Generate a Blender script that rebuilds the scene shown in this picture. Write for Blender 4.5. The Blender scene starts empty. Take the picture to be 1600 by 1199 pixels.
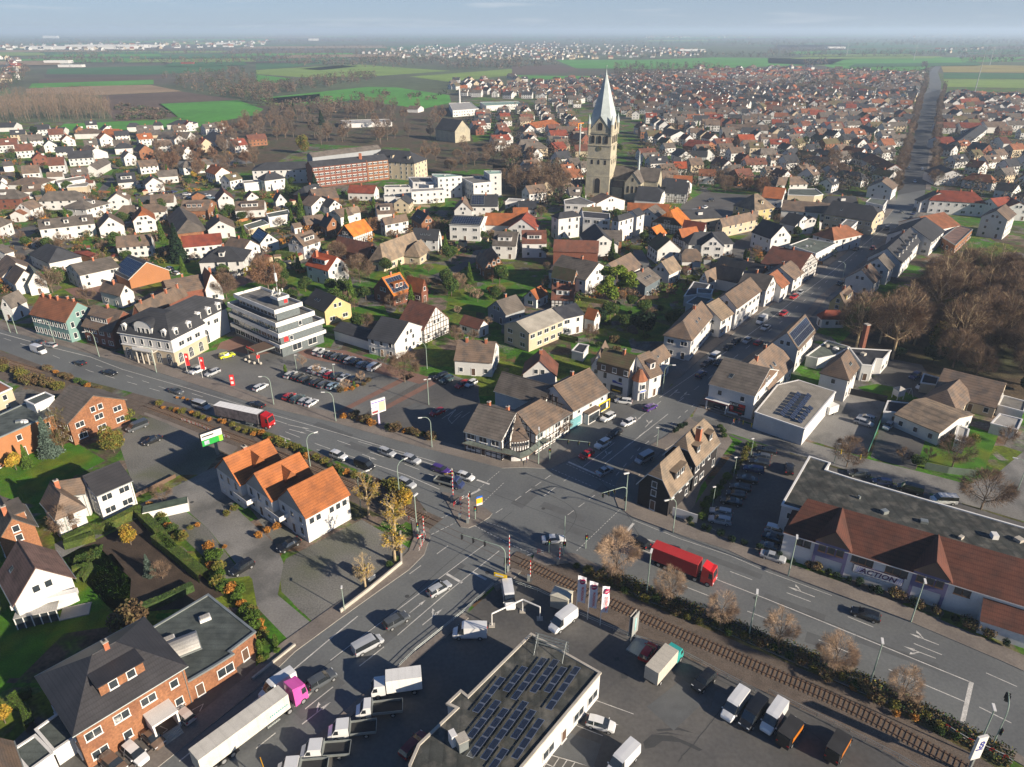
import bpy,math,random
from mathutils import Vector,Matrix
from mathutils.geometry import tessellate_polygon
C = bpy.context.scene.collection
PI = math.pi
# ---------------------------------------------------------------- camera
FPX,CX,CY,HOR,CAMH = 1110.0,800.0,599.5,47.0,88.0
PITCH = math.atan((CY - HOR)/FPX)
cam = bpy.data.cameras.new('camera'); camo = bpy.data.objects.new('camera',cam); C.objects.link(camo)
camo.location = (0,0,CAMH); camo.rotation_euler = (PI/2 - PITCH,0,0)
cam.sensor_width = 36.0; cam.lens = FPX/1600*36.0; cam.clip_start = 0.5; cam.clip_end = 120000
bpy.context.scene.camera = camo
# ---------------------------------------------------------------- world, sun, exposure
SUN_EL = math.radians(20.5)
SD = Vector((0.83*math.cos(SUN_EL),-0.557*math.cos(SUN_EL),math.sin(SUN_EL))).normalized()
w = bpy.data.worlds.new('World'); bpy.context.scene.world = w; w.use_nodes = True
nt = w.node_tree; nt.nodes.clear()
out = nt.nodes.new('ShaderNodeOutputWorld'); bg = nt.nodes.new('ShaderNodeBackground')
sky = nt.nodes.new('ShaderNodeTexSky'); sky.sky_type = 'NISHITA'; sky.sun_disc = False
sky.sun_elevation = SUN_EL; sky.sun_rotation = math.atan2(SD.x,SD.y); sky.altitude = 100
sky.air_density = 0.55; sky.dust_density = 0.3; sky.ozone_density = 3.5
bg.inputs['Strength'].default_value = 0.06
# faint flat clouds low over the horizon
tc = nt.nodes.new('ShaderNodeTexCoord'); mp = nt.nodes.new('ShaderNodeMapping'); mp.inputs['Scale'].default_value = (3,3,45)
nz = nt.nodes.new('ShaderNodeTexNoise'); nz.inputs['Scale'].default_value = 2.2; nz.inputs['Detail'].default_value = 5
rp = nt.nodes.new('ShaderNodeValToRGB'); rp.color_ramp.elements[0].position = .56; rp.color_ramp.elements[1].position = .74
rp.color_ramp.elements[1].color = (.5,.5,.5,1)
mx = nt.nodes.new('ShaderNodeMix'); mx.data_type = 'RGBA'; mx.inputs[7].default_value = (6.0,6.4,6.9,1)
nt.links.new(tc.outputs['Generated'],mp.inputs[0]); nt.links.new(mp.outputs[0],nz.inputs['Vector']); nt.links.new(nz.outputs['Fac'],rp.inputs[0])
hs = nt.nodes.new('ShaderNodeHueSaturation'); hs.inputs['Saturation'].default_value = 1.25
nt.links.new(sky.outputs[0],hs.inputs['Color'])
# bright mist along the horizon: the air beyond the modelled plain, its band raised to add bluish light on walls
sxz = nt.nodes.new('ShaderNodeSeparateXYZ'); nt.links.new(tc.outputs['Generated'],sxz.inputs[0])
mr = nt.nodes.new('ShaderNodeMapRange'); mr.inputs[1].default_value = .0; mr.inputs[2].default_value = .28; mr.inputs[3].default_value = .9; mr.inputs[4].default_value = 0; nt.links.new(sxz.outputs[2],mr.inputs[0])
mm = nt.nodes.new('ShaderNodeMix'); mm.data_type = 'RGBA'; mm.inputs[7].default_value = (3.7,4.4,5.3,1); nt.links.new(mr.outputs[0],mm.inputs[0]); nt.links.new(hs.outputs[0],mm.inputs[6])
nt.links.new(rp.outputs[0],mx.inputs[0]); nt.links.new(mm.outputs[2],mx.inputs[6]); nt.links.new(mx.outputs[2],bg.inputs[0])
nt.links.new(bg.outputs[0],out.inputs[0])
sl = bpy.data.lights.new('sun','SUN'); sl.energy = 5.0; sl.angle = math.radians(0.55); sl.color = (1.0,0.865,0.69)
slo = bpy.data.objects.new('sun',sl); C.objects.link(slo); slo.rotation_euler = SD.to_track_quat('Z','Y').to_euler()
vs = bpy.context.scene.view_settings; vs.view_transform = 'Standard'; vs.look = 'None'; vs.exposure = 0.95; vs.gamma = 1
bpy.context.scene.cycles.max_bounces = 5; bpy.context.scene.cycles.diffuse_bounces = 2; bpy.context.scene.cycles.volume_bounces = 1
# ---------------------------------------------------------------- photo measurements -> ground points
FR = {'A1': (0,270,6.6625),'A2': (0,410,6.6625),'A3': (200,270,6.6625),'A4': (190,420,6.6625),'A5': (400,270,6.6625),
 'A6': (600,270,6.6625),'B1': (820,420,6.6625),'B2': (1000,440,6.6625),'B3': (1200,440,6.6625),'B4': (1000,300,6.6625),
 'P': (0,0,1.0),'K1': (340,440,8.883),'K2': (430,545,7.619),'K3': (740,820,9.994),'K4': (620,740,8.883),'K5': (860,890,9.994),
 'K6': (1120,610,19.99),'K7': (1480,1120,13.33),'K8': (280,680,5.711),'K9': (700,560,7.495),'KT': (900,90,5.45)}
for i in range(4):
 FR['C%d0' % i] = (400*i,0,4.0); FR['C%d1' % i] = (400*i,280,4.0); FR['C%d2' % i] = (400*i,560,4.0); FR['D%d' % i] = (400*i,840,3.34)
def px(f,x,y):
 o = FR[f]; return (o[0]+x/o[2],o[1]+y/o[2])
def un(x,y,z=0.0):
 dx = (x - CX)/FPX; dy = -(y - CY)/FPX
 d = (dx,math.cos(PITCH)+dy*math.sin(PITCH),-math.sin(PITCH)+dy*math.cos(PITCH))
 t = (z - CAMH)/d[2]
 return Vector((d[0]*t,d[1]*t,z))
def at(f,x,y,z=0.0):
 return un(*px(f,x,y),z)
def G(pts,z=0.0,f='P'):
 return [at(f,p[0],p[1],z) for p in pts]
# ---------------------------------------------------------------- materials
MATS = {}
def mat(name,col,rough=0.85,var=0.18,scale=0.6,fine=0.12,fscale=9.0,metal=0.0,spec=0.3,bands=None,rand=0.0,bump=0.0,stain=None,stscale=.15,coat=0.0,trans=0.0,emit=None):
 if name in MATS: return MATS[name]
 m = bpy.data.materials.new(name); m.use_nodes = True; n = m.node_tree; N = n.nodes; L = n.links
 b = N['Principled BSDF']; b.inputs['Roughness'].default_value = rough; b.inputs['Metallic'].default_value = metal
 b.inputs['Specular IOR Level'].default_value = spec
 if coat: b.inputs['Coat Weight'].default_value = coat; b.inputs['Coat Roughness'].default_value = 0.08
 tcn = N.new('ShaderNodeTexCoord')
 def noise(s,det=3,vec=None):
  q = N.new('ShaderNodeTexNoise'); q.inputs['Scale'].default_value = s; q.inputs['Detail'].default_value = det
  L.new(vec or tcn.outputs['Object'],q.inputs['Vector']); return q.outputs['Fac']
 def rng(src,a,b_,lo=.3,hi=.7):
  q = N.new('ShaderNodeMapRange'); q.inputs[1].default_value = lo; q.inputs[2].default_value = hi; q.inputs[3].default_value = a; q.inputs[4].default_value = b_
  L.new(src,q.inputs[0]); return q.outputs[0]
 def mul(a,b_):
  q = N.new('ShaderNodeMath'); q.operation = 'MULTIPLY'; L.new(a,q.inputs[0]); L.new(b_,q.inputs[1]); return q.outputs[0]
 v = rng(noise(scale),1 - var,1+var)
 if fine: v = mul(v,rng(noise(fscale,2),1 - fine,1+fine))
 if rand:
  oi = N.new('ShaderNodeObjectInfo'); v = mul(v,rng(oi.outputs['Random'],1 - rand,1+rand,0,1))
 if bands:
  for ax,freq,amt in bands:   # courses of tiles, boards, panels
   sx = N.new('ShaderNodeSeparateXYZ'); L.new(tcn.outputs['Object'],sx.inputs[0])
   f1 = N.new('ShaderNodeMath'); f1.operation = 'MULTIPLY'; f1.inputs[1].default_value = freq; L.new(sx.outputs['XYZ'.index(ax)],f1.inputs[0])
   f2 = N.new('ShaderNodeMath'); f2.operation = 'FRACT'; L.new(f1.outputs[0],f2.inputs[0])
   v = mul(v,rng(f2.outputs[0],1 - amt,1+amt*.25,0,.35))
 c = N.new('ShaderNodeVectorMath'); c.operation = 'SCALE'
 base = None
 if stain:
  mxn = N.new('ShaderNodeMix'); mxn.data_type = 'RGBA'; mxn.inputs[6].default_value = (*col,1); mxn.inputs[7].default_value = (*stain,1)
  L.new(rng(noise(stscale,6),0,1,.47,.62),mxn.inputs[0]); L.new(mxn.outputs[2],c.inputs[0])
 else:
  c.inputs[0].default_value = col
 L.new(v,c.inputs['Scale']); L.new(c.outputs[0],b.inputs['Base Color'])
 if bump:
  bp = N.new('ShaderNodeBump'); bp.inputs['Strength'].default_value = bump; bp.inputs['Distance'].default_value = .05
  L.new(v,bp.inputs['Height']); L.new(bp.outputs[0],b.inputs['Normal'])
 if trans: b.inputs['Transmission Weight'].default_value = trans
 if emit: b.inputs['Emission Color'].default_value = (*emit,1); b.inputs['Emission Strength'].default_value = 1.0
 MATS[name] = m; return m
TB = [('Z',2.6,.30)]; TB2 = [('Z',2.6,.28),('X',3.3,.22)]
ROOF = {}
def R_(k,nm,col,stain=None,bands=TB,var=.2,rough=.85,spec=.25):
 ROOF[k] = mat('roof_'+nm,col,rough,var,.35,.14,5.0,bands=bands,rand=.14,stain=stain,stscale=.45,spec=spec)
R_('br','brown_tiles',(.150,.108,.080),(.105,.085,.072)); R_('dk','anthracite_tiles',(.040,.042,.048)); R_('or','orange_tiles',(.29,.095,.034),(.22,.08,.034))
R_('bo','bright_orange_tiles',(.42,.14,.025),(.34,.11,.03)); R_('rd','red_tiles',(.20,.050,.030),(.15,.042,.03)); R_('ro','red_orange_tiles',(.30,.065,.025))
R_('gy','grey_tiles',(.118,.102,.088),(.09,.08,.07)); R_('dr','dark_red_tiles',(.15,.062,.042),(.11,.055,.042)); R_('rb','red_brown_tiles',(.235,.095,.05),(.18,.08,.045))
R_('ta','weathered_tan_tiles',(.200,.152,.108),(.135,.11,.085)); R_('gb','mossy_brown_tiles',(.11,.085,.05),(.09,.095,.045)); R_('gn','green_grey_felt',(.115,.135,.115),(.09,.10,.09),bands=[('X',1.0,.12)])
R_('gl','light_grey_sheet',(.27,.25,.215),bands=[('X',2.0,.12)]); R_('nv','dark_felt',(.035,.038,.048),(.05,.052,.06),bands=[('X',.8,.1)]); R_('lt','pale_sheet',(.34,.33,.31),bands=[('X',2.5,.15)])
R_('bl','black_felt',(.04,.043,.04),(.09,.088,.078),bands=[('X',.55,.25)],var=.35); R_('fg','grey_felt',(.17,.165,.155),(.11,.11,.105),bands=None); R_('fb','brown_felt',(.20,.125,.10),(.14,.10,.09),bands=None)
R_('vd','green_copper',(.24,.36,.31),bands=[('X',1.2,.12)]); R_('sl','black_glazed_tiles',(.034,.033,.036),bands=TB2,rough=.5,spec=.4); R_('pv','purple_brown_tiles',(.14,.088,.075),(.10,.065,.055),bands=TB2)
R_('ac','red_brown_pantiles',(.088,.034,.023),(.068,.03,.022),bands=TB2); R_('ot','orange_pantiles',(.30,.105,.036),(.23,.085,.034),bands=TB2); R_('fs','slate_green_felt',(.085,.10,.095),(.06,.072,.07),bands=[('Y',.9,.18)],var=.3)
WALL = {}
def W_(k,nm,col,stain=None,bands=None,var=.06,fine=.05): WALL[k] = mat('wall_'+nm,col,.9,var,.35,fine,3.0,bands=bands,rand=.06,stain=stain,stscale=.3)
W_('w','white_render',(.545,.54,.525)); W_('c','cream_render',(.46,.385,.275)); W_('b','red_brown_brick',(.17,.065,.042),bands=[('Z',4,.12)],fine=.2); W_('o','orange_brick',(.245,.112,.056),(.19,.085,.046),bands=[('Z',4,.14)],fine=.25)
W_('g','grey_render',(.26,.275,.29)); W_('t','teal_render',(.16,.27,.25)); W_('y','yellow_render',(.46,.37,.18)); W_('ds','dark_slate_cladding',(.022,.020,.021),bands=[('Z',4,.25)],fine=.2)
W_('st','sandstone',(.37,.335,.245),(.30,.28,.22),bands=[('Z',1.6,.10)],fine=.18); W_('p','purple_panel',(.13,.12,.22)); W_('gp','grey_stone_panel',(.12,.14,.145),fine=.2); W_('bw','brown_timber',(.13,.085,.06),bands=[('Z',5,.2)])
W_('oo','orange_render',(.34,.15,.065)); W_('gr','grey_gable_panel',(.26,.27,.26),bands=[('X',3,.12)]); W_('sb','slate_blue_cladding',(.10,.125,.14),bands=[('Z',4,.15)])
GLASS = mat('window_glass',(.03,.038,.045),.12,.5,.9,0,spec=.7); FRAMEW = mat('white_frame',(.66,.655,.64),.5,.05); FRAMEB = mat('brown_frame',(.10,.06,.04),.6,.1)
TIMBER = mat('dark_timber',(.045,.03,.025),.8,.2); SHUT = mat('lowered_blind',(.55,.53,.48),.7,.08,bands=[('Z',8,.1)]); METAL = mat('galvanised_metal',(.34,.37,.36),.45,.12,metal=.6)
LAMPG = mat('grey_green_pole_paint',(.25,.32,.27),.5,.1); ORB = mat('orange_chimney_brick',(.36,.13,.07),.9,.2,bands=[('Z',4,.2)]); DARKM = mat('dark_plastic',(.02,.02,.022),.5,.1)
SOLAR = mat('solar_cells',(.025,.032,.055),.18,.1,spec=.8,bands=[('X',1.0,-.9),('Y',1.0,-.0)]); CONC = mat('pale_concrete',(.40,.37,.32),.9,.12); WHITE = mat('white_paint',(.62,.61,.585),.5,.06)
REDM = mat('red_paint',(.55,.02,.02),.5,.05); YEL = mat('yellow_paint',(.75,.50,.02),.5,.05); BLUE = mat('blue_paint',(.03,.12,.45),.5,.05)
# ---------------------------------------------------------------- mesh builder
class MB:
 def __init__(s): s.v = []; s.f = []; s.mi = []; s.ms = []
 def m(s,mt):
  if mt not in s.ms: s.ms.append(mt)
  return s.ms.index(mt)
 def face(s,pts,mt):
  k = len(s.v); s.v += [tuple(p) for p in pts]; s.f.append(tuple(range(k,k+len(pts)))); s.mi.append(s.m(mt))
 def add(s,vs_,fs,mt):
  k = len(s.v); i = s.m(mt); s.v += [tuple(p) for p in vs_]
  for f in fs: s.f.append(tuple(k+q for q in f)); s.mi.append(i)
 def box(s,c,size,mt,rz=0.0,top=None):
  x,y,z = size[0]/2,size[1]/2,size[2]; ca,sa = math.cos(rz),math.sin(rz)
  P = []
  for dz in (0,z):
   for (a,b) in ((-x,-y),(x,-y),(x,y),(-x,y)): P.append((c[0]+a*ca - b*sa,c[1]+a*sa+b*ca,c[2]+dz))
  s.add(P,[(3,2,1,0),(0,1,5,4),(1,2,6,5),(2,3,7,6),(3,0,4,7)],mt); s.add(P[4:],[(0,1,2,3)],top or mt)
 def prism(s,poly,z0,z1,mt,top=None,bottom=True):
  n = len(poly); A = [(p[0],p[1],z0) for p in poly]; B = [(p[0],p[1],z1) for p in poly]
  ar = sum(poly[i][0]*poly[(i+1) % n][1] - poly[(i+1) % n][0]*poly[i][1] for i in range(n))
  if ar < 0: A.reverse(); B.reverse()
  s.add(A+B,[(i,(i+1) % n,n+(i+1) % n,n+i) for i in range(n)],mt)
  tri = tessellate_polygon([[Vector(p) for p in B]]); fs = []
  for t in tri:
   a,b,c = [Vector(B[i]) for i in t]; fs.append(tuple(t) if (b - a).cross(c - a).z > 0 else tuple(reversed(t)))
  s.add(B,fs,top or mt)
  if bottom: s.add(A,[tuple(reversed(f)) for f in fs],mt)
 def tube(s,p0,p1,r0,r1,mt,n=8,cap=True):
  p0 = Vector(p0); p1 = Vector(p1); d = (p1 - p0).normalized(); a = d.orthogonal().normalized(); b = d.cross(a)
  A = [p0+(a*math.cos(2*PI*i/n)+b*math.sin(2*PI*i/n))*r0 for i in range(n)]
  B = [p1+(a*math.cos(2*PI*i/n)+b*math.sin(2*PI*i/n))*r1 for i in range(n)]
  fs = [(i,(i+1) % n,n+(i+1) % n,n+i) for i in range(n)]
  if cap: fs += [tuple(range(n,2*n)),tuple(reversed(range(n)))]
  s.add(A+B,fs,mt)
 def mesh(s,name,smooth=False):
  me = bpy.data.meshes.new(name); me.from_pydata(s.v,[],s.f)
  for q in s.ms: me.materials.append(q)
  me.polygons.foreach_set('material_index',s.mi)
  if smooth: me.polygons.foreach_set('use_smooth',[True]*len(s.f))
  me.update(); return me
 def build(s,name,parent=None,loc=(0,0,0),rz=0.0,smooth=False): return link(name,s.mesh(name,smooth),parent,loc,rz)
def link(name,me,parent=None,loc=(0,0,0),rz=0.0):
 o = bpy.data.objects.new(name,me); C.objects.link(o); o.location = loc; o.rotation_euler = (0,0,rz)
 if parent is not None: o.parent = parent
 return o
def tag(o,label=None,cat=None,group=None,kind=None):
 if label: o['label'] = label
 if cat: o['category'] = cat
 if group: o['group'] = group
 if kind: o['kind'] = kind
 return o
def thing(name,label,cat,loc=(0,0,0),rz=0.0,group=None):
 o = bpy.data.objects.new(name,None); C.objects.link(o); o.location = loc; o.rotation_euler = (0,0,rz); o.empty_display_size = .5
 return tag(o,label,cat,group)
def dup(root,loc,rz,label=None,group=None,parent=None):
 r = root.copy(); C.objects.link(r); r.location = loc; r.rotation_euler = (0,0,rz)
 if label: r['label'] = label
 if group: r['group'] = group
 kids = list(root.children)
 for ch in kids:
  c = ch.copy(); C.objects.link(c); c.parent = r
  for g in list(ch.children):
   d = g.copy(); C.objects.link(d); d.parent = c
 return r
def inpoly(x,y,P):
 c = False; n = len(P)
 for i in range(n):
  a,b = P[i],P[i - 1]
  if (a[1] > y) != (b[1] > y) and x < (b[0] - a[0])*(y - a[1])/(b[1] - a[1])+a[0]: c = not c
 return c
WORDNUM = ['zeroth','first','second','third','fourth','fifth','sixth','seventh','eighth','ninth','tenth','eleventh','twelfth','thirteenth','fourteenth','fifteenth','sixteenth','seventeenth','eighteenth','nineteenth','twentieth']
def ordn(i): return WORDNUM[i] if i < len(WORDNUM) else ('%d%s' % (i,{1: 'st',2: 'nd',3: 'rd'}.get(i % 10 if i % 100 not in (11,12,13) else 0,'th')))
# ================================================================ GROUND, ROADS, FIELDS, RAILWAY
def struct(name,mb,parent=None): return tag(mb.build(name,parent),kind='structure')
def sheet(name,pts,z,m,kind='structure'):
 mb = MB(); P = [(p[0],p[1],z) for p in pts]
 tri = tessellate_polygon([[Vector(p) for p in P]]); fs = []
 for t in tri:
  a,b,c = [Vector(P[i]) for i in t]
  if abs((b - a).cross(c - a).z) < 1e-6: continue
  fs.append(tuple(t) if (b - a).cross(c - a).z > 0 else tuple(reversed(t)))
 mb.add(P,fs,m); o = mb.build(name); return tag(o,kind=kind)
GROUND = mat('garden_ground',(.060,.066,.032),1,.35,.35,.35,1.6,stain=(.095,.080,.058),stscale=.2)
gn_ = GROUND.node_tree; gl_ = gn_.links; gmx = [q for q in gn_.nodes if q.type == 'MIX'][0]
gtc = [q for q in gn_.nodes if q.type == 'TEX_COORD'][0]
def parcel(sc_,ramp,slot):   # gardens, beds, drives: one colour per parcel
 vo = gn_.nodes.new('ShaderNodeTexVoronoi'); vo.distance = 'CHEBYCHEV'; vo.inputs['Scale'].default_value = sc_; vo.inputs['Randomness'].default_value = .8; gl_.new(gtc.outputs['Object'],vo.inputs['Vector'])
 sp_ = gn_.nodes.new('ShaderNodeSeparateXYZ'); gl_.new(vo.outputs['Color'],sp_.inputs[0]); cr_ = gn_.nodes.new('ShaderNodeValToRGB'); cr_.color_ramp.interpolation = 'CONSTANT'
 for i,(p_,c_) in enumerate(ramp):
  e = cr_.color_ramp.elements[i] if i < 2 else cr_.color_ramp.elements.new(p_); e.position = p_; e.color = (*c_,1)
 gl_.new(sp_.outputs[0],cr_.inputs[0]); gl_.new(cr_.outputs[0],gmx.inputs[slot])
parcel(.075,[(0,(.045,.14,.006)),(.36,(.075,.075,.025)),(.46,(.13,.125,.115)),(.58,(.11,.145,.012)),(.78,(.085,.062,.045)),(.9,(.16,.12,.095))],6)
parcel(.16,[(0,(.05,.10,.01)),(.3,(.11,.095,.06)),(.45,(.05,.125,.008)),(.7,(.15,.14,.125)),(.85,(.12,.07,.035))],7)
FARG = mat('far_ground',(.075,.098,.045),1,.3,.004,.25,.05,stain=(.085,.075,.055),stscale=.0016)
mb = MB(); S = 45000
mb.face([(-S,-500,-.03),(S,-500,-.03),(S,S*1.5,-.03),(-S,S*1.5,-.03)],FARG); struct('ground',mb)
sheet('town_ground',G([(-900,1500),(-1500,330),(-700,200),(0,192),(180,190),(420,160),(640,172),(760,150),(950,122),(1120,106),(1440,113),(1750,135),(2300,160),(3000,330),(2600,1500)]),0,GROUND)
ASPH = mat('asphalt',(.145,.154,.154),.75,.16,.05,.10,2.2,spec=.35,stain=(.102,.108,.110),stscale=.05)
ASPL = mat('car_park_asphalt',(.15,.15,.143),.8,.15,.08,.12,2.0,stain=(.115,.118,.118),stscale=.09)
ASPD = mat('yard_asphalt',(.108,.104,.098),.75,.18,.06,.12,1.6,stain=(.082,.081,.080),stscale=.07)
PAVE = mat('paving_slabs',(.195,.170,.148),.9,.12,.15,.14,3.0,stain=(.16,.14,.125),stscale=.2)
GRAV = mat('grey_gravel',(.165,.163,.150),.95,.2,.12,.25,3.5,stain=(.10,.105,.075),stscale=.06)
BRKP = mat('red_brick_paving',(.20,.115,.09),.9,.12,.3,.15,4.0)
LANE = mat('worn_lane_surface',(.20,.195,.185),.9,.15,.1,.15,3.0,stain=(.12,.12,.115),stscale=.12)
LINE = mat('road_line_paint',(.52,.51,.48),.7,.2,.8,.25,6.0)
LAWN = mat('lawn',(.045,.14,.005),1,.3,.25,.3,5.0,stain=(.11,.15,.008),stscale=.12)
SOIL = mat('garden_soil',(.055,.040,.030),1,.25,.4,.3,5.0)
BALL = mat('railway_ballast',(.115,.092,.075),1,.2,.5,.45,7.0); KERB = mat('kerb_stone',(.27,.255,.235),.9,.15)
RUST = mat('rusty_rail',(.16,.10,.075),.45,.15,metal=.5); SLEEP = mat('timber_sleeper',(.13,.085,.055),.95,.25,2)
WEED = mat('verge_grass',(.085,.085,.028),1,.35,.5,.4,3.0,stain=(.12,.075,.03),stscale=.3)
main_road = [(-60,497),(0,515),(36,524),(90,539),(172,562),(240,580),(400,632),(520,660),(650,697),(785,732),(815,731),(860,733),(905,712),(960,668),(1039,612),(1096,560),(1129,536),(1189,488),(1247,452),(1280,427),(1340,382),(1375,352),(1397,327),(1402,305),(1407,287),(1417,237),(1427,200),(1437,160),(1444,147),(1451,135),(1452,112),(1465,100),(1500,87),(1532,75),
 (1542,75),(1520,86),(1492,96),(1472,102),(1465,113),(1471,130),(1470,140),(1462,175),(1456,212),(1450,250),(1446,297),(1440,330),(1420,352),(1398,362),(1367,385),(1347,410),(1282,462),(1240,509),(1195,537),(1157,569),(1112,603),(1100,618),(1092,632),(1075,655),(1040,682),(1015,697),(975,735),(962,757),(960,777),(966,793),(987,808),(1062,836),(1137,860),(1200,890),(1302,927),(1421,972),(1559,1031),(1700,1095),(1700,1232),(1600,1184),(1553,1157),(1436,1105),(1350,1068),(1200,1003),(1100,960),(1010,925),(950,893),(900,866),(860,861),(835,866),(800,888),(771,915),(723,960),(648,1020),(568,1085),(505,1142),(410,1225),(215,1225),(400,1078),(461,1019),(529,969),(592,924),(639,891),(663,867),(672,840),(667,800),(650,777),(612,757),(525,720),(425,677),(350,655),(257,627),(200,612),(140,597),(70,573),(0,547),(-60,530)]
sheet('road',G(main_road),.012,ASPH)
sheet('side_road',G([(1080,655),(1092,633),(1105,642),(1200,672),(1245,686),(1350,716),(1440,738),(1512,757),(1552,745),(1600,705),(1680,660),(1720,690),(1720,850),(1600,815),(1450,770),(1325,735),(1250,712),(1180,690),(1125,672)]),.008,LANE)
ROADP = [(p.x,p.y) for p in G(main_road)]
NOBUILD = [ROADP]
def lot(name,pts,z,m,nb=True):
 P = G(pts); sheet(name,P,z,m)
 if nb: NOBUILD.append([(p.x,p.y) for p in P])
lot('car_park',[(228,574),(345,545),(400,556),(480,540),(540,548),(600,566),(655,590),(700,583),(745,600),(752,640),(738,672),(726,700),(640,688),(520,656),(400,628),(250,580)],.004,ASPL)
lot('car_park',[(560,652),(655,597),(705,588),(748,603),(748,640),(735,668),(724,700),(640,685)],.008,ASPD)
sheet('brick_path',G([(503,655),(512,657),(648,588),(640,584)]),.010,BRKP); sheet('brick_path',G([(545,665),(553,667),(688,596),(680,592)]),.012,BRKP)
sheet('brick_path',G([(455,545),(540,548),(620,575),(680,592),(655,600),(560,575),(480,560)]),.010,BRKP)
lot('forecourt',[(862,730),(905,692),(935,660),(975,625),(940,605),(955,590),(1010,612),(1030,600),(1062,585),(1039,613),(960,668),(905,712),(870,734)],.006,ASPL)
lot('gravel_yard',[(185,690),(215,655),(262,650),(345,690),(350,700),(318,742),(282,742),(215,775),(205,750)],.004,GRAV)
sheet('side_path',G([(228,636),(262,650),(345,680),(372,700),(360,712),(262,662),(225,648)]),.008,PAVE)
lot('lane',[(85,850),(215,790),(262,766),(338,728),(372,705),(380,722),(345,748),(352,775),(380,805),(430,850),(443,880),(434,930),(500,985),(462,1012),(402,950),(394,905),(368,880),(325,826),(283,790),(200,815),(90,875)],.006,LANE)
lot('gravel_yard',[(437,895),(447,873),(565,812),(610,838),(648,862),(640,885),(600,912),(540,955),(500,983),(440,925)],.004,GRAV)
sheet('parking_bay',G([(345,762),(395,800),(430,850),(488,845),(430,790),(372,745)]),.008,GRAV)
sheet('parking_bay',G([(258,800),(285,795),(325,826),(365,880),(392,900),(350,905),(318,870),(275,830)]),.008,GRAV)
lot('yard',[(806,898),(774,918),(726,963),(651,1023),(571,1088),(415,1228),(1530,1228),(1480,1178),(1250,1075),(1050,992),(960,945),(870,905),(840,893)],.005,ASPD)
lot('car_park',[(1125,674),(1250,714),(1268,720),(1224,800),(1226,880),(1180,866),(1090,832),(1078,800),(1105,760),(1160,690)],.004,ASPD)
lot('yard',[(1255,685),(1300,600),(1340,610),(1385,625),(1352,715)],.006,LANE); lot('yard',[(1360,715),(1385,640),(1430,670),(1445,690),(1430,735)],.006,ASPD)
lot('yard',[(1340,570),(1385,560),(1440,570),(1460,600),(1440,625),(1390,600)],.006,ASPD)
lot('yard',[(0,1180),(60,1120),(130,1150),(230,1110),(290,1075),(340,1030),(400,1010),(400,1078),(300,1155),(215,1225),(0,1225)],.003,ASPD)
sheet('parking_bay',G([(1268,722),(1330,738),(1450,772),(1600,818),(1600,825),(1290,735)]),.006,ASPD)
lot('street',[(8,362),(62,350),(62,360),(28,378),(46,402),(62,422),(50,428),(22,398),(14,378)],.006,ASPD); lot('street',[(145,320),(172,292),(186,272),(178,272),(160,290),(136,318)],.006,ASPD)
lot('street',[(100,452),(190,440),(190,452),(158,470),(120,466)],.006,BRKP); lot('street',[(330,450),(405,425),(440,405),(448,410),(420,430),(340,462)],.006,BRKP)
lot('street',[(672,432),(735,405),(740,392),(820,380),(820,386),(750,398),(742,410),(690,440)],.006,ASPD); lot('street',[(1008,455),(1004,430),(990,400),(985,372),(1000,365),(1003,390),(1020,420),(1030,450)],.006,ASPL)
lot('church_square',[(1065,320),(1100,300),(1240,310),(1250,325),(1160,335),(1180,345),(1150,350),(1100,345),(1060,335)],.006,ASPD); lot('square',[(1135,385),(1175,365),(1175,420),(1150,420)],.006,ASPD)
lot('parking_lot',[(210,308),(330,298),(360,300),(358,310),(280,312),(215,318)],.006,ASPD); lot('parking_lot',[(268,252),(380,246),(395,255),(300,266)],.006,ASPL)
sheet('forecourt',G([(790,729),(862,733),(1000,640),(1060,592),(1045,560),(930,620),(860,690),(775,690)]),.0035,ASPL); sheet('forecourt',G([(330,560),(345,535),(400,515),(480,545),(470,570)]),.0037,BRKP); sheet('forecourt',G([(958,765),(1075,650),(1130,668),(1145,690),(1095,760),(1072,832),(985,808)]),.0033,PAVE)
sheet('forecourt',G([(1120,560),(1200,480),(1290,400),(1440,300),(1480,330),(1330,470),(1180,600),(1110,640)]),.003,ASPL); sheet('forecourt',G([(1000,600),(1120,500),(1240,420),(1330,350),(1400,300),(1400,330),(1250,460),(1060,600)]),.0031,ASPL)
lot('brick_path',[(1040,690),(1100,645),(1125,672),(1078,755),(1068,750),(1100,690)],.004,ASPD,False)
sheet('road',G([(1402,305),(1407,287),(1417,237),(1427,200),(1437,160),(1444,147),(1470,140),(1462,175),(1456,212),(1450,250),(1446,297)]),.04,mat('shade_darkened_asphalt',(.075,.08,.085),.85,.2,.05,.15,1.5))  # far avenue: shade of trees and houses put into a darker asphalt colour
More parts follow.
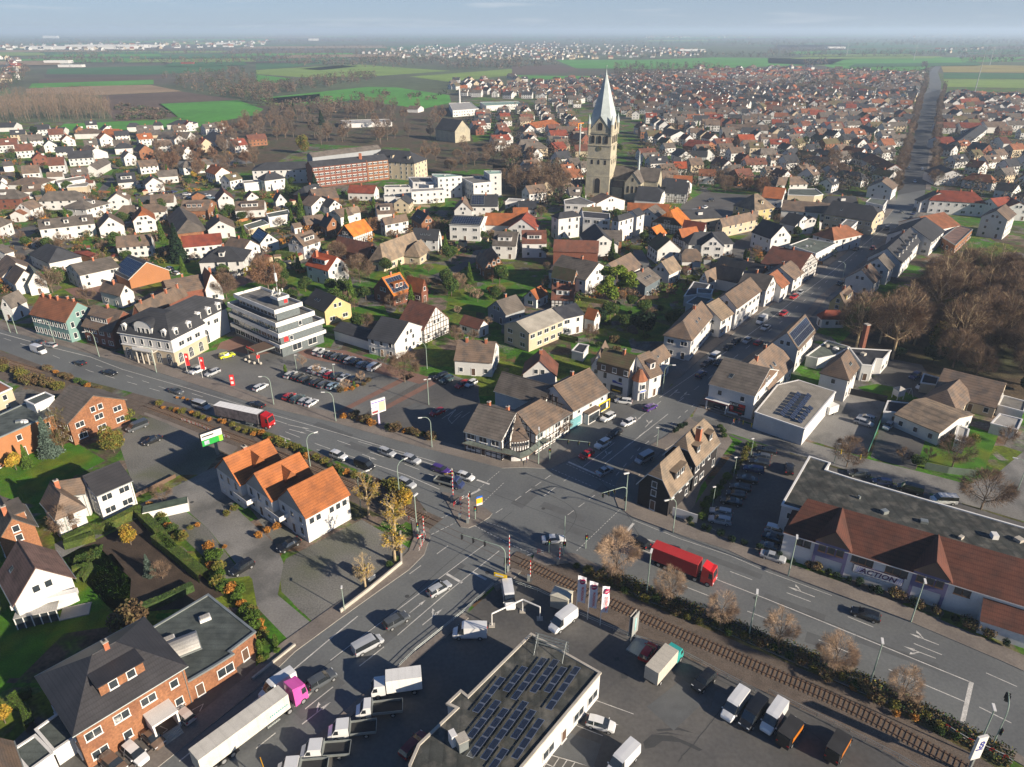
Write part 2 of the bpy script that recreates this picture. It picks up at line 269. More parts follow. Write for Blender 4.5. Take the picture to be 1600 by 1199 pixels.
# lawns and beds
LEAFG = mat('leaf_litter',(.085,.062,.038),1,.3,.3,.4,2.5,stain=(.06,.065,.028),stscale=.05)
for P_ in [[(240,268),(215,240),(330,200),(400,165),(720,165),(790,240),(800,262),(650,270),(640,232),(480,225),(420,262),(330,275)],[(770,300),(770,258),(880,268),(885,308),(830,325)],[(1290,560),(1350,500),(1480,440),(1700,420),(1750,640),(1600,640),(1450,590),(1380,568)]]: sheet('park_ground',G(P_),.0015,LEAFG)
for P_,m_,n_ in [([(0,720),(40,712),(115,690),(165,720),(115,745),(100,770),(60,790),(0,780)],LAWN,'lawn'),([(0,900),(110,860),(150,850),(205,905),(200,975),(100,990),(30,1060),(0,1060)],LAWN,'lawn'),
 ([(95,870),(180,830),(215,810),(350,930),(300,950),(180,960)],SOIL,'soil_bed'),([(120,885),(175,865),(195,890),(150,925)],LAWN,'lawn'),([(640,690),(560,660),(600,655),(740,700),(745,712)],WEED,'verge'),
 ([(340,495),(420,470),(470,480),(520,500),(450,520)],LAWN,'lawn'),([(130,380),(210,372),(220,400),(160,410)],LAWN,'lawn'),([(220,390),(270,372),(340,420),(300,430),(250,425)],LAWN,'lawn'),([(560,418),(680,412),(720,420),(600,445),(540,430)],LAWN,'lawn'),([(440,435),(520,430),(560,455),(480,465)],LAWN,'lawn'),
 ([(550,480),(600,478),(610,500),(560,503)],LAWN,'lawn'),([(700,455),(800,440),(830,460),(760,490),(700,480)],LAWN,'lawn'),([(750,420),(800,412),(810,430),(760,440)],LAWN,'lawn'),([(1340,605),(1370,600),(1450,615),(1440,628),(1370,622)],LAWN,'lawn'),
 ([(1400,680),(1470,650),(1560,680),(1540,730),(1430,735)],LAWN,'lawn'),([(1042,462),(1075,440),(1085,442),(1060,462)],LAWN,'lawn'),([(1020,275),(1060,270),(1100,285),(1040,292)],LAWN,'lawn'),
 ([(340,330),(400,318),(470,325),(400,340)],LAWN,'lawn'),([(730,190),(785,185),(790,215),(740,222)],LAWN,'lawn'),([(60,240),(110,238),(115,262),(70,264)],LAWN,'lawn'),([(170,318),(310,312),(310,322),(170,330)],LAWN,'lawn'),([(330,560),(400,590),(430,600),(350,570)],WEED,'verge')]:
 sheet(n_,G(P_),.002,m_)
# ---- farmland
FIELDC = {'g': (.065,.25,.028),'d': (.035,.125,.04),'l': (.17,.26,.045),'y': (.28,.23,.06),'t': (.27,.19,.115),'b': (.105,.072,.055),'k': (.075,.06,.05)}
FM = {k: mat('field_'+k,c,1,.18,.012,.15,.12,bands=[('X',.12,.06)]) for k,c in FIELDC.items()}
fields = [('d',[(75,108),(240,103),(370,100),(350,111),(230,117),(72,116)]),('k',[(68,117),(230,117.5),(280,118),(70,122)]),('b',[(62,124),(270,118),(240,124.5),(60,130)]),('g',[(50,131),(240,125),(240,132),(45,138)]),('t',[(40,139),(120,135),(235,133),(285,143),(160,149),(42,146)]),('b',[(160,149.5),(285,143.5),(372,156),(250,162),(265,172),(278,183),(180,190),(160,165)]),('g',[(247,163),(372,157),(412,171),(400,180),(330,192),(278,184)]),('g',[(90,203),(100,194),(290,186),(330,192),(310,199),(150,206)]),
 ('d',[(400,98),(500,95),(505,99),(450,106),(400,109)]),('l',[(400,110),(445,107),(560,101),(640,107),(705,111),(560,121),(470,121),(400,116)]),('y',[(470,108),(530,102),(560,104),(500,110)]),('g',[(400,117),(455,123),(430,130),(400,130)]),('g',[(405,154),(575,136),(620,137),(702,149),(705,160),(660,171),(560,156),(470,166),(430,161)]),('l',[(406,155),(500,147),(500,158),(425,164)]),('l',[(640,120),(800,108),(800,118),(700,128)]),
 ('g',[(868,94),(1000,94),(1120,90),(1300,92),(1400,95),(1330,100),(1080,108),(900,107)]),('b',[(800,104),(870,101),(905,108),(880,115),(800,117)]),('g',[(800,118),(955,120),(945,127),(870,125),(800,122)]),('g',[(1290,91),(1390,88),(1480,92),(1462,100),(1440,112),(1330,112),(1290,104)]),('l',[(1200,91),(1290,90),(1290,103),(1200,99)]),('y',[(1470,103),(1490,101),(1600,103),(1750,107),(1750,115),(1474,113)]),('d',[(1474,114),(1750,116),(1750,124),(1475,123)]),('l',[(1474,124),(1750,125),(1750,140),(1480,136)]),
 ('d',[(1150,71),(1390,70.5),(1500,73),(1300,76)]),('b',[(1210,71),(1310,70),(1340,73),(1210,74)]),('d',[(0,79),(60,79),(80,84),(0,85)]),('d',[(0,140),(12,137),(18,145),(0,152)]),('g',[(1270,80),(1420,77),(1420,82),(1290,84)]),('g',[(1480,91),(1600,89),(1700,90),(1700,96),(1500,97)]),('d',[(800,52),(870,53),(870,62),(800,63)]),('d',[(130,92),(350,88),(350,95),(150,98)]),('d',[(560,75),(760,66),(780,69),(600,80)])]
for k,P_ in fields: sheet('field',G(P_),.12,FM[k]);
FIELDP = [[(p.x,p.y) for p in G(P_)] for k,P_ in fields]
rf = random.Random(4)
for i in range(150):
 y = rf.uniform(56,84) if i < 120 else rf.uniform(84,100); x = rf.uniform(-300,1900)
 if 560 < x < 1200 and y > 66: continue
 wd = rf.uniform(60,220); ht = (y - 47)*rf.uniform(.06,.16)
 sheet('field',G([(x,y),(x+wd,y - ht*.3),(x+wd*1.05,y+ht*.7),(x - wd*.1,y+ht)]),.15+.012*i,FM[rf.choice('ddgdglbkdt')])
# ---- pavements with kerbs
def band(name,pts,wl,wr,z0,z1,m,side=None,f='P',closed=False):
 P = G(pts,0,f); n = len(P); L_,R_ = [],[]
 for i in range(n):
  d = (P[min(i+1,n - 1)] - P[max(i - 1,0)]); d.z = 0; d.normalize(); nr = Vector((-d.y,d.x,0))
  L_.append(P[i]+nr*wl); R_.append(P[i] - nr*wr)
 mb = MB(); sd = side or m
 for i in range(n - 1):
  a,b,c,d = L_[i],L_[i+1],R_[i+1],R_[i]
  U = lambda p,z: (p.x,p.y,z)
  mb.face([U(d,z1),U(c,z1),U(b,z1),U(a,z1)],m)
  if z1 - z0 > .02: mb.face([U(b,z1),U(b,z0),U(a,z0),U(a,z1)][::-1],sd); mb.face([U(c,z0),U(c,z1),U(d,z1),U(d,z0)][::-1],sd)
 return mb.build(name),P
def pavement(pts,wl,wr,m=PAVE):
 o,_ = band('pavement',pts,wl,wr,0,.12,m,KERB); tag(o,kind='structure')
 # kerb line just along the road side
up = [(-60,497),(0,515),(36,524),(90,539),(172,562),(240,580),(400,632),(520,660),(650,697),(785,732),(818,731)]
pavement(up,4.2,0); pavement([(818,731),(860,733),(905,712)],3.5,0)
pavement([(1062,590),(1096,560),(1129,536),(1189,488),(1247,452),(1280,427),(1340,382),(1375,352),(1397,327)],3.4,0)
pavement([(1440,330),(1420,352),(1398,362),(1367,385),(1347,410),(1282,462),(1240,509),(1195,537),(1157,569),(1112,603),(1100,618),(1092,632)],2.6,0)
pavement([(1407,287),(1417,237),(1427,200),(1437,160)],3,0); pavement([(1470,140),(1462,175),(1456,212),(1450,250),(1446,297)],3,0)
pavement([(1075,655),(1040,682),(1015,697),(975,735),(962,757),(960,777),(966,793),(987,808),(1062,836),(1137,860),(1200,890),(1302,927),(1421,972),(1559,1031),(1700,1095)],3.6,0)
pavement([(215,1225),(400,1078),(461,1019),(529,969),(592,924),(639,891),(663,867),(672,840),(667,800)],3.2,0)
pavement([(1700,1232),(1600,1184),(1553,1157),(1436,1105)],1.5,0); pavement([(1436,1105),(1350,1068),(1200,1003),(1100,960),(1010,925),(950,893)],2.0,0)
pavement([(723,960),(648,1020),(568,1085),(505,1142),(410,1225)],1.4,0)
pavement([(1105,640),(1200,670),(1245,684)],2.2,0)
mbp = MB(); mbp.prism([(p.x,p.y) for p in G([(835,866),(860,861),(900,866),(950,893),(938,898),(890,880),(850,884),(832,876)])],0,.13,KERB,PAVE); struct('pavement',mbp)
mbp = MB(); mbp.prism([(p.x,p.y) for p in G([(771,915),(800,888),(815,893),(806,902),(776,925)])],0,.13,KERB,PAVE); struct('pavement',mbp)
mbp = MB(); mbp.prism([(p.x,p.y) for p in G([(690,770),(700,771),(725,777),(760,796),(769,803),(765,809),(747,820),(732,826),(720,824),(714,815),(705,798)])],0,.15,KERB,PAVE); struct('traffic_island',mbp)
# ---- painted markings
LZ = .019
mk = MB()
def seg(a,b,wd,z=LZ):
 d = (b - a); d.z = 0
 if d.length < .01: return
 d.normalize(); n = Vector((-d.y,d.x,0))*(wd/2)
 mk.face([(a.x+n.x,a.y+n.y,z),(a.x - n.x,a.y - n.y,z),(b.x - n.x,b.y - n.y,z),(b.x+n.x,b.y+n.y,z)],LINE)
def pline(pts,wd=.16,dash=0,gap=0,z=LZ):
 P = G(pts); carry = 0.0; on = True
 for i in range(len(P) - 1):
  a,b = P[i],P[i+1]; L = (b - a).length; u = (b - a)/L
  if not dash: seg(a,b,wd,z); continue
  t = 0.0
  while t < L:
   stp = (dash if on else gap) - carry; e = min(L,t+stp)
   if on: seg(a+u*t,a+u*e,wd,z)
   if t+stp > L: carry += L - t; break
   t += stp; carry = 0.0; on = not on
pline([(-20,515),(82,543.5),(141,558)],.22); pline([(-20,521),(0,527),(60,546),(140,580),(300,626)],.14,4,5)
pline([(141,558),(190,577),(290,606),(375,632),(400,641),(500,669),(600,698.5),(680,722)],.15); pline([(150,571),(240,601),(300,622),(390,651)],.13,3,4)
pline([(300,615),(446,662),(500,679),(557,699),(617,720),(682,744)],.14,4.2,6); pline([(446,675),(500,696),(550,714),(585,726)],.14,5,5)
pline([(440,690),(500,704)],.14,5,5); pline([(582,725),(636,743),(687,765)],.16); pline([(560,690),(640,714),(745,750)],.13,4,5)
pline([(745,750),(765,757)],.5); pline([(750,765),(723,780)],.55)
pline([(1044,647),(945,725)],.17); pline([(960,692),(911,730)],.15); pline([(888,722),(931,741)],.55); pline([(860,723),(880,722)],.5)
pline([(1085,632),(1050,662),(1000,700),(955,752)],.15,1.6,2.4); pline([(1124.6,557),(1200,501),(1240,470),(1300,425),(1362,372),(1393,348)],.18); pline([(1030,622),(1124.6,557)],.15)
pline([(1060,628),(1084,610),(1165,545),(1230,496),(1237,487),(1355,385),(1405,352)],.13,3,6); pline([(1110,612),(1195,547),(1260,492),(1345,415),(1375,385)],.12,3,6)
pline([(975,700),(1040,650)],.13,3,4); pline([(1000,652),(1045,618)],.13,3,5)
pline([(756,852),(680,909),(600,969),(548,1008)],.15); pline([(548,1008),(460,1075),(395,1125)],.15,4,6); pline([(780,861),(700,925),(621,993)],.15); pline([(600,1011),(487,1100),(400,1170)],.15,5,5)
pline([(698,897),(722,911)],.5); pline([(739,895),(760,906)],.5); pline([(559,963),(520,995),(451,1053),(330,1150),(280,1190)],.2); pline([(700,853),(640,897)],.16,3,4.2)
pline([(1000,858),(1100,898),(1200,937),(1377,1009),(1516,1066)],.17); pline([(1059,862),(1185,910),(1263,939),(1530,1047),(1600,1078)],.14,4,6); pline([(1066,915),(1190,964),(1272,997),(1388,1046)],.14,5,6.5); pline([(1388,1046),(1508,1097)],.16)
pline([(1518,1066),(1504,1128)],.6); pline([(1530,1105),(1600,1140)],.15,4,4); pline([(990,813),(1062,842),(1140,868),(1200,894),(1300,931)],.1)
pline([(805,782),(860,743)],.14,2,1.4); pline([(850,775),(888,747)],.13,4,3); pline([(887,805),(932,772)],.14,2,1.6); pline([(862,733),(925,760)],.14,.5,.4); pline([(885,725),(965,762)],.14,.5,.4); pline([(990,818),(975,836)],.5); pline([(970,795),(900,862)],.12,.5,.35)
pline([(780,737),(735,775)],.12,.5,.35); pline([(787,755),(752,788)],.12,.5,.35); pline([(785,795),(765,808)],.13,2,2); pline([(742,822),(800,852),(832,866)],.14,.5,.3); pline([(742,810),(790,826)],.12,.5,.35)
pline([(673,817),(705,803)],.14,.8,.35); pline([(673,836),(712,817)],.14,.8,.35); pline([(800,875),(830,866)],.13); pline([(803,880),(870,875)],.13,1,.5)
for r in range(11): # bays of the yard and the car parks
 if r < 6: pline([(932+0 - r*22,1095+r*17),(990 - r*24,1116+r*17)],.1,z=.014)
for i in range(9): pline([(1105+i*11,823 - i*24*.62),(1125+i*11,832 - i*24*.62)],.1,z=.012)
for i in range(5): pline([(850+i*12,1176+i*4),(838+i*12,1194+i*4)],.12,z=.014)
pline([(846,1176),(930,1200)],.12,z=.014)
for i in range(7): pline([(655+i*11,664+i*1.5 - 20),(668+i*11,655+i*1.5 - 20)],.1,z=.014)
pline([(690,655),(712,640),(700,655),(706,662),(720,648)],.1,z=.014)
for a,b,c in [((250,1150),(262,1140),(250,1135)),((300,1110),(318,1100),(312,1112))]: pline([a,b,c],.12)
def arrow(a,b,turn=0):
 A,B = at('P',*a),at('P',*b); u = (B - A); L = u.length; u.normalize(); n = Vector((-u.y,u.x,0)); z = LZ
 seg(A,A+u*(L*.72),.16)
 H = A+u*(L*.66);
 if turn:
  J = A+u*(L*.5); K = J+n*(.75*turn)+u*.8; seg(J,K,.16)
  mk.face([(q.x,q.y,z+.001) for q in ([K - u*.35,K+u*.4,K+n*.6*turn+u*.5])][::-1 if turn > 0 else 1],LINE)
 tri = [H+n*.28,H - n*.28,B]; mk.face([(q.x,q.y,z) for q in tri],LINE)
for a,b,t in [((450,664),(485,671),0),((452,671),(479,678),0),((437,681),(455,688),-1),((566,710),(589,719),-1),((670,741),(688,748),0),((600,703),(620,710),0),((1046,620),(1060,608),-1),((1063,623),(1074,612),-1),((988,664),(1003,650),1),((1008,668),(1020,656),1),((940,718),(957,704),1),((640,958),(665,938),0),((660,977),(692,951),1),((472,1132),(517,1097),1),((460,1105),(490,1080),0),((1273,933),(1231,917),-1),((1467,1008),(1421,990),-1),((1462,1029),(1412,1010),1),((1040,853),(1008,842),0),((1080,897),(1040,880),0)]:
 arrow(a,b,t)
tag(mk.build('road_markings'),kind='structure')
def cat_(P,k=6):
 o = []
 for i in range(len(P) - 1):
  p0,p1,p2,p3 = P[max(i - 1,0)],P[i],P[i+1],P[min(i+2,len(P) - 1)]
  for j in range(k):
   t = j/k; o.append(.5*((2*p1)+(p2 - p0)*t+(2*p0 - 5*p1+4*p2 - p3)*t*t+(3*p1 - p0 - 3*p2+p3)*t ** 3))
 return o+[P[-1]]
# manholes and road patches
pm = MB(); PATCH = mat('asphalt_patch',(.055,.057,.058),.8,.1);
for (x,y,r) in [(636,932,.4),(762,895,.45),(1465,985,.4),(849,795,.4),(1052,870,.4),(905,640,.5),(300,785,.4),(286,753,.4),(469,985,.35),(570,720,.35),(722,618,.4),(1180,935,.4)]:
 p = at('P',x,y); pm.add([(p.x+r*math.cos(k*PI/5),p.y+r*math.sin(k*PI/5),.024) for k in range(10)],[tuple(range(10))],PATCH)
tag(pm.build('manhole_covers'),kind='structure')
r9 = random.Random(9)
for (x,y,a,b,dr) in [(300,610,9,1.6,0),(520,672,12,2,0),(560,700,7,2.4,0),(700,760,8,1.5,0),(820,780,6,3,1),(880,800,10,2,0),(940,770,5,3,1),(1010,690,9,1.8,2),(900,830,7,2,0),(1130,880,14,1.6,0),(1240,950,10,2.2,0),(1400,1020,12,1.8,0),(1300,1010,8,2.6,0),(600,1000,9,2,1),(700,900,8,1.7,1),(500,1090,8,2.2,1),(1180,530,10,2,2),(1060,1100,8,5,1),(900,1170,6,4,0),(1180,1120,12,4,0),(660,640,8,4,0),(330,590,9,3,0)]:
 p = at('P',x,y); q = at('P',*{0: (x+60,y+22),1: (x+50,y - 40),2: (x+40,y - 32)}[dr]); u = (q - p).normalized(); n_ = Vector((-u.y,u.x,0)); q4 = [p - u*a/2 - n_*b/2,p+u*a/2 - n_*b/2*r9.uniform(.8,1),p+u*a/2+n_*b/2,p - u*a/2+n_*b/2]
 sheet('road_patch',q4,.0155,mat('asphalt_repair_%d' % r9.randint(0,1),(.105,.11,.112) if r9.random() < .6 else (.17,.17,.165),.85,.1))
sm_ = MB()
for pts in [[(250,590),(400,636),(560,684),(740,744)],[(700,745),(820,790),(980,850),(1100,898),(1300,975),(1480,1050)],[(640,935),(700,880),(800,800)],[(470,1070),(560,1000),(650,925)],[(900,720),(960,775),(1000,840)],[(830,760),(900,800),(870,850)],[(1000,1000),(1120,1060),(1230,1120),(1330,1190)],[(1060,1190),(1110,1130),(1160,1060)],[(600,650),(640,640),(720,610)]]:
 P_ = cat_(G(pts));
 for i in range(len(P_) - 1):
  d = (P_[i+1] - P_[i]).normalized(); n_ = Vector((-d.y,d.x,0))*.05; w_ = Vector((r9.uniform(-.1,.1),r9.uniform(-.1,.1),0)); a,b = P_[i]+w_,P_[i+1]; sm_.face([(a.x - n_.x,a.y - n_.y,.0175),(b.x - n_.x,b.y - n_.y,.0175),(b.x+n_.x,b.y+n_.y,.0175),(a.x+n_.x,a.y+n_.y,.0175)],PATCH)
tag(sm_.build('tar_seams'),kind='structure')
sheet('oil_stain',G([(1005,1160),(1018,1148),(1050,1150),(1080,1162),(1098,1172),(1092,1174),(1062,1160),(1035,1158),(1022,1168),(1008,1170)]),.011,PATCH)
for q in [[(1025,1140),(1060,1137),(1085,1146),(1060,1141),(1028,1143)],[(970,1052),(976,1051),(982,1056),(979,1061),(971,1060)],[(960,1028),(967,1027),(968,1033),(961,1033)],[(1018,1148),(1042,1144),(1070,1150),(1044,1147)]]: sheet('oil_stain',G(q),.011,PATCH)
# ---- railway
rail_px = [(-90,533),(-30,553),(0,562.5),(90,590),(165,614),(240,638),(320,668),(400,697),(500,738),(600,783),(700,829),(845,893),(941,937),(1039,981),(1200,1050),(1329,1107),(1487,1192),(1560,1236)]
RP = G(rail_px)
RC = cat_(RP)
def offs(P,d):
 o = []
 for i in range(len(P)):
  t = P[min(i+1,len(P) - 1)] - P[max(i - 1,0)]; t.normalize(); o.append(P[i]+Vector((-t.y,t.x,0))*d)
 return o
def onroad(p): return inpoly(p.x,p.y,ROADP) or (at('P',120,600).x - 14 < p.x < at('P',237,637).x and p.y > 150)
mb = MB(); A,B,A2,B2 = offs(RC,1.5),offs(RC,-1.5),offs(RC,2.5),offs(RC,-2.7)
for i in range(len(RC) - 1):
 if onroad(RC[i]) and onroad(RC[i+1]): continue
 z = .16
 mb.face([(A[i].x,A[i].y,z),(B[i].x,B[i].y,z),(B[i+1].x,B[i+1].y,z),(A[i+1].x,A[i+1].y,z)],BALL)
 mb.face([(A2[i].x,A2[i].y,-.02),(A[i].x,A[i].y,z),(A[i+1].x,A[i+1].y,z),(A2[i+1].x,A2[i+1].y,-.02)],BALL)
 mb.face([(B[i].x,B[i].y,z),(B2[i].x,B2[i].y,-.02),(B2[i+1].x,B2[i+1].y,-.02),(B[i+1].x,B[i+1].y,z)],BALL)
struct('ballast',mb)
sheet('verge',[(p.x,p.y) for p in offs(RC,8.2)[69:]]+[(p.x,p.y) for p in reversed(offs(RC,3.4)[69:])],.0095,WEED)
sheet('trackside_ground',[(p.x,p.y) for p in offs(RC,6.5)[66:]]+[(p.x,p.y) for p in reversed(offs(RC,-4.2)[66:])],.007,BALL)
sheet('trackside_ground',[(p.x,p.y) for p in offs(RC,4.5)[26:58]]+[(p.x,p.y) for p in reversed(offs(RC,-4.0)[26:58])],.001,BALL)
sheet('trackside_ground',[(p.x,p.y) for p in offs(RC,4.0)[:22]]+[(p.x,p.y) for p in reversed(offs(RC,-8.0)[:22])],.001,BALL)
trk = thing('railway_track','single rusty railway track on wooden sleepers crossing the junction','railway track')
for s in (-1,1):
 mb = MB(); Pm,Pn = offs(RC,s*.75 - .035),offs(RC,s*.75+.035)
 for i in range(len(RC) - 1):
  z = .34 if not (onroad(RC[i]) and onroad(RC[i+1])) else .03; z0 = z - .15
  a,b,c,d = Pm[i],Pm[i+1],Pn[i+1],Pn[i]
  mb.face([(a.x,a.y,z),(b.x,b.y,z),(c.x,c.y,z),(d.x,d.y,z)],RUST)
  mb.face([(a.x,a.y,z0),(b.x,b.y,z0),(b.x,b.y,z),(a.x,a.y,z)],RUST); mb.face([(d.x,d.y,z),(c.x,c.y,z),(c.x,c.y,z0),(d.x,d.y,z0)],RUST)
 mb.build('rail',trk)
sleepers = []; accd = 0
for i in range(len(RC) - 1):
 a,b = RC[i],RC[i+1]; L = (b - a).length; u = (b - a)/L; t = (-accd) % .68
 while t < L:
  p = a+u*t
  if not onroad(p): sleepers.append((p,math.atan2(u.y,u.x)))
  t += .68
 accd += L
sleepers.sort(key=lambda q: q[0].length)
sm = MB(); sm.box((0,0,.13),(.26,2.5,.1),SLEEP); sme = sm.mesh('sleeper')
for p,r in sleepers[:100]: link('sleeper',sme,trk,(p.x,p.y,0),r)
mb = MB()
for p,r in sleepers[100:]: mb.box((p.x,p.y,.13),(.26,2.5,.1),SLEEP,r)
o = mb.build('sleepers',trk); o['kind'] = 'stuff'
# ================================================================ HOUSES
HOUSEG = 'houses of the town'
FOOT = []   # (x, y, r) of everything built by hand
def roof_geo(L,Wd,he,zr,hipa=0,hipb=0,jk=(0,0),th=.2):
 """gable / hip / half-hip roof, ridge along X. hip* = 1 full hip, jk = half-hip share at each end"""
 hw = Wd/2; xa,xb = -L/2,L/2
 ea = xa - (hw*.85 if hipa else 0); eb = xb+(hw*.85 if hipb else 0)
 F = []
 def cut(t): return he+(zr - he)*(1 - t),hw*t     # height and half-width at share t down from the ridge
 ja,jb = jk; ra = xa+(hw*ja if ja else 0); rb = xb - (hw*jb if jb else 0)
 R0,R1 = (ra,0,zr),(rb,0,zr)
 zj,yj = cut(ja); zk,yk = cut(jb)
 front = [(ea,-hw,he),(eb,-hw,he)]+([(xb,-yk,zk)] if jb else [])+[R1,R0]+([(xa,-yj,zj)] if ja else [])
 back = [(x,-y,z) for x,y,z in front][::-1]
 F += [front,back]
 if hipb: F.append([(eb,-hw,he),(eb,hw,he),R1])
 elif jb: F.append([(xb,-yk,zk),(xb,yk,zk),R1])
 if hipa: F.append([(ea,hw,he),(ea,-hw,he),R0])
 elif ja: F.append([(xa,yj,zj),(xa,-yj,zj),R0])
 return F,ea,eb,ra,rb
def roof_mb(F,m,th=.2,trim=None):
 mb = MB(); E = {}
 for f in F:
  mb.face(f,m); mb.face([(x,y,z - th) for x,y,z in f][::-1],m)
  for i in range(len(f)):
   a,b = f[i],f[(i+1) % len(f)]; E[(tuple(round(q,4) for q in a),tuple(round(q,4) for q in b))] = (a,b)
 for (ka,kb),(a,b) in E.items():
  if (kb,ka) in E: continue
  mb.face([a,(a[0],a[1],a[2] - th),(b[0],b[1],b[2] - th),b],trim or m)
 return mb
WIN = {}
def win_mesh(kind):
 if kind in WIN: return WIN[kind]
 sz = {'s': (1.0,1.25),'w': (1.9,1.25),'t': (1.0,1.7),'d': (1.0,2.1),'g': (2.6,2.2),'x': (2.4,1.5),'q': (.8,.8),'p': (3.0,2.1)}[kind[0]]
 fm = FRAMEB if kind.endswith('b') else FRAMEW; a,b = sz[0]/2,sz[1]; t = .1; fr = MB()
 fr.box((0,-.08,-t - .05),(2*a+.34,.16,.06),fm)
 for (x0,x1,z0,z1) in ((-a - t,a+t,-t,0),(-a - t,a+t,b,b+t),(-a - t,-a,0,b),(a,a+t,0,b))+(((-.04,.04,0,b),) if kind[0] in 'wxp' else ()):
  fr.box(((x0+x1)/2,-.03,z0),(x1 - x0,.08,z1 - z0),fm)
 pn = MB(); pm_ = {'d': FRAMEB,'g': FRAMEW}.get(kind[0],SHUT if kind.endswith('u') else GLASS)
 pn.face([(-a,-.01,0),(a,-.01,0),(a,-.01,b),(-a,-.01,b)],pm_)
 one = MB(); one.v = list(fr.v); one.f = list(fr.f); one.mi = list(fr.mi); one.ms = list(fr.ms); one.face([(-a,-.01,0),(a,-.01,0),(a,-.01,b),(-a,-.01,b)],pm_)
 WIN[kind] = (fr.mesh('window'),pn.mesh('pane'),one.mesh('window'),sz); return WIN[kind]
def put_window(parent,x,y,z,face_ang,kind,near):
 """face_ang: rotation of the wall; 0 faces -Y"""
 fr,pn,one,sz = win_mesh(kind); nm = {'d': 'door','g': 'garage_door'}.get(kind[0],'window')
 if near:
  o = link(nm,fr,parent,(x,y,z),face_ang); link('pane' if nm == 'window' else 'door_leaf',pn,o)
 else: o = link(nm,one,parent,(x,y,z),face_ang)
 return o
def wall_windows(parent,p0,p1,z0,z1,out_ang,near,rng,world,kinds='s',sp=2.9,rows=None,groundkinds=None):
 """p0->p1 local wall ends, facing out_ang (0 = -Y)"""
 L = math.hypot(p1[0] - p0[0],p1[1] - p0[1]); h = z1 - z0
 rows = rows if rows is not None else max(1,int((h+.3)/2.7)); nx = max(1,int((L - .8)/sp)); nx = min(nx,12)
 if h < 2.0 or L < 2.2: return
 fh = h/rows
 for r in range(rows):
  for i in range(nx):
   if rng.random() < .10 and nx > 2: continue
   t = (i+.5)/nx; k = rng.choice(kinds); zz = z0+r*fh+min(1.0,fh*.35)
   if r == 0 and groundkinds: k = groundkinds[i % len(groundkinds)]
   elif r == 0 and i == nx // 2 and h > 2.3 and rng.random() < .6: k = 'd'
   if k in 'dg': zz = z0+.06
   if zz+win_mesh(k if len(k) < 3 else k)[3][1] > z1 - .05: zz = max(z0+.1,z1 - win_mesh(k)[3][1] - .2)
   if near and rng.random() < .18 and k in ('s','w','sb','wb'): k = k[0]+'u'
   ox,oy = math.sin(out_ang)*.03,-math.cos(out_ang)*.03
   put_window(parent,p0[0]+(p1[0] - p0[0])*t+ox,p0[1]+(p1[1] - p0[1])*t+oy,zz,out_ang,k,near)
def facing(loc,rz,ang):   # does a wall turned by ang (0 = -Y) face the camera
 n = Vector((math.sin(rz+ang),-math.cos(rz+ang),0)); return n.dot(Vector((loc[0],loc[1],0))) < 0
ROOFW = {'br': 'brown','dk': 'dark grey','or': 'orange','bo': 'bright orange','rd': 'red','ro': 'red','gy': 'grey','dr': 'dark red','rb': 'red-brown','ta': 'tan','gb': 'mossy brown','gn': 'green-grey','gl': 'light grey','nv': 'black','lt': 'pale','bl': 'black','fg': 'grey','fb': 'brown','vd': 'green','sl': 'black glazed','pv': 'purple-brown','ac': 'red-brown','ot': 'orange','fs': 'slate-grey'}
WALLW = {'w': 'white','c': 'cream','b': 'brick','o': 'orange brick','g': 'grey','t': 'teal','y': 'yellow','ds': 'dark slate-clad','st': 'sandstone','oo': 'orange','tf': 'half-timbered','gr': 'grey','sb': 'slate-clad','bw': 'brown'}
def chimney(parent,x,y,zb,h=1.6,s=.6,m=None):
 mb = MB(); mb.box((x,y,zb - .6),(s,s*1.2,h+.6),m or ORB); mb.box((x,y,zb+h),(s+.14,s*1.2+.14,.1),CONC); mb.box((x,y,zb+h+.1),(s*.4,s*.5,.25),DARKM)
 return mb.build('chimney',parent)
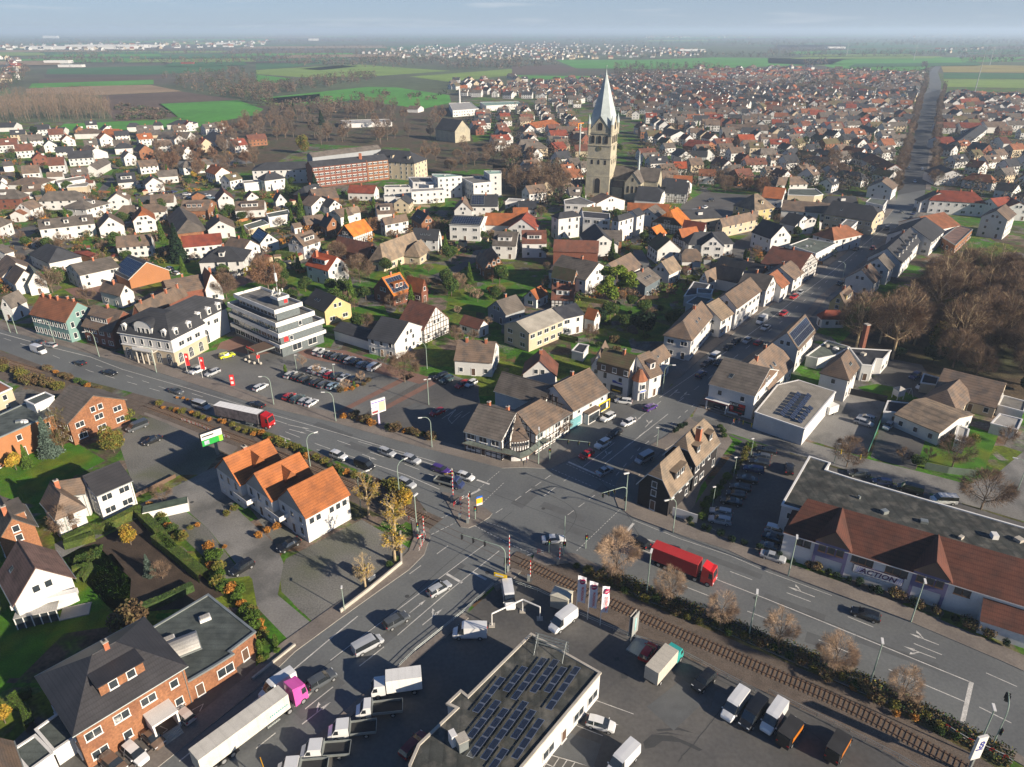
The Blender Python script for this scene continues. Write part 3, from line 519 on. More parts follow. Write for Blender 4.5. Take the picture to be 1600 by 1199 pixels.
def house(a,b,e,zr,he,rk,wk,phrase='',label=None,opts=(),nw=None,cat='house',name='house',group=HOUSEG,wins='ssw',sp=2.9,chim=None,gablek=None,basek=None,frm=None):
 """a, b = ridge ends, e = a point of the eaves nearest the viewer (frame, x, y) read off the photo"""
 A = at(*a,zr); B = at(*b,zr); Ee = at(*e,he); d = B - A; d.z = 0
 ux = d.normalized(); Y = Vector((-ux.y,ux.x,0)); mid = (A+B)/2; s = (Ee - mid).dot(Y)
 o = set(opts)
 sw = {'hipa': 'hipb','hipb': 'hipa','jerka': 'jerkb','jerkb': 'jerka'}
 if s > 0: A,B = B,A; ux = -ux; Y = -Y; s = -s; o = {sw.get(q,q) for q in o}
 if 'hip' in o: o |= {'hipa','hipb'}
 if 'jerk' in o: o |= {'jerka','jerkb'}
 hw = min(max(-s,2.0),9.5); L = max((B - A).length,3.0 if 'hip' not in o else .4)
 if (B - A).length > 60: print('LONG',phrase,L)
 if -s > 9.5 or -s < 2.2: print('WIDTH',phrase or label,round(-s,1),'L',round(L,1))
 for jn,sg in (('jerka',-1),('jerkb',1)):
  if jn in o: L += hw*.42; mid = mid+ux*(sg*hw*.21)
 rz = math.atan2(ux.y,ux.x); loc = (mid.x,mid.y,0); dist = mid.length; near = dist < 175
 rng = random.Random(int(abs(mid.x*13+mid.y*7)))
 if label is None: label = '%s house with %s roof, %s' % (WALLW[wk],ROOFW[rk],phrase)
 t = thing(name,label,cat,loc,rz,group)
 F,ea,eb,ra,rb = roof_geo(L,2*hw,he,zr,'hipa' in o,'hipb' in o,(.42 if 'jerka' in o else 0,.42 if 'jerkb' in o else 0))
 rm = ROOF[rk]; ro = roof_mb(F,rm,.2,FRAMEW if 'trim' in o else (ROOF['rb'] if 'otrim' in o else None)).build('roof',t)
 FOOT.append((mid.x,mid.y,max(hw,(eb - ea)/2)*.8+1));
 if eb - ea > 2.4*hw:
  for q in (-.3,.3): FOOT.append((mid.x+ux.x*q*(eb - ea),mid.y+ux.y*q*(eb - ea),hw+1.5))
 # walls
 wm = WALL['w' if wk == 'tf' else wk]; ov = min(.45,hw*.12); wy = hw - ov; wxa,wxb = ea+(.45 if 'hipa' in o else .2),eb - (.45 if 'hipb' in o else .2)
 sl = (zr - he)/hw; top = he+sl*ov - .22; mb = MB()
 gm = WALL[gablek] if gablek else wm
 P = [(wxa,-wy),(wxb,-wy),(wxb,wy),(wxa,wy)]
 mb.prism(P,-.3,top,wm)
 for x,hp,jj,sgn in ((wxa,'hipa' in o,'jerka' in o,-1),(wxb,'hipb' in o,'jerkb' in o,1)):
  if hp: continue
  tw = .42 if jj else 0; zt = zr - .25 - (zr - he)*tw; yt = hw*tw
  g = [(x,-wy*.995,top - .01),(x,wy*.995,top - .01),(x,max(yt - .05,.01),zt),(x,-max(yt - .05,.01),zt)]
  mb.face(g if sgn > 0 else g[::-1],gm); x2 = x - sgn*.25; g2 = [(x2,q[1],q[2]) for q in g]; mb.face(g2[::-1] if sgn > 0 else g2,gm)
 if basek: mb.prism([(wxa - .06,-wy - .06),(wxb+.06,-wy - .06),(wxb+.06,wy+.06),(wxa - .06,wy+.06)],-.2,2.9,WALL[basek])
 mb.build('wall',t)
 if near and cat == 'house':
  for s_ in (-1,1): k = MB(); k.tube((ea,s_*(hw+.05),he - .08),(eb,s_*(hw+.05),he - .08),.09,.09,METAL,6); k.build('gutter',t)
  k = MB(); k.tube((wxb - .3,-wy - .08,0),(wxb - .3,-wy - .08,he - .3),.05,.05,METAL,5); k.build('downpipe',t)
  k = MB(); k.tube((ra,0,zr+.0),(rb,0,zr+.0),.13,.13,rm,6); k.build('ridge_cap',ro)
 # timber frame
 if wk == 'tf':
  tb = MB()
  for (x0,y0,x1,y1) in ((wxa,-wy,wxb,-wy),(wxb,-wy,wxb,wy),(wxa,wy,wxa,-wy)):
   LL = math.hypot(x1 - x0,y1 - y0); n = max(3,int(LL/1.25)); an = math.atan2(y1 - y0,x1 - x0); gb = x0 == x1
   for i in range(n+1):
    q = i/n; xx,yy = x0+(x1 - x0)*q,y0+(y1 - y0)*q; hh = top if not gb else top+max(0,(1 - abs(2*q - 1))*(zr - top - .4))
    tb.box((xx,yy,0),(.2,.14,max(.5,hh - .1)),TIMBER,an)
   for z in (.3,1.4,2.7,top - .2)+((top+1.3,top+2.6) if gb else ()):
    sh = 1 if z <= top else max(0,1 - (z - top)/(zr - top))
    if sh > .1: tb.box(((x0+x1)/2,(y0+y1)/2,z),(LL*sh,.14,.2),TIMBER,an)
  tb.build('timber_frame',t)
 # windows
 if nw != 0 and dist < 520:
  z0 = .1; kk = wins; nearw = dist < 150; sp2 = sp if dist < 260 else 3.6
  if wk in ('b','o','y','bw') and kk == 'ssw': kk = ('s','s','w')
  gk = 'ggw' if 'garage' in o else (('p','x','p') if 'shop' in o else None)
  if facing(loc,rz,0): wall_windows(t,(wxa,-wy - (.07 if basek else 0)),(wxb,-wy - (.07 if basek else 0)),z0,top,0,nearw,rng,mid,kk,sp2,groundkinds=gk)
  if facing(loc,rz,PI/2): wall_windows(t,(wxb,-wy),(wxb,wy),z0,top,PI/2,nearw,rng,mid,kk,sp2+.5)
  if facing(loc,rz,-PI/2): wall_windows(t,(wxa,wy),(wxa,-wy),z0,top,-PI/2,nearw,rng,mid,kk,sp2+.5)
  if facing(loc,rz,PI): wall_windows(t,(wxb,wy),(wxa,wy),z0,top,PI,nearw,rng,mid,kk,sp2)
  for x,an,hp in ((wxb,PI/2,'hipb' in o),(wxa,-PI/2,'hipa' in o)):
   if hp or zr - top < 2.6 or not facing(loc,rz,an): continue
   for yy in ((-.9,.9) if hw > 4 else (0,)): put_window(t,x+math.sin(an)*.03,yy,top+.35,an,'s',nearw)
 # roof furniture
 def rz_at(y): return zr - abs(y)*sl
 nch = chim if chim is not None else (1 if 'nochim' not in o and rng.random() < .7 else 0)
 for i in range(nch):
  cx_ = ra+(rb - ra)*((i+.5)/nch+rng.uniform(-.15,.15)*(nch == 1)); chimney(ro,cx_,rng.choice([-.5,0,.5]),zr - .25,1.1 if nch > 1 else 1.3,.55 if nch > 2 else .65)
 if 'stack' in o: chimney(ro,ra*.4,-hw*.45,rz_at(hw*.45)+.4,3.2,.9)
 if 'solar' in o or 'solarh' in o:
  x0,x1 = (ra+.8,rb - .8) if 'solar' in o else (ra+.8,(ra+rb)/2)
  u0,u1 = .14,.86; sm_ = MB(); off = .12
  def pt(x,u): return (x,-hw*u,zr - (zr - he)*u+off)
  nn = max(1,int((x1 - x0)/1.1)); mm = max(2,int(math.hypot(hw,zr - he)*.72/1.7))
  for i in range(nn):
   for j in range(mm):
    a0,a1 = x0+(x1 - x0)*(i+.04)/nn,x0+(x1 - x0)*(i+.96)/nn; b0,b1 = u0+(u1 - u0)*(j+.03)/mm,u0+(u1 - u0)*(j+.97)/mm
    sm_.face([pt(a0,b1),pt(a1,b1),pt(a1,b0),pt(a0,b0)],SOLAR)
  x0 -= .1; x1 += .1; off = .06; sm_.face([pt(x0,u1+.02),pt(x1,u1+.02),pt(x1,u0 - .02),pt(x0,u0 - .02)],METAL); sm_.build('solar_array',t)
 nd = [int(q[4:]) for q in o if q.startswith('dorm')]
 if nd:
  wide = 'dormw' in o; n = nd[0]
  for i in range(n):
   cx_ = ea+(eb - ea)*(i+.5)/n if n > 1 else (ra+rb)/2; dw = 2.9 if 'bigd' in o else (rb - ra)*.28 if n == 1 and (rb - ra) > 7 else 1.0
   yf = -hw*.68; zb = rz_at(yf); zt = min(zr - .35,zb+1.75); yb = -(zr - zt)/sl
   db = MB(); db.add([(cx_ - dw,yf,zb - .1),(cx_+dw,yf,zb - .1),(cx_+dw,yf,zt),(cx_ - dw,yf,zt),(cx_ - dw,yb,zt),(cx_+dw,yb,zt)],[(0,1,2,3),(1,5,2),(0,3,4)],wm if wk != 'ds' else WALL['ds'])
   dd = db.build('dormer',t); rf_ = MB(); q = .22
   rf_.prism([(cx_ - dw - q,yf - .3),(cx_+dw+q,yf - .3),(cx_+dw+q,yb+.2),(cx_ - dw - q,yb+.2)],zt,zt+.16,rm); rf_.build('dormer_roof',dd)
   for wx in ([0] if dw < 1.3 else ([-dw*.4,dw*.4] if dw < 3.2 else [-dw*.66,0,dw*.66])): link('window',win_mesh('s' if dw < 3 else 'w')[2],dd,(cx_+wx,yf - .03,zb+.22))
 ns = [int(q[3:]) for q in o if q.startswith('sky')]
 if ns:
  for i in range(ns[0]):
   x = ra+(rb - ra)*(.35+.14*i); u = .5; k = MB(); sx = .4
   q = [(x - sx,-hw*(u+.12),0),(x+sx,-hw*(u+.12),0),(x+sx,-hw*(u - .02),0),(x - sx,-hw*(u - .02),0)]
   q = [(p[0],p[1],rz_at(p[1])+.09) for p in q]; k.face(q,MATS['window_glass']); q2 = [(p[0]+(.12 if p[0] > x else -.12),p[1]*(1.02 if j < 2 else .98),p[2] - .04) for j,p in enumerate(q)]; k.face(q2,METAL); k.build('skylight',ro)
 return t
def flat(f,poly,h,rk,wk,label,parapet=.35,cat='building',name='flat_roofed_building',group=None,nwin=True,clutter=0,wins='sws',wsp=3.2,trimm=None,rows=None,z0=-.3,nosolid=False):
 """flat-roofed block; poly = roof corners at height h, read off the photo"""
 P = [at(f,x,y,h) for x,y in poly]; cx_ = sum(p.x for p in P)/len(P); cy_ = sum(p.y for p in P)/len(P)
 Q = [(p.x - cx_,p.y - cy_) for p in P]; ar = sum(Q[i][0]*Q[(i+1) % len(Q)][1] - Q[(i+1) % len(Q)][0]*Q[i][1] for i in range(len(Q)))
 if ar < 0: Q.reverse()
 t = thing(name,label,cat,(cx_,cy_,0),0,group); wm = WALL[wk]
 mb = MB(); mb.prism(Q,z0,h - .25,wm); mb.build('wall',t)
 def ins(Q,d):
  o = []; n = len(Q)
  for i in range(n):
   a,b,c = Vector((*Q[i - 1],0)),Vector((*Q[i],0)),Vector((*Q[(i+1) % n],0)); u = (b - a).normalized(); v = (c - b).normalized(); nn = Vector((-u.y,u.x,0))+Vector((-v.y,v.x,0))
   k = nn.length; nn = nn/max(k*k/2,.35); o.append((b.x+nn.x*d,b.y+nn.y*d))
  return o
 ex,inn = ins(Q,-.15),ins(Q,.22); mb = MB(); n = len(Q); tm = trimm or FRAMEW if wk in ('w','c') else (trimm or METAL)
 for i in range(n):
  j = (i+1) % n; a,b,c,d = ex[i],ex[j],inn[j],inn[i]; zt = h+.02; zb = h - .3
  mb.face([(*a,zb),(*b,zb),(*b,zt),(*a,zt)],tm); mb.face([(*a,zt),(*b,zt),(*c,zt),(*d,zt)],tm); mb.face([(*d,zt),(*c,zt),(*c,zt - parapet),(*d,zt - parapet)],tm); mb.face([(*b,zb),(*a,zb),(*Q[i],zb),(*Q[j],zb)],tm)
 mb.build('roof_edge',t)
 mb = MB(); mb.prism(inn,h - .24,h - .2 if parapet > .15 else h - .05,ROOF[rk],bottom=False); ro = mb.build('roof',t)
 rng = random.Random(int(abs(cx_*7+cy_)))
 R0 = max(math.hypot(*q) for q in Q); FOOT.append((cx_,cy_,R0*.75)); NOBUILD.append([(q[0]+cx_,q[1]+cy_) for q in Q])
 if nwin:
  for i in range(n):
   a,b = Q[i],Q[(i+1) % n]; mx_,my_ = (a[0]+b[0])/2+cx_,(a[1]+b[1])/2+cy_; u = math.atan2(b[1] - a[1],b[0] - a[0])
   nrm = (math.sin(u),-math.cos(u))
   if nrm[0]*mx_+nrm[1]*my_ < 0: wall_windows(t,a,b,.1,h - .5,u,math.hypot(mx_,my_) < 120,rng,None,wins,wsp,rows=rows)
 for i in range(clutter):
  for _ in range(20):
   x,y = rng.uniform(-R0,R0),rng.uniform(-R0,R0)
   if inpoly(x,y,ins(Q,1.5)): break
  else: continue
  k = MB(); s = rng.uniform(.5,1.3); k.box((x,y,h - .2),(s,s*rng.uniform(.6,1.4),rng.uniform(.4,.9)),rng.choice([CONC,METAL,FRAMEW]),rng.uniform(0,3)); k.build('roof_vent',ro)
 return t
# ---- the houses one can tell apart, read off the photo.  (frame,ridge a)(ridge b)(eaves point) ridge height, eaves height
H = house
def h(f,a,b,e,zr,he,rk,wk,phrase,*opts,**k): return H((f,*a),(f,*b),(f,*e),zr,he,rk,wk,phrase,opts=opts,**k)
h('A1',(210,318),(345,275),(320,385),8.5,5.2,'br','w','above the road bend near the left edge','nochim')
h('A1',(155,400),(240,360),(232,445),5.6,3.6,'rb','w','low, in front of the one by the left-edge road bend','nochim',name='house_annex')
h('A1',(385,490),(960,430),(410,590),9,6,'gy','w','long terrace beyond the left-edge road bend','dorm3')
h('A1',(1135,460),(1112,400),(1030,615),9.5,4.6,'br','w','tall gable with a tree shadow, right of the long terrace',wins='s')
h('A1',(850,275),(900,262),(910,380),9,5.5,'gy','w','hipped, behind the long terrace','hip','dorm1')
h('A1',(490,735),(595,780),(440,915),9,5,'dk','w','patched, left of the small red shed','hip','nochim')
h('A1',(727,955),(1150,868),(812,1075),8.5,5.6,'gy','w','broad, below the small red shed')
h('A1',(1340,850),(1525,930),(1380,1140),8.8,3.6,'dk','oo','its whole slope under solar panels','solar','nochim','trim',nw=0)
h('A1',(1465,345),(1475,395),(1370,485),10,5.6,'or','w','half-hipped, with tall chimney, left of the farm barn','jerkb')
H(('A1',820,838),('A1',910,812),('A1',845,905),3.4,2.6,'rd','o',label='small garden shed with bright red sheet roof between white houses',cat='shed',name='garden_shed',nw=0,opts=('nochim',),group=None)
h('A1',(265,45),(360,45),(235,125),7.5,4.6,'br','w','hipped, above the round green shrub at far left','hip')
h('A1',(480,-5),(650,-12),(480,35),8,5.4,'br','w','behind the two flat cream blocks at far left')
flat('A1',[(580,78),(870,30),(890,65),(602,108)],4,'gl','w','long low white block with pale roof behind the autumn tree')
flat('A1',[(695,150),(715,128),(890,98),(925,112),(900,140)],5.5,'gl','c','cream flat-roofed house right of the orange-brown autumn tree')
h('A1',(890,78),(975,75),(915,108),5.2,3.8,'dr','w','low, joined to the cream flat-roofed block','nochim')
h('A1',(1200,5),(1400,-10),(1225,130),8.2,3.8,'dk','w','by the lane to the row of parked cars','dorm1')
h('A1',(1420,80),(1545,78),(1435,115),4.8,3,'dk','w','low wing right of the one by the parked cars','nochim')
h('A1',(-60,20),(25,50),(-20,90),7,4.6,'br','w','cut by the left edge, above the round shrub')
h('A1',(-80,765),(25,738),(95,830),7,4.5,'gy','w','at the left edge beside the street bend','nochim')
h('A1',(65,850),(168,935),(10,1090),8.2,3.6,'br','w','steep dark slope, cut by the left edge','nochim')
h('A2',(20,362),(190,285),(225,432),8.5,4.5,'gy','w','at the left edge, one from the teal house','nochim')
h('A2',(250,86),(150,15),(165,252),8.6,4,'br','w','twin gables, its roof half stripped','nochim')
h('A2',(355,108),(300,20),(255,192),8.4,4.2,'gn','w','under repair, gable facing right, above the teal house','nochim')
h('A2',(425,330),(805,412),(720,640),12,7,'rb','t','five chimneys, beside the main road','otrim',chim=5,wins='t',sp=1.9)
h('A2',(970,438),(1283,505),(1170,740),10.8,5.6,'br','b','between the teal house and the white villa','dorm1')
h('A2',(1080,180),(1300,235),(1240,355),8,4.6,'br','w','small, behind the dark red brick one')
h('A4',(130,375),(620,155),(715,243),9,5,'br','b','long, directly behind the white villa',chim=4,nw=0)
h('A4',(430,122),(855,52),(820,212),8,5,'br','b','long low ridge, joined to the orange-edged gable',nw=0)
h('A3',(862,1045),(795,978),(755,1192),10.5,4.2,'or','w','steep gable between the villa and the bank','otrim')
h('A3',(950,768),(1045,765),(920,930),10,6,'dk','w','square and hipped, right of the big green conifer','hip','dorm1',wins='t',sp=1.8)
h('A3',(570,285),(865,278),(700,412),8.5,4.8,'br','o','wide dormer and balcony, behind the barn','dorm1')
h('A3',(1003,203),(975,150),(945,335),9,4.6,'dr','w','narrow gable right of the one with balcony',wins='s')
h('A3',(1115,298),(1420,283),(1140,395),7.2,4,'br','w','bungalow with long flat dormer','dorm1')
H(('A3',530,352),('A3',620,485),('A3',465,590),8.6,3.8,'gy','o',label='old brick barn with sagging grey roof behind the big green conifer',cat='barn',name='barn',opts=('nochim','hipb'),nw=0,group=None)
h('A3',(935,425),(955,500),(1125,595),8.4,4.4,'br','w','gable half hidden by bare trees, right of the conifer',wins='s')
h('A3',(1360,565),(1460,630),(1355,735),8,3.8,'dk','w','blue solar roof, above the grey-gabled one','solar')
flat('A5',[(105,425),(330,382),(355,430),(130,466)],5,'gn','w','white workshop with green striped flat roof',nwin=False)
flat('A3',[(1205,545),(1400,485),(1468,530),(1250,592)],3,'gn','c','low green-roofed garage row left of the striped workshop',nwin=False)
h('A5',(110,0),(190,-10),(100,82),10,6.5,'dk','w','big hipped, left of the brick school','hip',wins='s')
flat('A5',[(-140,85),(10,75),(45,95),(-125,112)],5,'gl','w','windowless white hall in front of the wooded bank',nwin=False)
h('A3',(1290,203),(1262,180),(1240,280),6.8,3.6,'dr','w','small, steep, in front of the white hall','nochim')
h('A3',(725,205),(715,190),(662,270),5.2,3,'dk','o','tiny gable behind the parked cars','nochim',nw=0)
h('A5',(252,217),(222,182),(195,305),8.5,4,'dk','w','gable below the pointed green cypress',wins='s')
h('A5',(675,250),(558,225),(605,362),10,6,'br','w','left one of twin gables below the school',wins='s')
h('A5',(822,285),(690,240),(790,378),9,5.6,'dk','w','right one of twin gables below the school',wins='s')
h('A5',(560,172),(820,150),(905,262),9,5,'br','o','long, behind the twin gables')
h('A5',(805,388),(945,360),(875,466),7.4,4.6,'br','w','left half of the pair beside the dark lane')
h('A5',(960,360),(1060,344),(990,428),7.4,4.6,'ta','w','right half of the pair beside the dark lane')
h('A5',(490,452),(695,430),(500,545),6.8,3.6,'br','b','low, left of the dark-roofed brick gable','nochim')
h('A5',(800,460),(722,425),(715,570),9,4.2,'dk','o','gable left of the bright orange roof',wins='s')
h('A5',(370,530),(460,515),(385,580),4.8,3,'br','w','tiny bungalow above the hedge','nochim')
h('A5',(918,547),(1125,480),(1010,672),9.2,4.4,'bo','tf','the brightest roof of the old town','nochim',gablek='ds')
h('A5',(395,650),(580,592),(485,775),10,5.6,'br','w','grey shaded gable, left of the red-roofed one','dorm1',gablek='sb')
h('A5',(610,815),(845,875),(758,1030),10.4,6,'ro','w','tall chimney, balconies, facing the meadow','dorm1','stack')
h('A5',(850,658),(1210,735),(800,788),9,4.4,'dr','b','long farm wing left of the tan barn','nochim')
H(('A5',1290,740),('A5',1635,615),('A5',1310,955),10.4,3.6,'ta','c',label='big farmhouse with tan hipped roof above the bright lawn',opts=('hipa',),cat='house',name='farmhouse',group=HOUSEG)
H(('A6',310,738),('A6',385,692),('A6',375,882),8,3.4,'ta','c',label='small tan-roofed outbuilding right of the big farmhouse',opts=('hipa','nochim'),cat='outbuilding',name='outbuilding',group=None)
h('A5',(1310,470),(1560,425),(1370,540),8.6,5.6,'br','w','rendered, with brick bay, above the farmhouse',wins='w')
h('A5',(1240,325),(1420,315),(1260,432),8.4,5,'br','w','one behind the rendered brick-bay one','dorm1')
h('A6',(460,435),(350,375),(370,530),8.8,4.5,'dk','o','pink gable and three skylights','sky3')
h('A6',(305,570),(580,588),(535,705),9.4,5,'dk','w','skylights, next to the pink gable','sky3')
h('A6',(725,442),(1045,455),(690,550),9.6,7.4,'dk','w','cubic block with solar rows, above the lane','solar','trim',wins='w',sp=4.5)
h('A6',(900,225),(1190,225),(910,358),10.8,6.6,'dk','w','left half of roof in solar cells','solarh')
h('A6',(820,306),(840,238),(725,395),10,5.4,'br','w','gable joined to the half-solar roof',wins='s')
H(('A6',1055,415),('A6',1470,425),('A6',1100,545),9,5,'or','w',label='long white hall whose orange roof catches striped shadows',opts=('nochim',),cat='hall',name='hall',group=None)
h('A6',(1435,480),(1490,405),(1300,560),10,5.2,'rd','w','dark balcony in its gable, below the striped orange hall',wins='w')
h('A6',(1340,362),(1500,360),(1342,428),8.5,5.5,'or','w','behind the striped orange hall','nochim')
h('A6',(1400,292),(1580,290),(1400,385),6.5,4,'dk','w','low dark roof near the bare park trees','nochim')
flat('A6',[(1262,302),(1300,265),(1460,275),(1400,300)],4,'lt','w','small white hall with pale roof beside the park')
h('A6',(1150,607),(1400,615),(1112,755),10,6,'gy','w','glazed green bay at the front','dorm1',wins='w')
h('C21',(60,318),(215,318),(45,402),10,6.4,'dr','w','white dormer, left of the modern apartments','dorm1')
for i,(a,b,e) in enumerate([((995,815),(1095,925),(1048,965)),((1060,785),(1145,892),(1100,930)),((1110,760),(1192,868),(1150,900))]):
 h('A6',a,b,e,7.2,4,'br','o','%s of three zigzag gables' % ('front one','middle one','rear one')[i],'nochim')
h('C11',(785,615),(900,580),(850,735),9.6,4,'bo','b','solar roof, in the middle gardens','solar','dorm1')
h('C11',(945,602),(1052,627),(1012,700),8.4,3.6,'or','b','joined right of the solar orange one','nochim')
h('C11',(375,680),(505,735),(430,835),8.8,4.8,'dk','y','brick chimney gable, behind the bank','sky2',wins='w')
h('C11',(962,752),(1125,797),(1062,952),10.6,4.6,'dr','tf','big steep slope above the bank car park',wins='s')
h('C11',(785,855),(955,890),(895,1040),9.6,5.2,'dk','w','L-shaped, at the bank car park corner',wins='s')
H(('C11',530,890),('C11',765,960),('C11',735,1022),5,3.4,'dk','w',label='long white garage with dark roof behind the bank car park',opts=('nochim',),cat='garage',name='garage',nw=0,group=None)
h('C11',(1300,845),(1425,882),(1392,942),5.4,3,'dr','w','small garden house among lawns','nochim')
h('C11',(1500,760),(1625,720),(1560,852),7.8,4,'gy','g','among gardens, above the small red one')
h('C11',(1262,1000),(1500,1015),(1475,1150),8.6,4.6,'br','w','two chimneys, above the red car in the lot',chim=2)
h('C21',(262,540),(405,570),(378,640),9.2,5,'gb','o','tile-hung orange gable','nochim','trim')
h('C21',(310,472),(545,522),(485,640),11,6.4,'gy','w','large, four shaded storeys, below the brick warehouse',wins='s')
H(('C21',262,376),('C21',545,385),('C21',228,450),10.5,6.8,'dr','b',label='large brick warehouse with long dark red roof',opts=('nochim',),cat='warehouse',name='warehouse',nw=0,group=None)
h('C21',(518,278),(575,350),(435,368),9.4,4.6,'dk','w','steep, right of the brick warehouse','nochim')
h('C21',(560,316),(690,320),(600,385),8.2,5.6,'gy','o','narrow, between warehouse and modern apartments','nochim')
h('C21',(600,527),(742,458),(668,625),10,5.4,'br','w','long slope with skylight, above the green pine','sky1')
h('C21',(932,515),(1008,478),(998,592),9,4.6,'ta','w','compact, right of the green pine')
h('C21',(752,600),(850,548),(845,668),8.2,5,'gy','sb','slate-blue gable behind the green pine','sky3')
AP = dict(cat='apartment building',name='apartment_building',group='wings of the modern apartment building')
H(('C21',300,207),('C21',380,197),('C21',330,243),12,10,'dk','w',label='left wing of the modern white apartments, with dark hipped roof',opts=('hip','nochim'),wins='t',sp=2.4,**AP)
flat('C21',[(440,200),(610,215),(612,252),(445,238)],9.6,'nv','w','middle wing of the modern white apartments, with balconies',wins='x',**AP)
H(('C21',660,228),('C21',730,208),('C21',690,258),12,10,'dk','w',label='front right wing of the modern white apartments, with pale green attic',opts=('hip','nochim'),wins='t',sp=2.6,**AP)
H(('C21',745,195),('C21',795,178),('C21',768,240),12,9.6,'dk','w',label='rear right wing of the modern white apartments, beside the lane',opts=('nochim',),wins='t',sp=2.6,**AP)
flat('C21',[(325,130),(420,110),(520,150),(470,162),(330,156)],6,'fg','w','cream flat-roofed house in front of the church tower')
h('C21',(622,106),(560,85),(520,158),8.2,5,'br','w','gable in front of the church tower',wins='s')
h('C21',(790,42),(905,50),(732,150),10,4.4,'dk','w','huge dark barn-like slope below the church','jerkb')
h('C21',(970,12),(1110,20),(945,85),10.4,5.6,'dk','tf','dark, at the church square',gablek='w')
h('C21',(722,146),(985,156),(975,206),7.2,4.2,'or','w','long, striped by shadows, below the church','nochim')
h('B4',(82,172),(168,126),(180,278),9,5.2,'gy','w','left of the big bright orange farmhouse','sky2',wins='s')
h('B4',(318,192),(392,155),(400,382),10.4,4.4,'bo','tf','largest bright orange slope near the church square','jerka',gablek='ds')
h('B4',(120,372),(210,335),(175,475),6.8,3.2,'bo','w','smallest bright orange one','nochim',gablek='ds')
h('B4',(402,386),(590,357),(440,520),9,4.2,'or','tf','dark shaded gable, left of the big white one','nochim',gablek='ds')
h('B4',(460,288),(690,320),(655,400),8.2,4.6,'rd','w','between two orange half-timbered ones','nochim')
h('B4',(570,418),(870,412),(545,548),10,5.8,'dk','w','broad hipped main body of the one with fanned gable','hip','nochim')
h('B4',(772,462),(745,408),(632,566),10,5.6,'dk','w','broad white gable beside the lawn','nochim',wins='w')
h('B4',(470,592),(590,592),(455,725),7.4,3.2,'br','w','squat half-hipped cottage on a lawn','jerk','nochim')
h('B4',(830,278),(1220,195),(850,370),8.8,5.2,'br','c','long pinkish terrace at the small square',chim=3)
h('B4',(1190,20),(1225,15),(1275,184),12.5,6,'ta','y','tall pyramid roof','hip','dorm1')
h('B4',(1285,280),(1495,350),(1385,500),12,6.6,'dk','w','very large steep slope and bright gable','nochim',wins='s')
h('B4',(842,660),(1310,765),(790,705),7.4,4,'dk','b','long low, in shade behind the street',nw=0)
h('B4',(740,740),(1082,806),(1000,945),9,4.2,'nv','w','nearly black, behind the main-street shops','nochim',nw=0)
h('B4',(788,782),(670,830),(800,905),8,4,'br','w','tan cross gable on the nearly black one','nochim')
ST = 'houses along the main street'
h('B4',(1095,812),(1392,875),(1325,1030),10.6,6.4,'gy','w','white gable over brick shopfront, on the main street',group=ST,wins='s')
h('B4',(1345,862),(1430,806),(1437,1040),9.5,5.4,'rb','w','narrow, right of the brick shopfront','nochim',group=ST)
h('C31',(75,552),(142,507),(130,656),9,5.4,'br','w','narrow, left of the big ornate gable',group=ST)
h('C31',(28,415),(275,462),(205,578),11.2,6,'dr','tf','big ornate gable on the main street',group=ST)
flat('C31',[(135,412),(250,370),(425,400),(300,465)],5.2,'gn','w','white flat-roofed shop on the main street',clutter=3,group=ST,wins='x')
h('C31',(400,302),(490,285),(498,366),9.8,6,'rb','w','hipped corner shop above the flat-roofed shop','hip',group=ST)
flat('C31',[(455,282),(490,250),(562,264),(520,302)],8.6,'fg','w','tall narrow flat-topped block beside the hipped corner shop',group=ST)
h('C31',(405,132),(655,167),(622,290),12,6.8,'dk','c','massive half-hipped department store','nochim','jerkb','sky1',group=ST,wins='w')
h('C31',(95,128),(390,150),(82,196),9,5.6,'br','w','long pale-tiled row left of the massive store',chim=2)
h('C31',(-20,45),(112,56),(90,150),9.4,5,'or','w','red-striped, left of the green-roofed hall','nochim')
flat('C31',[(130,60),(300,60),(345,95),(290,104),(125,97)],6,'gn','c','hall with pale green flat roof beside the autumn tree',nwin=False)
flat('C31',[(613,142),(640,118),(748,130),(722,166)],9,'gn','w','white corner building with rows of green rooflights',group=ST)
h('C31',(710,14),(745,-14),(748,98),10,6,'br','w','tall shaded gable at the street corner',group=ST,wins='s')
h('C31',(282,237),(255,225),(228,290),8,5,'br','w','small white gable behind the hipped corner shop')
h('C31',(130,207),(232,228),(130,285),9,5,'dk','w','left of the small white gable behind the shops','nochim')
h('C31',(1080,68),(1290,80),(1120,138),11.4,7,'rd','w','turreted red roof right of the main street','hip',group=ST)
h('C31',(1078,85),(1040,70),(985,168),10.5,5.6,'gy','w','grey gable joined to the turreted red roof',wins='s',group=ST)
h('C31',(1268,68),(1275,66),(1240,135),12,8,'rd','w','round-looking red turret','hip','nochim',group=ST)
h('C31',(945,235),(1100,205),(1090,320),9.4,5,'rb','w','right of the main street below the red turrets','nochim',group=ST)
flat('C31',[(1090,362),(1190,287),(1280,312),(1172,412)],4.6,'fb','o','brown flat-roofed brick hall beside the park trees')
h('C31',(1430,195),(1485,155),(1502,262),13,9,'br','w','three-storey flats facing the park',wins='s',sp=3.4)
h('C31',(1390,120),(1500,108),(1382,192),10,6,'rd','w','behind the three-storey flats')
h('C31',(1510,108),(1580,145),(1500,195),9.4,6,'rb','w','at the right edge behind the three-storey flats')
h('C31',(745,432),(815,370),(838,528),11,6,'dk','w','nearer half of the dormered pair, right of the street','dorm3',group=ST)
h('C31',(822,362),(888,302),(905,440),11.6,6.4,'dk','w','farther half of the dormered pair, right of the street','dorm3',group=ST)
h('C31',(900,298),(985,235),(1020,400),11.4,6.4,'dk','w','tall, behind the dormered pair','nochim',group=ST)
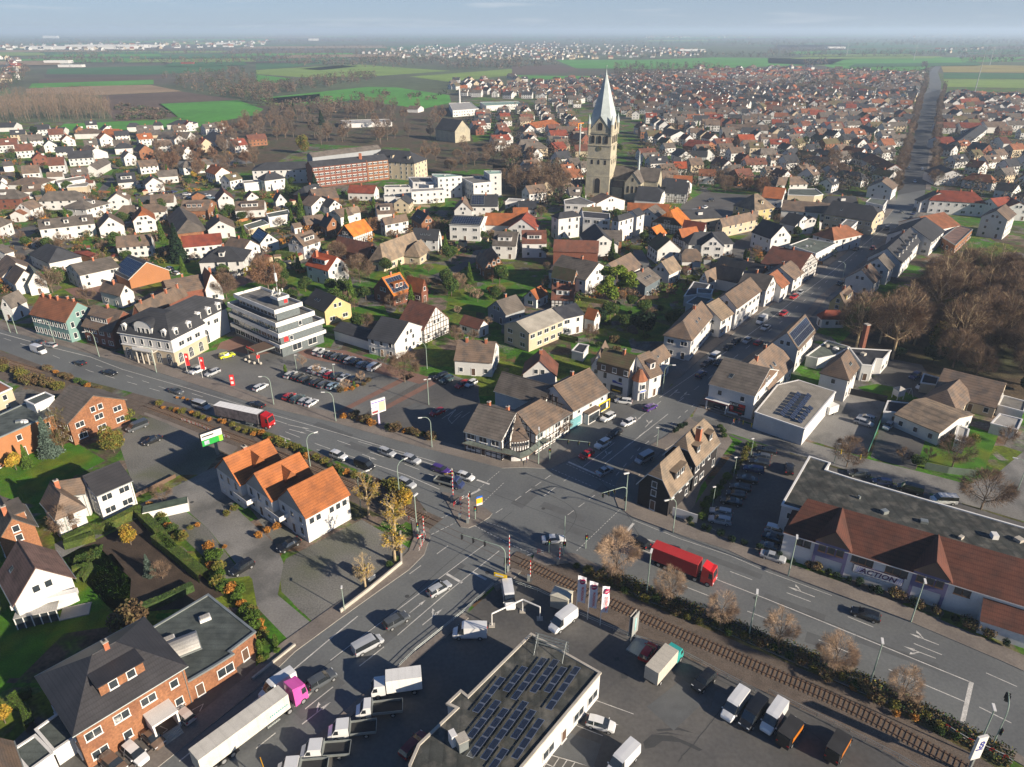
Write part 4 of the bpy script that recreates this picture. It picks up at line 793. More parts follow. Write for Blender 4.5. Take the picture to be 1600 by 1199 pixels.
h('C31',(585,565),(640,524),(652,664),9,4.6,'br','w','small shaded gable above the yellow house',group=ST)
h('C31',(688,492),(725,460),(745,588),10,5.8,'gy','w','second gable above the yellow house','nochim',group=ST)
h('B3',(745,122),(850,38),(850,225),9.4,5.4,'br','y','the only yellow gable on the main street','dorm1',group=ST)
h('B3',(600,297),(750,297),(530,392),5.6,3.2,'rd','w','low hipped pavilion below the yellow one','hip','nochim')
h('B3',(197,529),(388,340),(360,680),11.6,7,'br','w','big solar roof on the main street','solar',group=ST,wins='s')
h('B2',(1128,850),(1378,640),(1420,1050),10.4,4.6,'br','w','two tall brick chimneys','sky3','jerkb',chim=2,group=ST)
h('B2',(445,406),(640,200),(550,612),11,6.8,'br','w','hipped corner block with shops, left of the main street','hipa','sky2',group=ST,wins='w')
h('B2',(690,240),(822,167),(820,430),10,6,'ta','w','over a red-lettered shop, second from the hipped corner block','nochim',group=ST)
h('B2',(885,130),(1150,-48),(1045,262),11.6,7.6,'br','w','two storeys of wide windows above the shops','nochim',group=ST,wins='w',sp=3.4)
h('C21',(25,890),(245,806),(115,965),8.6,6.2,'gl','c','pale grey roof and roof terrace, behind the corner gables','nochim',wins='w')
h('C21',(258,802),(400,772),(335,872),8.6,6.2,'nv','w','dark half with white balconies, below the green pine','nochim')
h('B1',(655,402),(765,430),(742,545),7,4,'or','w','small, left of the green pine','nochim')
h('B1',(285,152),(525,165),(445,332),9.2,4.2,'dr','tf','dormer and two chimneys, left of the green pine','dorm1',chim=2)
h('B1',(55,228),(182,166),(148,312),6.2,3.4,'or','w','small cottage beside the dark red half-timbered one','nochim')
h('B1',(152,956),(178,825),(335,1122),9,4.4,'dr','w','white gable behind the corner restaurant',wins='q')
h('B1',(770,882),(838,742),(862,990),10.4,6.2,'br','w','shaded gable left of the corner shop','nochim',wins='w')
h('C32',(910,258),(1198,372),(1168,508),5.2,3.6,'ta','w','wide felted slope behind the bare side-road trees','nochim')
flat('C32',[(1192,418),(1258,442),(1235,530),(1172,505)],3,'lt','w','white slatted patio roof right of the felt-roofed bungalow',nwin=False,cat='patio roof',name='patio_roof')
flat('C32',[(750,264),(898,282),(870,345),(725,330)],3.4,'nv','w','black flat-roofed garage joined to the felt-roofed bungalow',cat='garage',name='garage')
flat('C32',[(975,95),(1070,120),(1055,165),(955,150)],3,'nv','c','small garage behind the playground',cat='garage',name='garage',nwin=False)
flat('C32',[(1470,230),(1620,270),(1600,332),(1440,290)],3,'fg','w','slatted grey carport at the right edge',cat='carport',name='carport',nwin=False)
flat('C32',[(1450,345),(1590,380),(1560,445),(1395,405)],2.8,'lt','w','pale flat-roofed garage near the right edge',cat='garage',name='garage',nwin=False)
h('C32',(1100,60),(1490,155),(1440,318),6.8,3,'br','c','wide bungalow below the dark park','nochim')
h('C32',(1120,195),(1195,130),(1215,310),6.6,3.2,'br','c','hipped wing of the wide bungalow','hipa','nochim')
h('B3',(758,790),(835,700),(865,1012),11,6.6,'br','w','hipped, next to the tall brick stack','hipa','sky2',wins='s')
flat('B3',[(850,690),(1280,715),(1200,805),(1130,800),(1090,872),(980,862)],5,'nv','w','white hall with large black flat roof behind the tall stack',clutter=2)
flat('B3',[(620,612),(850,680),(700,765),(520,800),(400,772)],3.4,'gn','w','low green flat roof between the big solar house and the hipped one',clutter=2,nwin=False)
ck = MB(); cp = at('B3',940,845); ck.box((0,0,0),(1.1,1.3,12),WALL['b'],.3); ck.box((0,0,12),(1.3,1.5,.25),CONC,.3); o = ck.build('brick_chimney',None,(cp.x,cp.y,0)); tag(o,'tall free-standing brick stack beside the hipped house','chimney stack')
flat('B4',[(560,932),(725,962),(640,1062),(460,1082)],4,'nv','w','black flat extension in the shaded yards',nwin=False)
flat('B4',[(598,1002),(760,1012),(742,1062),(594,1052)],5.2,'fg','w','small grey flat-roofed house in the shaded yards')
flat('B4',[(480,1152),(590,1082),(760,1112),(640,1192)],4,'gn','w','green-grey flat roof behind the main-street corner block',nwin=False)
flat('B1',[(490,850),(560,775),(665,795),(610,880)],2.8,'nv','w','dark carport in the yard behind the corner gables',cat='carport',name='carport',nwin=False)
# ---- lower left
h('C02',(345,772),(525,745),(548,822),8,5.4,'br','w','rear wing of the hip-roofed one by the hedge','nochim')
h('C02',(380,845),(312,770),(322,990),8.6,5,'br','w','hip-ended, between brick house and black-tiled house','hipa')
H(('C02',515,738),('C02',745,643),('C02',590,870),8.8,6,'sl','w',label='white house with glossy black tiled roof beside the gravel yard',opts=('nochim',),group=HOUSEG,wins='w')
h('C02',(75,1000),(0,858),(225,1030),8.6,5,'gy','o','brick gable at the left edge by the hedge lane','dorm1')
h('D0',(185,158),(92,10),(45,325),10,4.8,'pv','w','with glazed winter garden on the dark lawn','sky1',wins='w')
WG = thing('winter_garden','glazed white winter garden and terrace of the purple-roofed white house','winter garden',at('D0',205,455),math.radians(20)); k = MB(); k.box((0,1.3,2.3),(6.2,3.0,.12),ROOF['lt']); k.build('roof',WG)
for i in range(6): k = MB(); k.box((-3+i*1.2,-.1,0),(.12,.12,2.3),FRAMEW); k.build('post',WG)
k = MB(); k.face([(-3,-.05,0),(3,-.05,0),(3,-.05,2.3),(-3,-.05,2.3)],GLASS); k.build('glazing',WG); k = MB(); k.box((5.2,1.2,0),(4.4,3.0,.2),CONC); k.box((1.2,2.3,2.7),(9.6,1.2,.9),FRAMEW); k.build('balcony',WG)
h('C02',(582,232),(430,165),(405,408),10.4,6,'gy','o','brick and grey gable beside the tracks','nochim',wins='w')
flat('C02',[(0,490),(200,402),(330,352),(285,292),(150,282),(0,350),(-150,420),(-150,560)],7,'fs','oo','orange flats with green-grey flat roof at the left edge',clutter=4)
flat('C02',[(155,262),(280,210),(335,235),(215,290)],9,'fs','w','white penthouse terrace on the orange flats',nwin=False,name='penthouse')
flat('C02',[(-120,170),(-10,140),(72,185),(-40,235)],8.4,'rb','c','cream rendered block cut by the left edge above the flats')
flat('D0',[(185,1000),(310,910),(430,1010),(280,1112)],3,'fs','w','garage with green-grey felt roof left of the big brick house',cat='garage',name='garage',nwin=False)
flat('D0',[(60,1110),(182,1030),(275,1125),(150,1215)],2.9,'fs','w','second felt-roofed garage, lower, at the bottom left',cat='garage',name='garage',nwin=False)
h('D0',(-60,1030),(20,1290),(110,1215),6,3,'br','w','in the bottom left corner','nochim',nw=0)
# ---- beyond the centre (top left, schools, church)
for a in [((0,767),(105,765),(0,808),7.5,4,'dk','w','left edge, below the tall bare wood'),((325,797),(408,795),(330,825),7,4,'dk','w','small dark one above the cypress row'),((655,806),(742,806),(645,862),7.5,3.8,'or','b','the orange one below the ploughed field'),
 ((850,820),(1000,810),(870,862),7,3.6,'gy','c','long cream one below the green strip'),((1000,824),(1190,824),(1050,905),8,3.4,'gy','w','widest grey slope below the fields'),((1330,820),(1440,856),(1395,905),8.5,4,'dk','w','steep white gable left of the park trees'),
 ((545,905),(600,925),(525,960),8,4,'br','w','white gable near the lawn'),((560,1030),(650,985),(640,1045),8,4.6,'gy','w','L-shaped above the row of cars'),((10,1010),(75,1005),(5,1050),6,4,'gy','w','low at the left edge above the shrub'),((960,660),(1030,662),(975,690),7,4,'br','w','alone at the edge of the long meadow')]:
 h('C00' if a[-1] != 'alone at the edge of the long meadow' else 'C10',a[0],a[1],a[2],*a[3:8])
for a in [((533,803),(572,802),(505,850)),((810,768),(850,767),(800,795)),((965,760),(1000,760),(950,785)),((1110,750),(1160,750),(1100,785)),((745,895),(785,893),(735,930))]:
 h('C00',*a,8,4.5,'br' if a[0][0] == 533 else 'dk','w','hipped, %s below the ploughed field' % {533: 'leftmost',810: 'second from left',965: 'third from left',1110: 'rightmost',745: 'nearest'}[a[0][0]],'hip')
h('C30',(1190,880),(1330,780),(1330,840),8,5,'dk','w','right of the far avenue','nochim')
for i,(a,b,e,rk) in enumerate([((650,960),(800,1030),(680,1045),'or'),((350,762),(462,762),(345,810),'rd'),((1050,762),(1165,765),(1052,797),'dr'),((1195,765),(1330,768),(1192,808),'rd'),((1045,855),(1150,855),(1040,905),'rd'),((1345,760),(1480,760),(1350,830),'br'),((1440,855),(1490,855),(1400,905),'dr'),((1080,1030),(1160,1065),(1015,1090),'br')]):
 h('C30',a,b,e,9.5,5.5,rk,'w',['big, left of the far avenue','square, left of the far avenue','left one of the red row right of the avenue','right one of the red row right of the avenue','single, right of the avenue','broad, far right','steep, far right beside solar roof','hipped, right of the avenue by the parking'][i],'nochim')
for i,(a,b,e,rk,wk) in enumerate([((100,770),(250,745),(70,785),'or','w'),((1335,775),(1599,780),(1370,825),'br','w'),((1410,840),(1510,840),(1405,888),'ro','o'),((1110,870),(1245,885),(1095,915),'rd','o'),((1110,940),(1225,945),(1100,975),'dk','w'),((980,800),(1055,820),(965,850),'dk','w'),((1010,1010),(1092,1010),(1005,1055),'ro','w'),((1010,1095),(1130,1100),(1002,1130),'or','w'),((1170,1055),(1275,1060),(1165,1095),'rb','w'),((955,1110),(1100,1125),(935,1185),'dk','w'),((350,990),(415,985),(345,1040),'gy','w'),((425,1010),(490,1005),(415,1050),'gy','w'),((390,905),(500,905),(375,945),'dr','c'),((255,855),(330,855),(240,890),'dk','w'),((275,790),(400,790),(270,830),'br','w'),((1040,925),(1090,945),(1000,965),'gy','w'),((1010,980),(1055,980),(960,1010),'dk','g')]):
 h('C20',a,b,e,9,5,rk,wk,['left of the tower, long and low','far right of the tower, longest ridge','square brick, far right of the tower','balconied, right of the church','long balconies, right of the church','broad white front, right of the tower','small cube, right of the nave','in front of the small red cube','half-timbered, right of the small red cube','dark, broad, just right of the nave','left one of two, at the tower foot','right one of two, at the tower foot','behind the yellow crane','left of the yellow crane','wide, left of the spire','grey gable above the balconies','low grey, near the church lawn'][i],'nochim')
# ================================================================ LANDMARK BUILDINGS
def text_mesh(s,size,m,depth=.02,shear=0.0,bold=.0):
 cu = bpy.data.curves.new('t','FONT'); cu.body = s; cu.size = size; cu.extrude = depth; cu.align_x = 'CENTER'; cu.align_y = 'CENTER'; cu.shear = shear; cu.offset = bold; cu.resolution_u = 2
 ob = bpy.data.objects.new('t',cu); C.objects.link(ob); dg = bpy.context.evaluated_depsgraph_get(); me = bpy.data.meshes.new_from_object(ob.evaluated_get(dg)); bpy.data.objects.remove(ob); bpy.data.curves.remove(cu)
 me.materials.clear(); me.materials.append(m)
 return me
def wall_text(parent,s,size,m,loc,ang,name='lettering',**k):   # ang 0: on a wall facing -Y
 me = text_mesh(s,size,m,**k); o = bpy.data.objects.new(name,me); C.objects.link(o); o.parent = parent; o.location = loc; o.rotation_euler = (PI/2,0,ang); return o
def frame_of(pA,pB):    # local frame with origin pA, X along A->B, -Y towards viewer
 u = pB - pA; u.z = 0; L = u.length; rz = math.atan2(u.y,u.x); return (pA.x,pA.y,0),rz,L
def inv(loc,rz,p):
 dx,dy = p.x - loc[0],p.y - loc[1]; c,s = math.cos(-rz),math.sin(-rz); return (dx*c - dy*s,dx*s+dy*c)
# ---- white house with three orange gables
t_lab = 'white house with three parallel orange-tiled gables between lane and railway'
A = at('K8',960,480,10.5); B = at('K8',1370,275,10.5); E_ = at('K8',1130,745,6)
ux = (B - A).normalized(); rz = math.atan2(ux.y,ux.x); Yv = Vector((-ux.y,ux.x,0)); hw = abs((E_ - A).dot(Yv)); L = (B - A).length
print('triple hw',hw,'L',L)
L = min(L,17); T3 = thing('gabled_house',t_lab,'house',((A.x),(A.y),0),rz,HOUSEG)
A2_ = at('K8',662,340,10.5); A1_ = at('K8',388,205,10.5)
offy = [0,(A2_ - A).dot(Yv),(A1_ - A).dot(Yv)]; offx = [0,(A2_ - A).dot(ux),(A1_ - A).dot(ux)]; print('triple offs',offy,offx)
for k in range(3):
 oy,ox = offy[k],offx[k]; hwk = hw if k == 0 else (offy[k] - offy[k - 1]) - hw if k == 1 else 0
 F,*_ = roof_geo(L,2*hw,6,10.5); F = [[(x+L/2+ox,y+oy,z) for x,y,z in f] for f in F]
 roof_mb(F,ROOF['ot'],.22).build('roof',T3)
 mb = MB(); x0,x1 = ox+.25,ox+L - .25; w2 = hw - .35
 mb.prism([(x0,oy - w2),(x1,oy - w2),(x1,oy+w2),(x0,oy+w2)],-.3,6.0 - k*.003,WALL['w'])
 for x,s in ((x0,-1),(x1,1)):
  g = [(x - s*0,oy - w2,6),(x,oy+w2,6),(x,oy,10.2)]; mb.face(g if s > 0 else g[::-1],WALL['gr']); mb.face([(q[0] - s*.2,q[1],q[2]) for q in (g[::-1] if s > 0 else g)],WALL['gr'])
 mb.build('wall',T3)
 rg = random.Random(k)
 wall_windows(T3,(x0,oy+w2 - .3),(x0,oy - w2+.3),.2,5.8,-PI/2,True,rg,None,'st',2.3)
 if k == 0:
  for i in range(6): put_window(T3,x0+1.2+i*(x1 - x0 - 2.4)/5,oy - w2 - .03,4.0,0,'s' if i != 2 else 'su',True)
 if k > 0:   # small cross dormer lying in the valley slope
  d = MB(); xm = ox+L*.55; ya = oy - .3;
  d.add([(xm - 1.6,oy - hw*.75,7.6),(xm+1.6,oy - hw*.75,7.6),(xm,oy - hw*.8,9.8),(xm,oy - .2,10.0)],[(0,1,2),(0,2,3),(2,1,3)],ROOF['ot']); d.build('dormer',T3)
 if k < 2: # balcony on the shaded side
  bl = MB(); yb = oy+(offy[k+1] - oy)*.42; bl.box((x0 - 1.0,yb,2.9),(2.0,5.0,.18),CONC); bl.box((x0 - 2.0,yb,3.05),(.08,5.0,.95),WALL['w']); bl.box((x0 - 1.0,yb - 2.5,3.05),(2.0,.08,.95),FRAMEW); bl.build('balcony',T3)
  ds = MB(); ds.tube((x0 - .7,yb+3.2,4.6),(x0 - .82,yb+3.15,4.65),.5,.42,FRAMEW,12); ds.build('satellite_dish',T3)
chimney(T3,2.5,offy[2]+.2,10.3,.6,.8); FOOT.append((A.x+ux.x*8+Yv.x*9,A.y+ux.y*8+Yv.y*9,16))
# ---- white villa with slate mansard (bank annex)
def mansard(loc,rz,w_,d_,he,zm,zt,ins1,ins2,parent,rm):   # footprint 0..w_, 0..d_
 def ring(i,z): return [(i,i,z),(w_ - i,i,z),(w_ - i,d_ - i,z),(i,d_ - i,z)]
 mb = MB(); R0,R1,R2 = ring(-.5,he),ring(ins1,zm),ring(ins2,zt)
 for a,b in ((R0,R1),(R1,R2)):
  for i in range(4): j = (i+1) % 4; mb.face([a[i],a[j],b[j],b[i]],rm)
 mb.face(R2,rm); mb.face([(x,y,he - .25) for x,y,z in R0][::-1],FRAMEW)
 for i in range(4): j = (i+1) % 4; a,b = R0[i],R0[j]; mb.face([(a[0],a[1],he - .25),(b[0],b[1],he - .25),b,a],FRAMEW)
 return mb.build('roof',parent)
pA = at('A4',575,1020); pB = at('A4',865,860); pL = at('A4',100,905)
loc,rz,Lw = frame_of(pA,pB); dep = (pL - pA).length; print('villa',Lw,dep)
V = thing('villa','big white villa with slate mansard roof and arched windows beside the bank','villa',loc,rz+PI/2 - PI/2,None)
# local: X along the sunny side, Y away along the street front
dloc = inv(loc,rz,pL); print('villa street side',dloc)
dep = min(dep,20); W1 = 13.5
mb = MB(); mb.prism([(0,0),(W1,0),(W1,dep),(0,dep)],-.3,8.4,WALL['w']); mb.prism([(-.08,-.08),(W1+.05,-.08),(W1+.05,dep+.05),(-.08,dep+.05)],-.2,4.4,WALL['c']); mb.box((W1/2,dep/2,4.5),(W1+.5,dep+.5,.25),FRAMEW); mb.build('wall',V)
mansard(loc,rz,W1,dep,8.4,11.6,14,.9,5.4,V,ROOF['dk'])
W2 = 14; mb = MB(); mb.prism([(W1+.02,3),(W1+W2,3),(W1+W2,15),(W1+.02,15)],-.3,8.2,WALL['w']); mb.build('wing_wall',V)
mb = MB(); m2 = ROOF['dk']; a0,a1,b0,b1 = W1 - 6,W1+W2+.3,2.5,15.5
mb.face([(a0,b0,8.3),(a1,b0,8.3),(a1 - 1,b0+1,11.2),(a0,b0+1,11.2)],m2); mb.face([(a0,b0+1,11.2),(a1 - 1,b0+1,11.2),(a1 - 6,9,13.7),(a0,9,13.7)],m2); mb.face([(a1,b0,8.3),(a1,b1,8.3),(a1 - 1,b1 - 1,11.2),(a1 - 1,b0+1,11.2)],m2); mb.face([(a1 - 1,b0+1,11.2),(a1 - 1,b1 - 1,11.2),(a1 - 6,9,13.7)],m2); mb.face([(a1,b1,8.3),(a0,b1,8.3),(a0,b1 - 1,11.2),(a1 - 1,b1 - 1,11.2)],m2); mb.face([(a1 - 1,b1 - 1,11.2),(a0,b1 - 1,11.2),(a0,9,13.7),(a1 - 6,9,13.7)],m2); mb.build('wing_roof',V)
def arch_window(parent,x,y,z,ang,w_=1.5,h_=2.9):
 mb = MB(); n = 8; q = [(-w_/2,0),(w_/2,0),(w_/2,h_ - w_/2)]+[(w_/2*math.cos(PI*i/n),h_ - w_/2+w_/2*math.sin(PI*i/n)) for i in range(1,n)]+[(-w_/2,h_ - w_/2)]
 s = 1.18; mb.face([(a*s,-.03,b*1.04 - .08) for a,b in q],FRAMEW); mb.face([(a,-.05,b) for a,b in q],GLASS)
 for a in (-w_/6,w_/6): mb.box((a,-.06,0),(.07,.03,h_ - .4),FRAMEW)
 mb.box((0,-.06,h_*.55),(w_,.03,.07),FRAMEW); return mb.build('arched_window',parent,(x,y,z),ang)
for i in range(3): arch_window(V,2.2+i*4.2,-.1,.6,0,1.6,3.0)
for x in (3.6,6.8,10.2): put_window(V,x,-.03,5.4,0,'w',True)
arch_window(V,W1+3,2.95,.3,0,2.6,4.4); put_window(V,W1+8.5,2.95,5.2,0,'w',True); put_window(V,W1+5.2,2.95,5.6,0,'s',True)
for i in range(5): arch_window(V,-.1,1.8+i*(dep - 3.6)/4,.5,-PI/2,1.7,3.3)
for i in range(6): put_window(V,-.03,1.6+i*(dep - 3.2)/5,5.5,-PI/2,'t',True)
def villa_dormer(x,y,ang,s=1.0):
 d = MB(); d.box((0,.9,0),(1.6*s,2.0,1.9*s),WALL['w']); d.add([(-1.0*s,-.25,1.9*s),(1.0*s,-.25,1.9*s),(0,-.25,2.5*s),(-1.0*s,2,1.9*s),(1.0*s,2,1.9*s),(0,2,2.5*s)],[(0,1,2),(1,4,5,2),(0,2,5,3)],FRAMEW)
 o = d.build('dormer',V,(x,y,8.9),ang); link('window',win_mesh('s')[2],o,(0,-.14,.35))
for x in (2.6,8.0): villa_dormer(x,.1,0)
for x in (W1+1.5,W1+6,W1+10.5): villa_dormer(x,2.7,0)
for y in (2.2,dep - 2.2): villa_dormer(.1,y,-PI/2)
d = MB(); d.box((0,1.2,0),(6.4,2.6,2.4),WALL['w']); n = 10
arc = [(3.2*math.cos(PI*i/n),2.4+1.9*math.sin(PI*i/n)) for i in range(n+1)]
d.face([(a,-.1,b) for a,b in reversed(arc)],WALL['w'])
for i in range(n): d.face([(arc[i][0]*1.06,-.3,arc[i][1]*1.03),(arc[i+1][0]*1.06,-.3,arc[i+1][1]*1.03),(arc[i+1][0]*1.06,4.5,arc[i+1][1]*1.03),(arc[i][0]*1.06,4.5,arc[i][1]*1.03)][::-1],ROOF['dk'])
bd = d.build('gable',V,(.1,dep/2,8.7),-PI/2)
for x in (-1.6,0,1.6): link('window',win_mesh('t')[2],bd,(x,-.14,.4))
pc = MB()
for i in range(4): pc.tube((-1.6,dep/2 - 3+i*2,0),(-1.6,dep/2 - 3+i*2,4.2),.22,.2,CONC,8)
pc.box((-1.1,dep/2,4.2),(2.0,7.4,.3),CONC); pc.box((-2.0,dep/2,4.5),(.15,7.4,.8),FRAMEW); pc.build('porch',V)
FOOT.append((pA.x+8,pA.y+14,20))
# ---- stepped bank building
q0 = at('K1',905,1060); q1 = at('K1',1335,905); q2 = at('K1',60,880)
loc,rz,Lx = frame_of(q0,q1); yb = inv(loc,rz,q2); print('bank',Lx,yb)
Lx = 15; Ly = 26
BK = thing('bank_building','stepped bank building with white parapet bands and roof masts','bank',loc,rz)
def tier(x0,y0,x1,y1,z0,z1,wm,nm='storey'):
 mb = MB(); mb.prism([(x0,y0),(x1,y0),(x1,y1),(x0,y1)],z0,z1,wm); return mb.build(nm,BK)
def parap(x0,y0,x1,y1,z,h_=1.1,rm='fg'):
 mb = MB(); w_ = .25
 for (a,b,c,d) in ((x0,y0,x1,y0+w_),(x0,y1 - w_,x1,y1),(x0,y0+w_,x0+w_,y1 - w_),(x1 - w_,y0+w_,x1,y1 - w_)): mb.prism([(a,b),(c,b),(c,d),(a,d)],z - .5,z+h_ - .5,WHITE)
 mb.build('parapet',BK); mb = MB(); mb.prism([(x0+w_,y0+w_),(x1 - w_,y0+w_),(x1 - w_,y1 - w_),(x0+w_,y1 - w_)],z - .1,z,ROOF[rm]); mb.build('flat_roof',BK)
lv = [(0,0,15.5,27,0,3.6),(0,0,15.5,27,3.6,6.9),(0,.6,12.8,27,6.9,10.2),(1.8,3.2,10.4,25,10.2,13.2)]
for (x0,y0,x1,y1,z0,z1) in lv: tier(x0+.3,y0+.3,x1 - .3,y1 - .3,z0,z1,WALL['gp'])
parap(-.6,-.4,15.9,27.4,3.7); parap(-.5,-.3,15.8,27.3,7.0,1.4); parap(-.5,.2,13.1,27.3,10.3,1.4); parap(1.2,2.7,10.9,25.5,13.3,1.3)
tier(5.2,6.5,8.6,10,13.2,15.6,WALL['gp'],'lift_house'); parap(4.9,6.2,8.9,10.3,15.7,.9)
tier(15.2,5.5,18.2,9.5,0,3.2,WALL['gp'],'side_bay'); parap(14.9,5.2,18.5,9.8,3.4,1.3)
def ribbon(y0,y1,x,z,h_,n,ang=-PI/2):
 for i in range(n):
  yy = y0+(y1 - y0)*(i+.5)/n; wd = abs(y1 - y0)/n
  mb = MB(); mb.box((0,0,0),(wd*.94,.1,h_),FRAMEW);
  for s in (-1,1): mb.face([(s*wd*.23 - wd*.2,-.07,.12),(s*wd*.23+wd*.2,-.07,.12),(s*wd*.23+wd*.2,-.07,h_ - .12),(s*wd*.23 - wd*.2,-.07,h_ - .12)],GLASS)
  mb.build('window',BK,(x,yy,z),ang)
ribbon(1,26,.22,1.0,2.2,9); ribbon(1,26,.22,4.5,1.9,8); ribbon(1.5,26,.22,8.0,1.7,8); ribbon(4,24,2.0,11.1,1.6,5)
for x,z in ((4,4.6),(8,8.0),(11,1.0),(5.5,1.0)): put_window(BK,x,.25 if z < 7 else .85,z,0,'p' if z < 2 else 's',True)
RED2 = mat('sign_red',(.62,.03,.03),.5,.05)
def sbank(parent,x,y,z,ang,s=1.0):
 mb = MB(); n = 14
 pts = [(math.cos(PI*i/n*1.0)*.75*s,math.sin(PI*i/n)*.55*s+.2*s) for i in range(n+1)]
 mb.face([(a,-.06,b) for a,b in reversed([(.75*s,-.85*s)]+pts+[(-.75*s,-.85*s)])],RED2)
 mb.face([(s*.3*math.cos(2*PI*i/n),-.06,1.08*s+s*.28*math.sin(2*PI*i/n)) for i in range(n)],RED2)
 return mb.build('logo',parent,(x,y,z),ang)
sbank(BK,2.2,.28,5.4,0,1.0); sbank(BK,7.6,6.46,14.5,0,.75)
cn = MB(); cn.prism([(-7,2),(.2,2),(.2,8),(-7,8)],3.0,3.4,METAL,WALL['bw'])
for p in ((-6.6,2.4),(-6.6,7.6)): cn.box((p[0],p[1],0),(.3,.3,3.0),CONC)
cn = cn.build('entrance_canopy',BK); wall_text(BK,'Sparkasse',1.0,RED2,(-7.1,5.2,3.85),-PI/2,'sign_lettering',depth=.05,bold=.03)
sb = MB(); sb.box((-6.8,1.9,1.6),(1.0,.1,1.0),RED2); sb.build('sign_board',BK)
ms = MB(); ms.tube((6.6,8.4,15.7),(6.6,8.4,25.5),.12,.05,METAL,6); ms.tube((6.6,8.4,20.5),(6.6,8.4,23),.38,.38,FRAMEW,8); ms.build('mast',BK)
ms = MB(); rg = random.Random(3)
for i in range(10):
 x,y = rg.uniform(5.2,8.6),rg.uniform(6.5,10); hh = rg.uniform(1,3); ms.tube((x,y,15.6),(x,y,15.6+hh),.05,.05,METAL,5); ms.box((x,y,15.6+hh - .8),(.25,.15,.9),FRAMEW)
ms.build('antenna_frame',BK)
FOOT.append((q0.x - 2,q0.y+14,20))
# ---- brick dentist house (lower left)
DH = house(('D0',478,615),('D0',605,545),('D0',445,1000),11.6,7.2,'sl','o',label='large orange brick house with dark hipped tile roof and white porch',opts=('hip','dorm1','bigd'),chim=1,wins='wsw',sp=3.0)
flat('D0',[(750,496),(1085,296),(1330,490),(1196,592),(1216,606),(1110,672),(938,772),(822,582)],4,'fs','o','low brick annex with large green-grey flat roof and rooflight vault',clutter=1,parapet=.3,wins='x',wsp=4.5,rows=1)
p = at('D0',925,575,4.0); rl = MB(); n = 8
q = [(2.0*math.cos(PI*i/n),1.0*math.sin(PI*i/n)) for i in range(n+1)]
for i in range(n): rl.face([(q[i][0],-3,q[i][1]),(q[i+1][0],-3,q[i+1][1]),(q[i+1][0],3,q[i+1][1]),(q[i][0],3,q[i][1])][::-1],ROOF['lt'])
rl.face([(a,-3,b) for a,b in q][::-1],ROOF['lt']); rl.face([(a,3,b) for a,b in q],ROOF['lt']); rl.box((0,0,-.1),(4.3,6.3,.25),METAL)
tag(rl.build('rooflight',None,(p.x,p.y,3.85),math.radians(-57)),'barrel-vaulted rooflight on the green-grey flat roof','rooflight')
for q_ in ((1068,418),(882,530)):
 p = at('D0',*q_,4.2); r_ = MB(); r_.box((0,0,0),(1.7,1.2,.5),FRAMEW); r_.box((0,0,.5),(1.4,.9,.18),ROOF['lt']); tag(r_.build('roof_dome',None,(p.x,p.y,3.8),.6),'small white roof dome, %s on the green-grey flat roof' % ('farther from the vault' if q_[0] > 1000 else 'touching the vault'),'roof dome')
# porch of the brick house: white frame
pp = at('D0',835,960); pr = MB(); pr.box((-1.6,0,0),(.25,3,3.0),WHITE); pr.box((1.6,0,0),(.25,3,3.0),WHITE); pr.box((0,0,3.0),(3.6,3.2,.35),WHITE)
for i in range(4): pr.box((0,-1.6 - i*.35,-.0),(2.8,.35,.7 - i*.16),CONC)
o = pr.build('porch',DH); M_ = Matrix.Translation(DH.location) @ Matrix.Rotation(DH.rotation_euler.z,4,'Z'); lp = M_.inverted() @ Vector((pp.x,pp.y,0)); o.location = (lp.x,min(v.co.y for c in DH.children if c.name.startswith('wall') for v in c.data.vertices) - 1.3,0)
# ---- slate-clad pair right of the junction
house(('C22',925,655),('C22',1045,548),('C22',1015,852),10.6,4.8,'ta','ds',label='front slate-clad house beside the junction, weathered tan roof',opts=('jerka','dorm1','nochim','trim'),wins='s')
house(('C22',1085,480),('C22',1200,375),('C22',1168,665),12,6.4,'ta','ds',label='taller rear slate-clad house with long tan roof and white windows',opts=('jerk','dorm2','stack','trim'),wins='tw',sp=2.4)
# ---- half-timbered corner restaurant
house(('K9',360,530),('K9',800,640),('K9',150,850),9.2,5.4,'gy','tf',label='left wing of the half-timbered corner restaurant, shaded roof',opts=('nochim','trim'),chim=2,wins='w',basek=None)
house(('K9',805,635),('K9',1090,475),('K9',940,960),9.2,5.4,'br','tf',label='right wing of the half-timbered corner restaurant, sunlit roof',opts=('hipb','nochim'),chim=0,wins='w')
cc = at('K9',850,985,5.4); mb = MB()
kk = at('K9',805,640,9.2); a0 = at('K9',735,985,5.4); a1 = at('K9',960,955,5.4)
ctr = Vector((kk.x,kk.y,0)); ra0 = math.atan2(a0.y - kk.y,a0.x - kk.x); ra1 = math.atan2(a1.y - kk.y,a1.x - kk.x); rr = (Vector((a0.x,a0.y,0)) - ctr).length; rr1 = (Vector((a1.x,a1.y,0)) - ctr).length
TR = thing('corner_tower','rounded half-timbered corner of the restaurant at the junction','corner tower',(kk.x,kk.y,0)); n = 7; rm_ = MB(); wl_ = MB(); tb = MB()
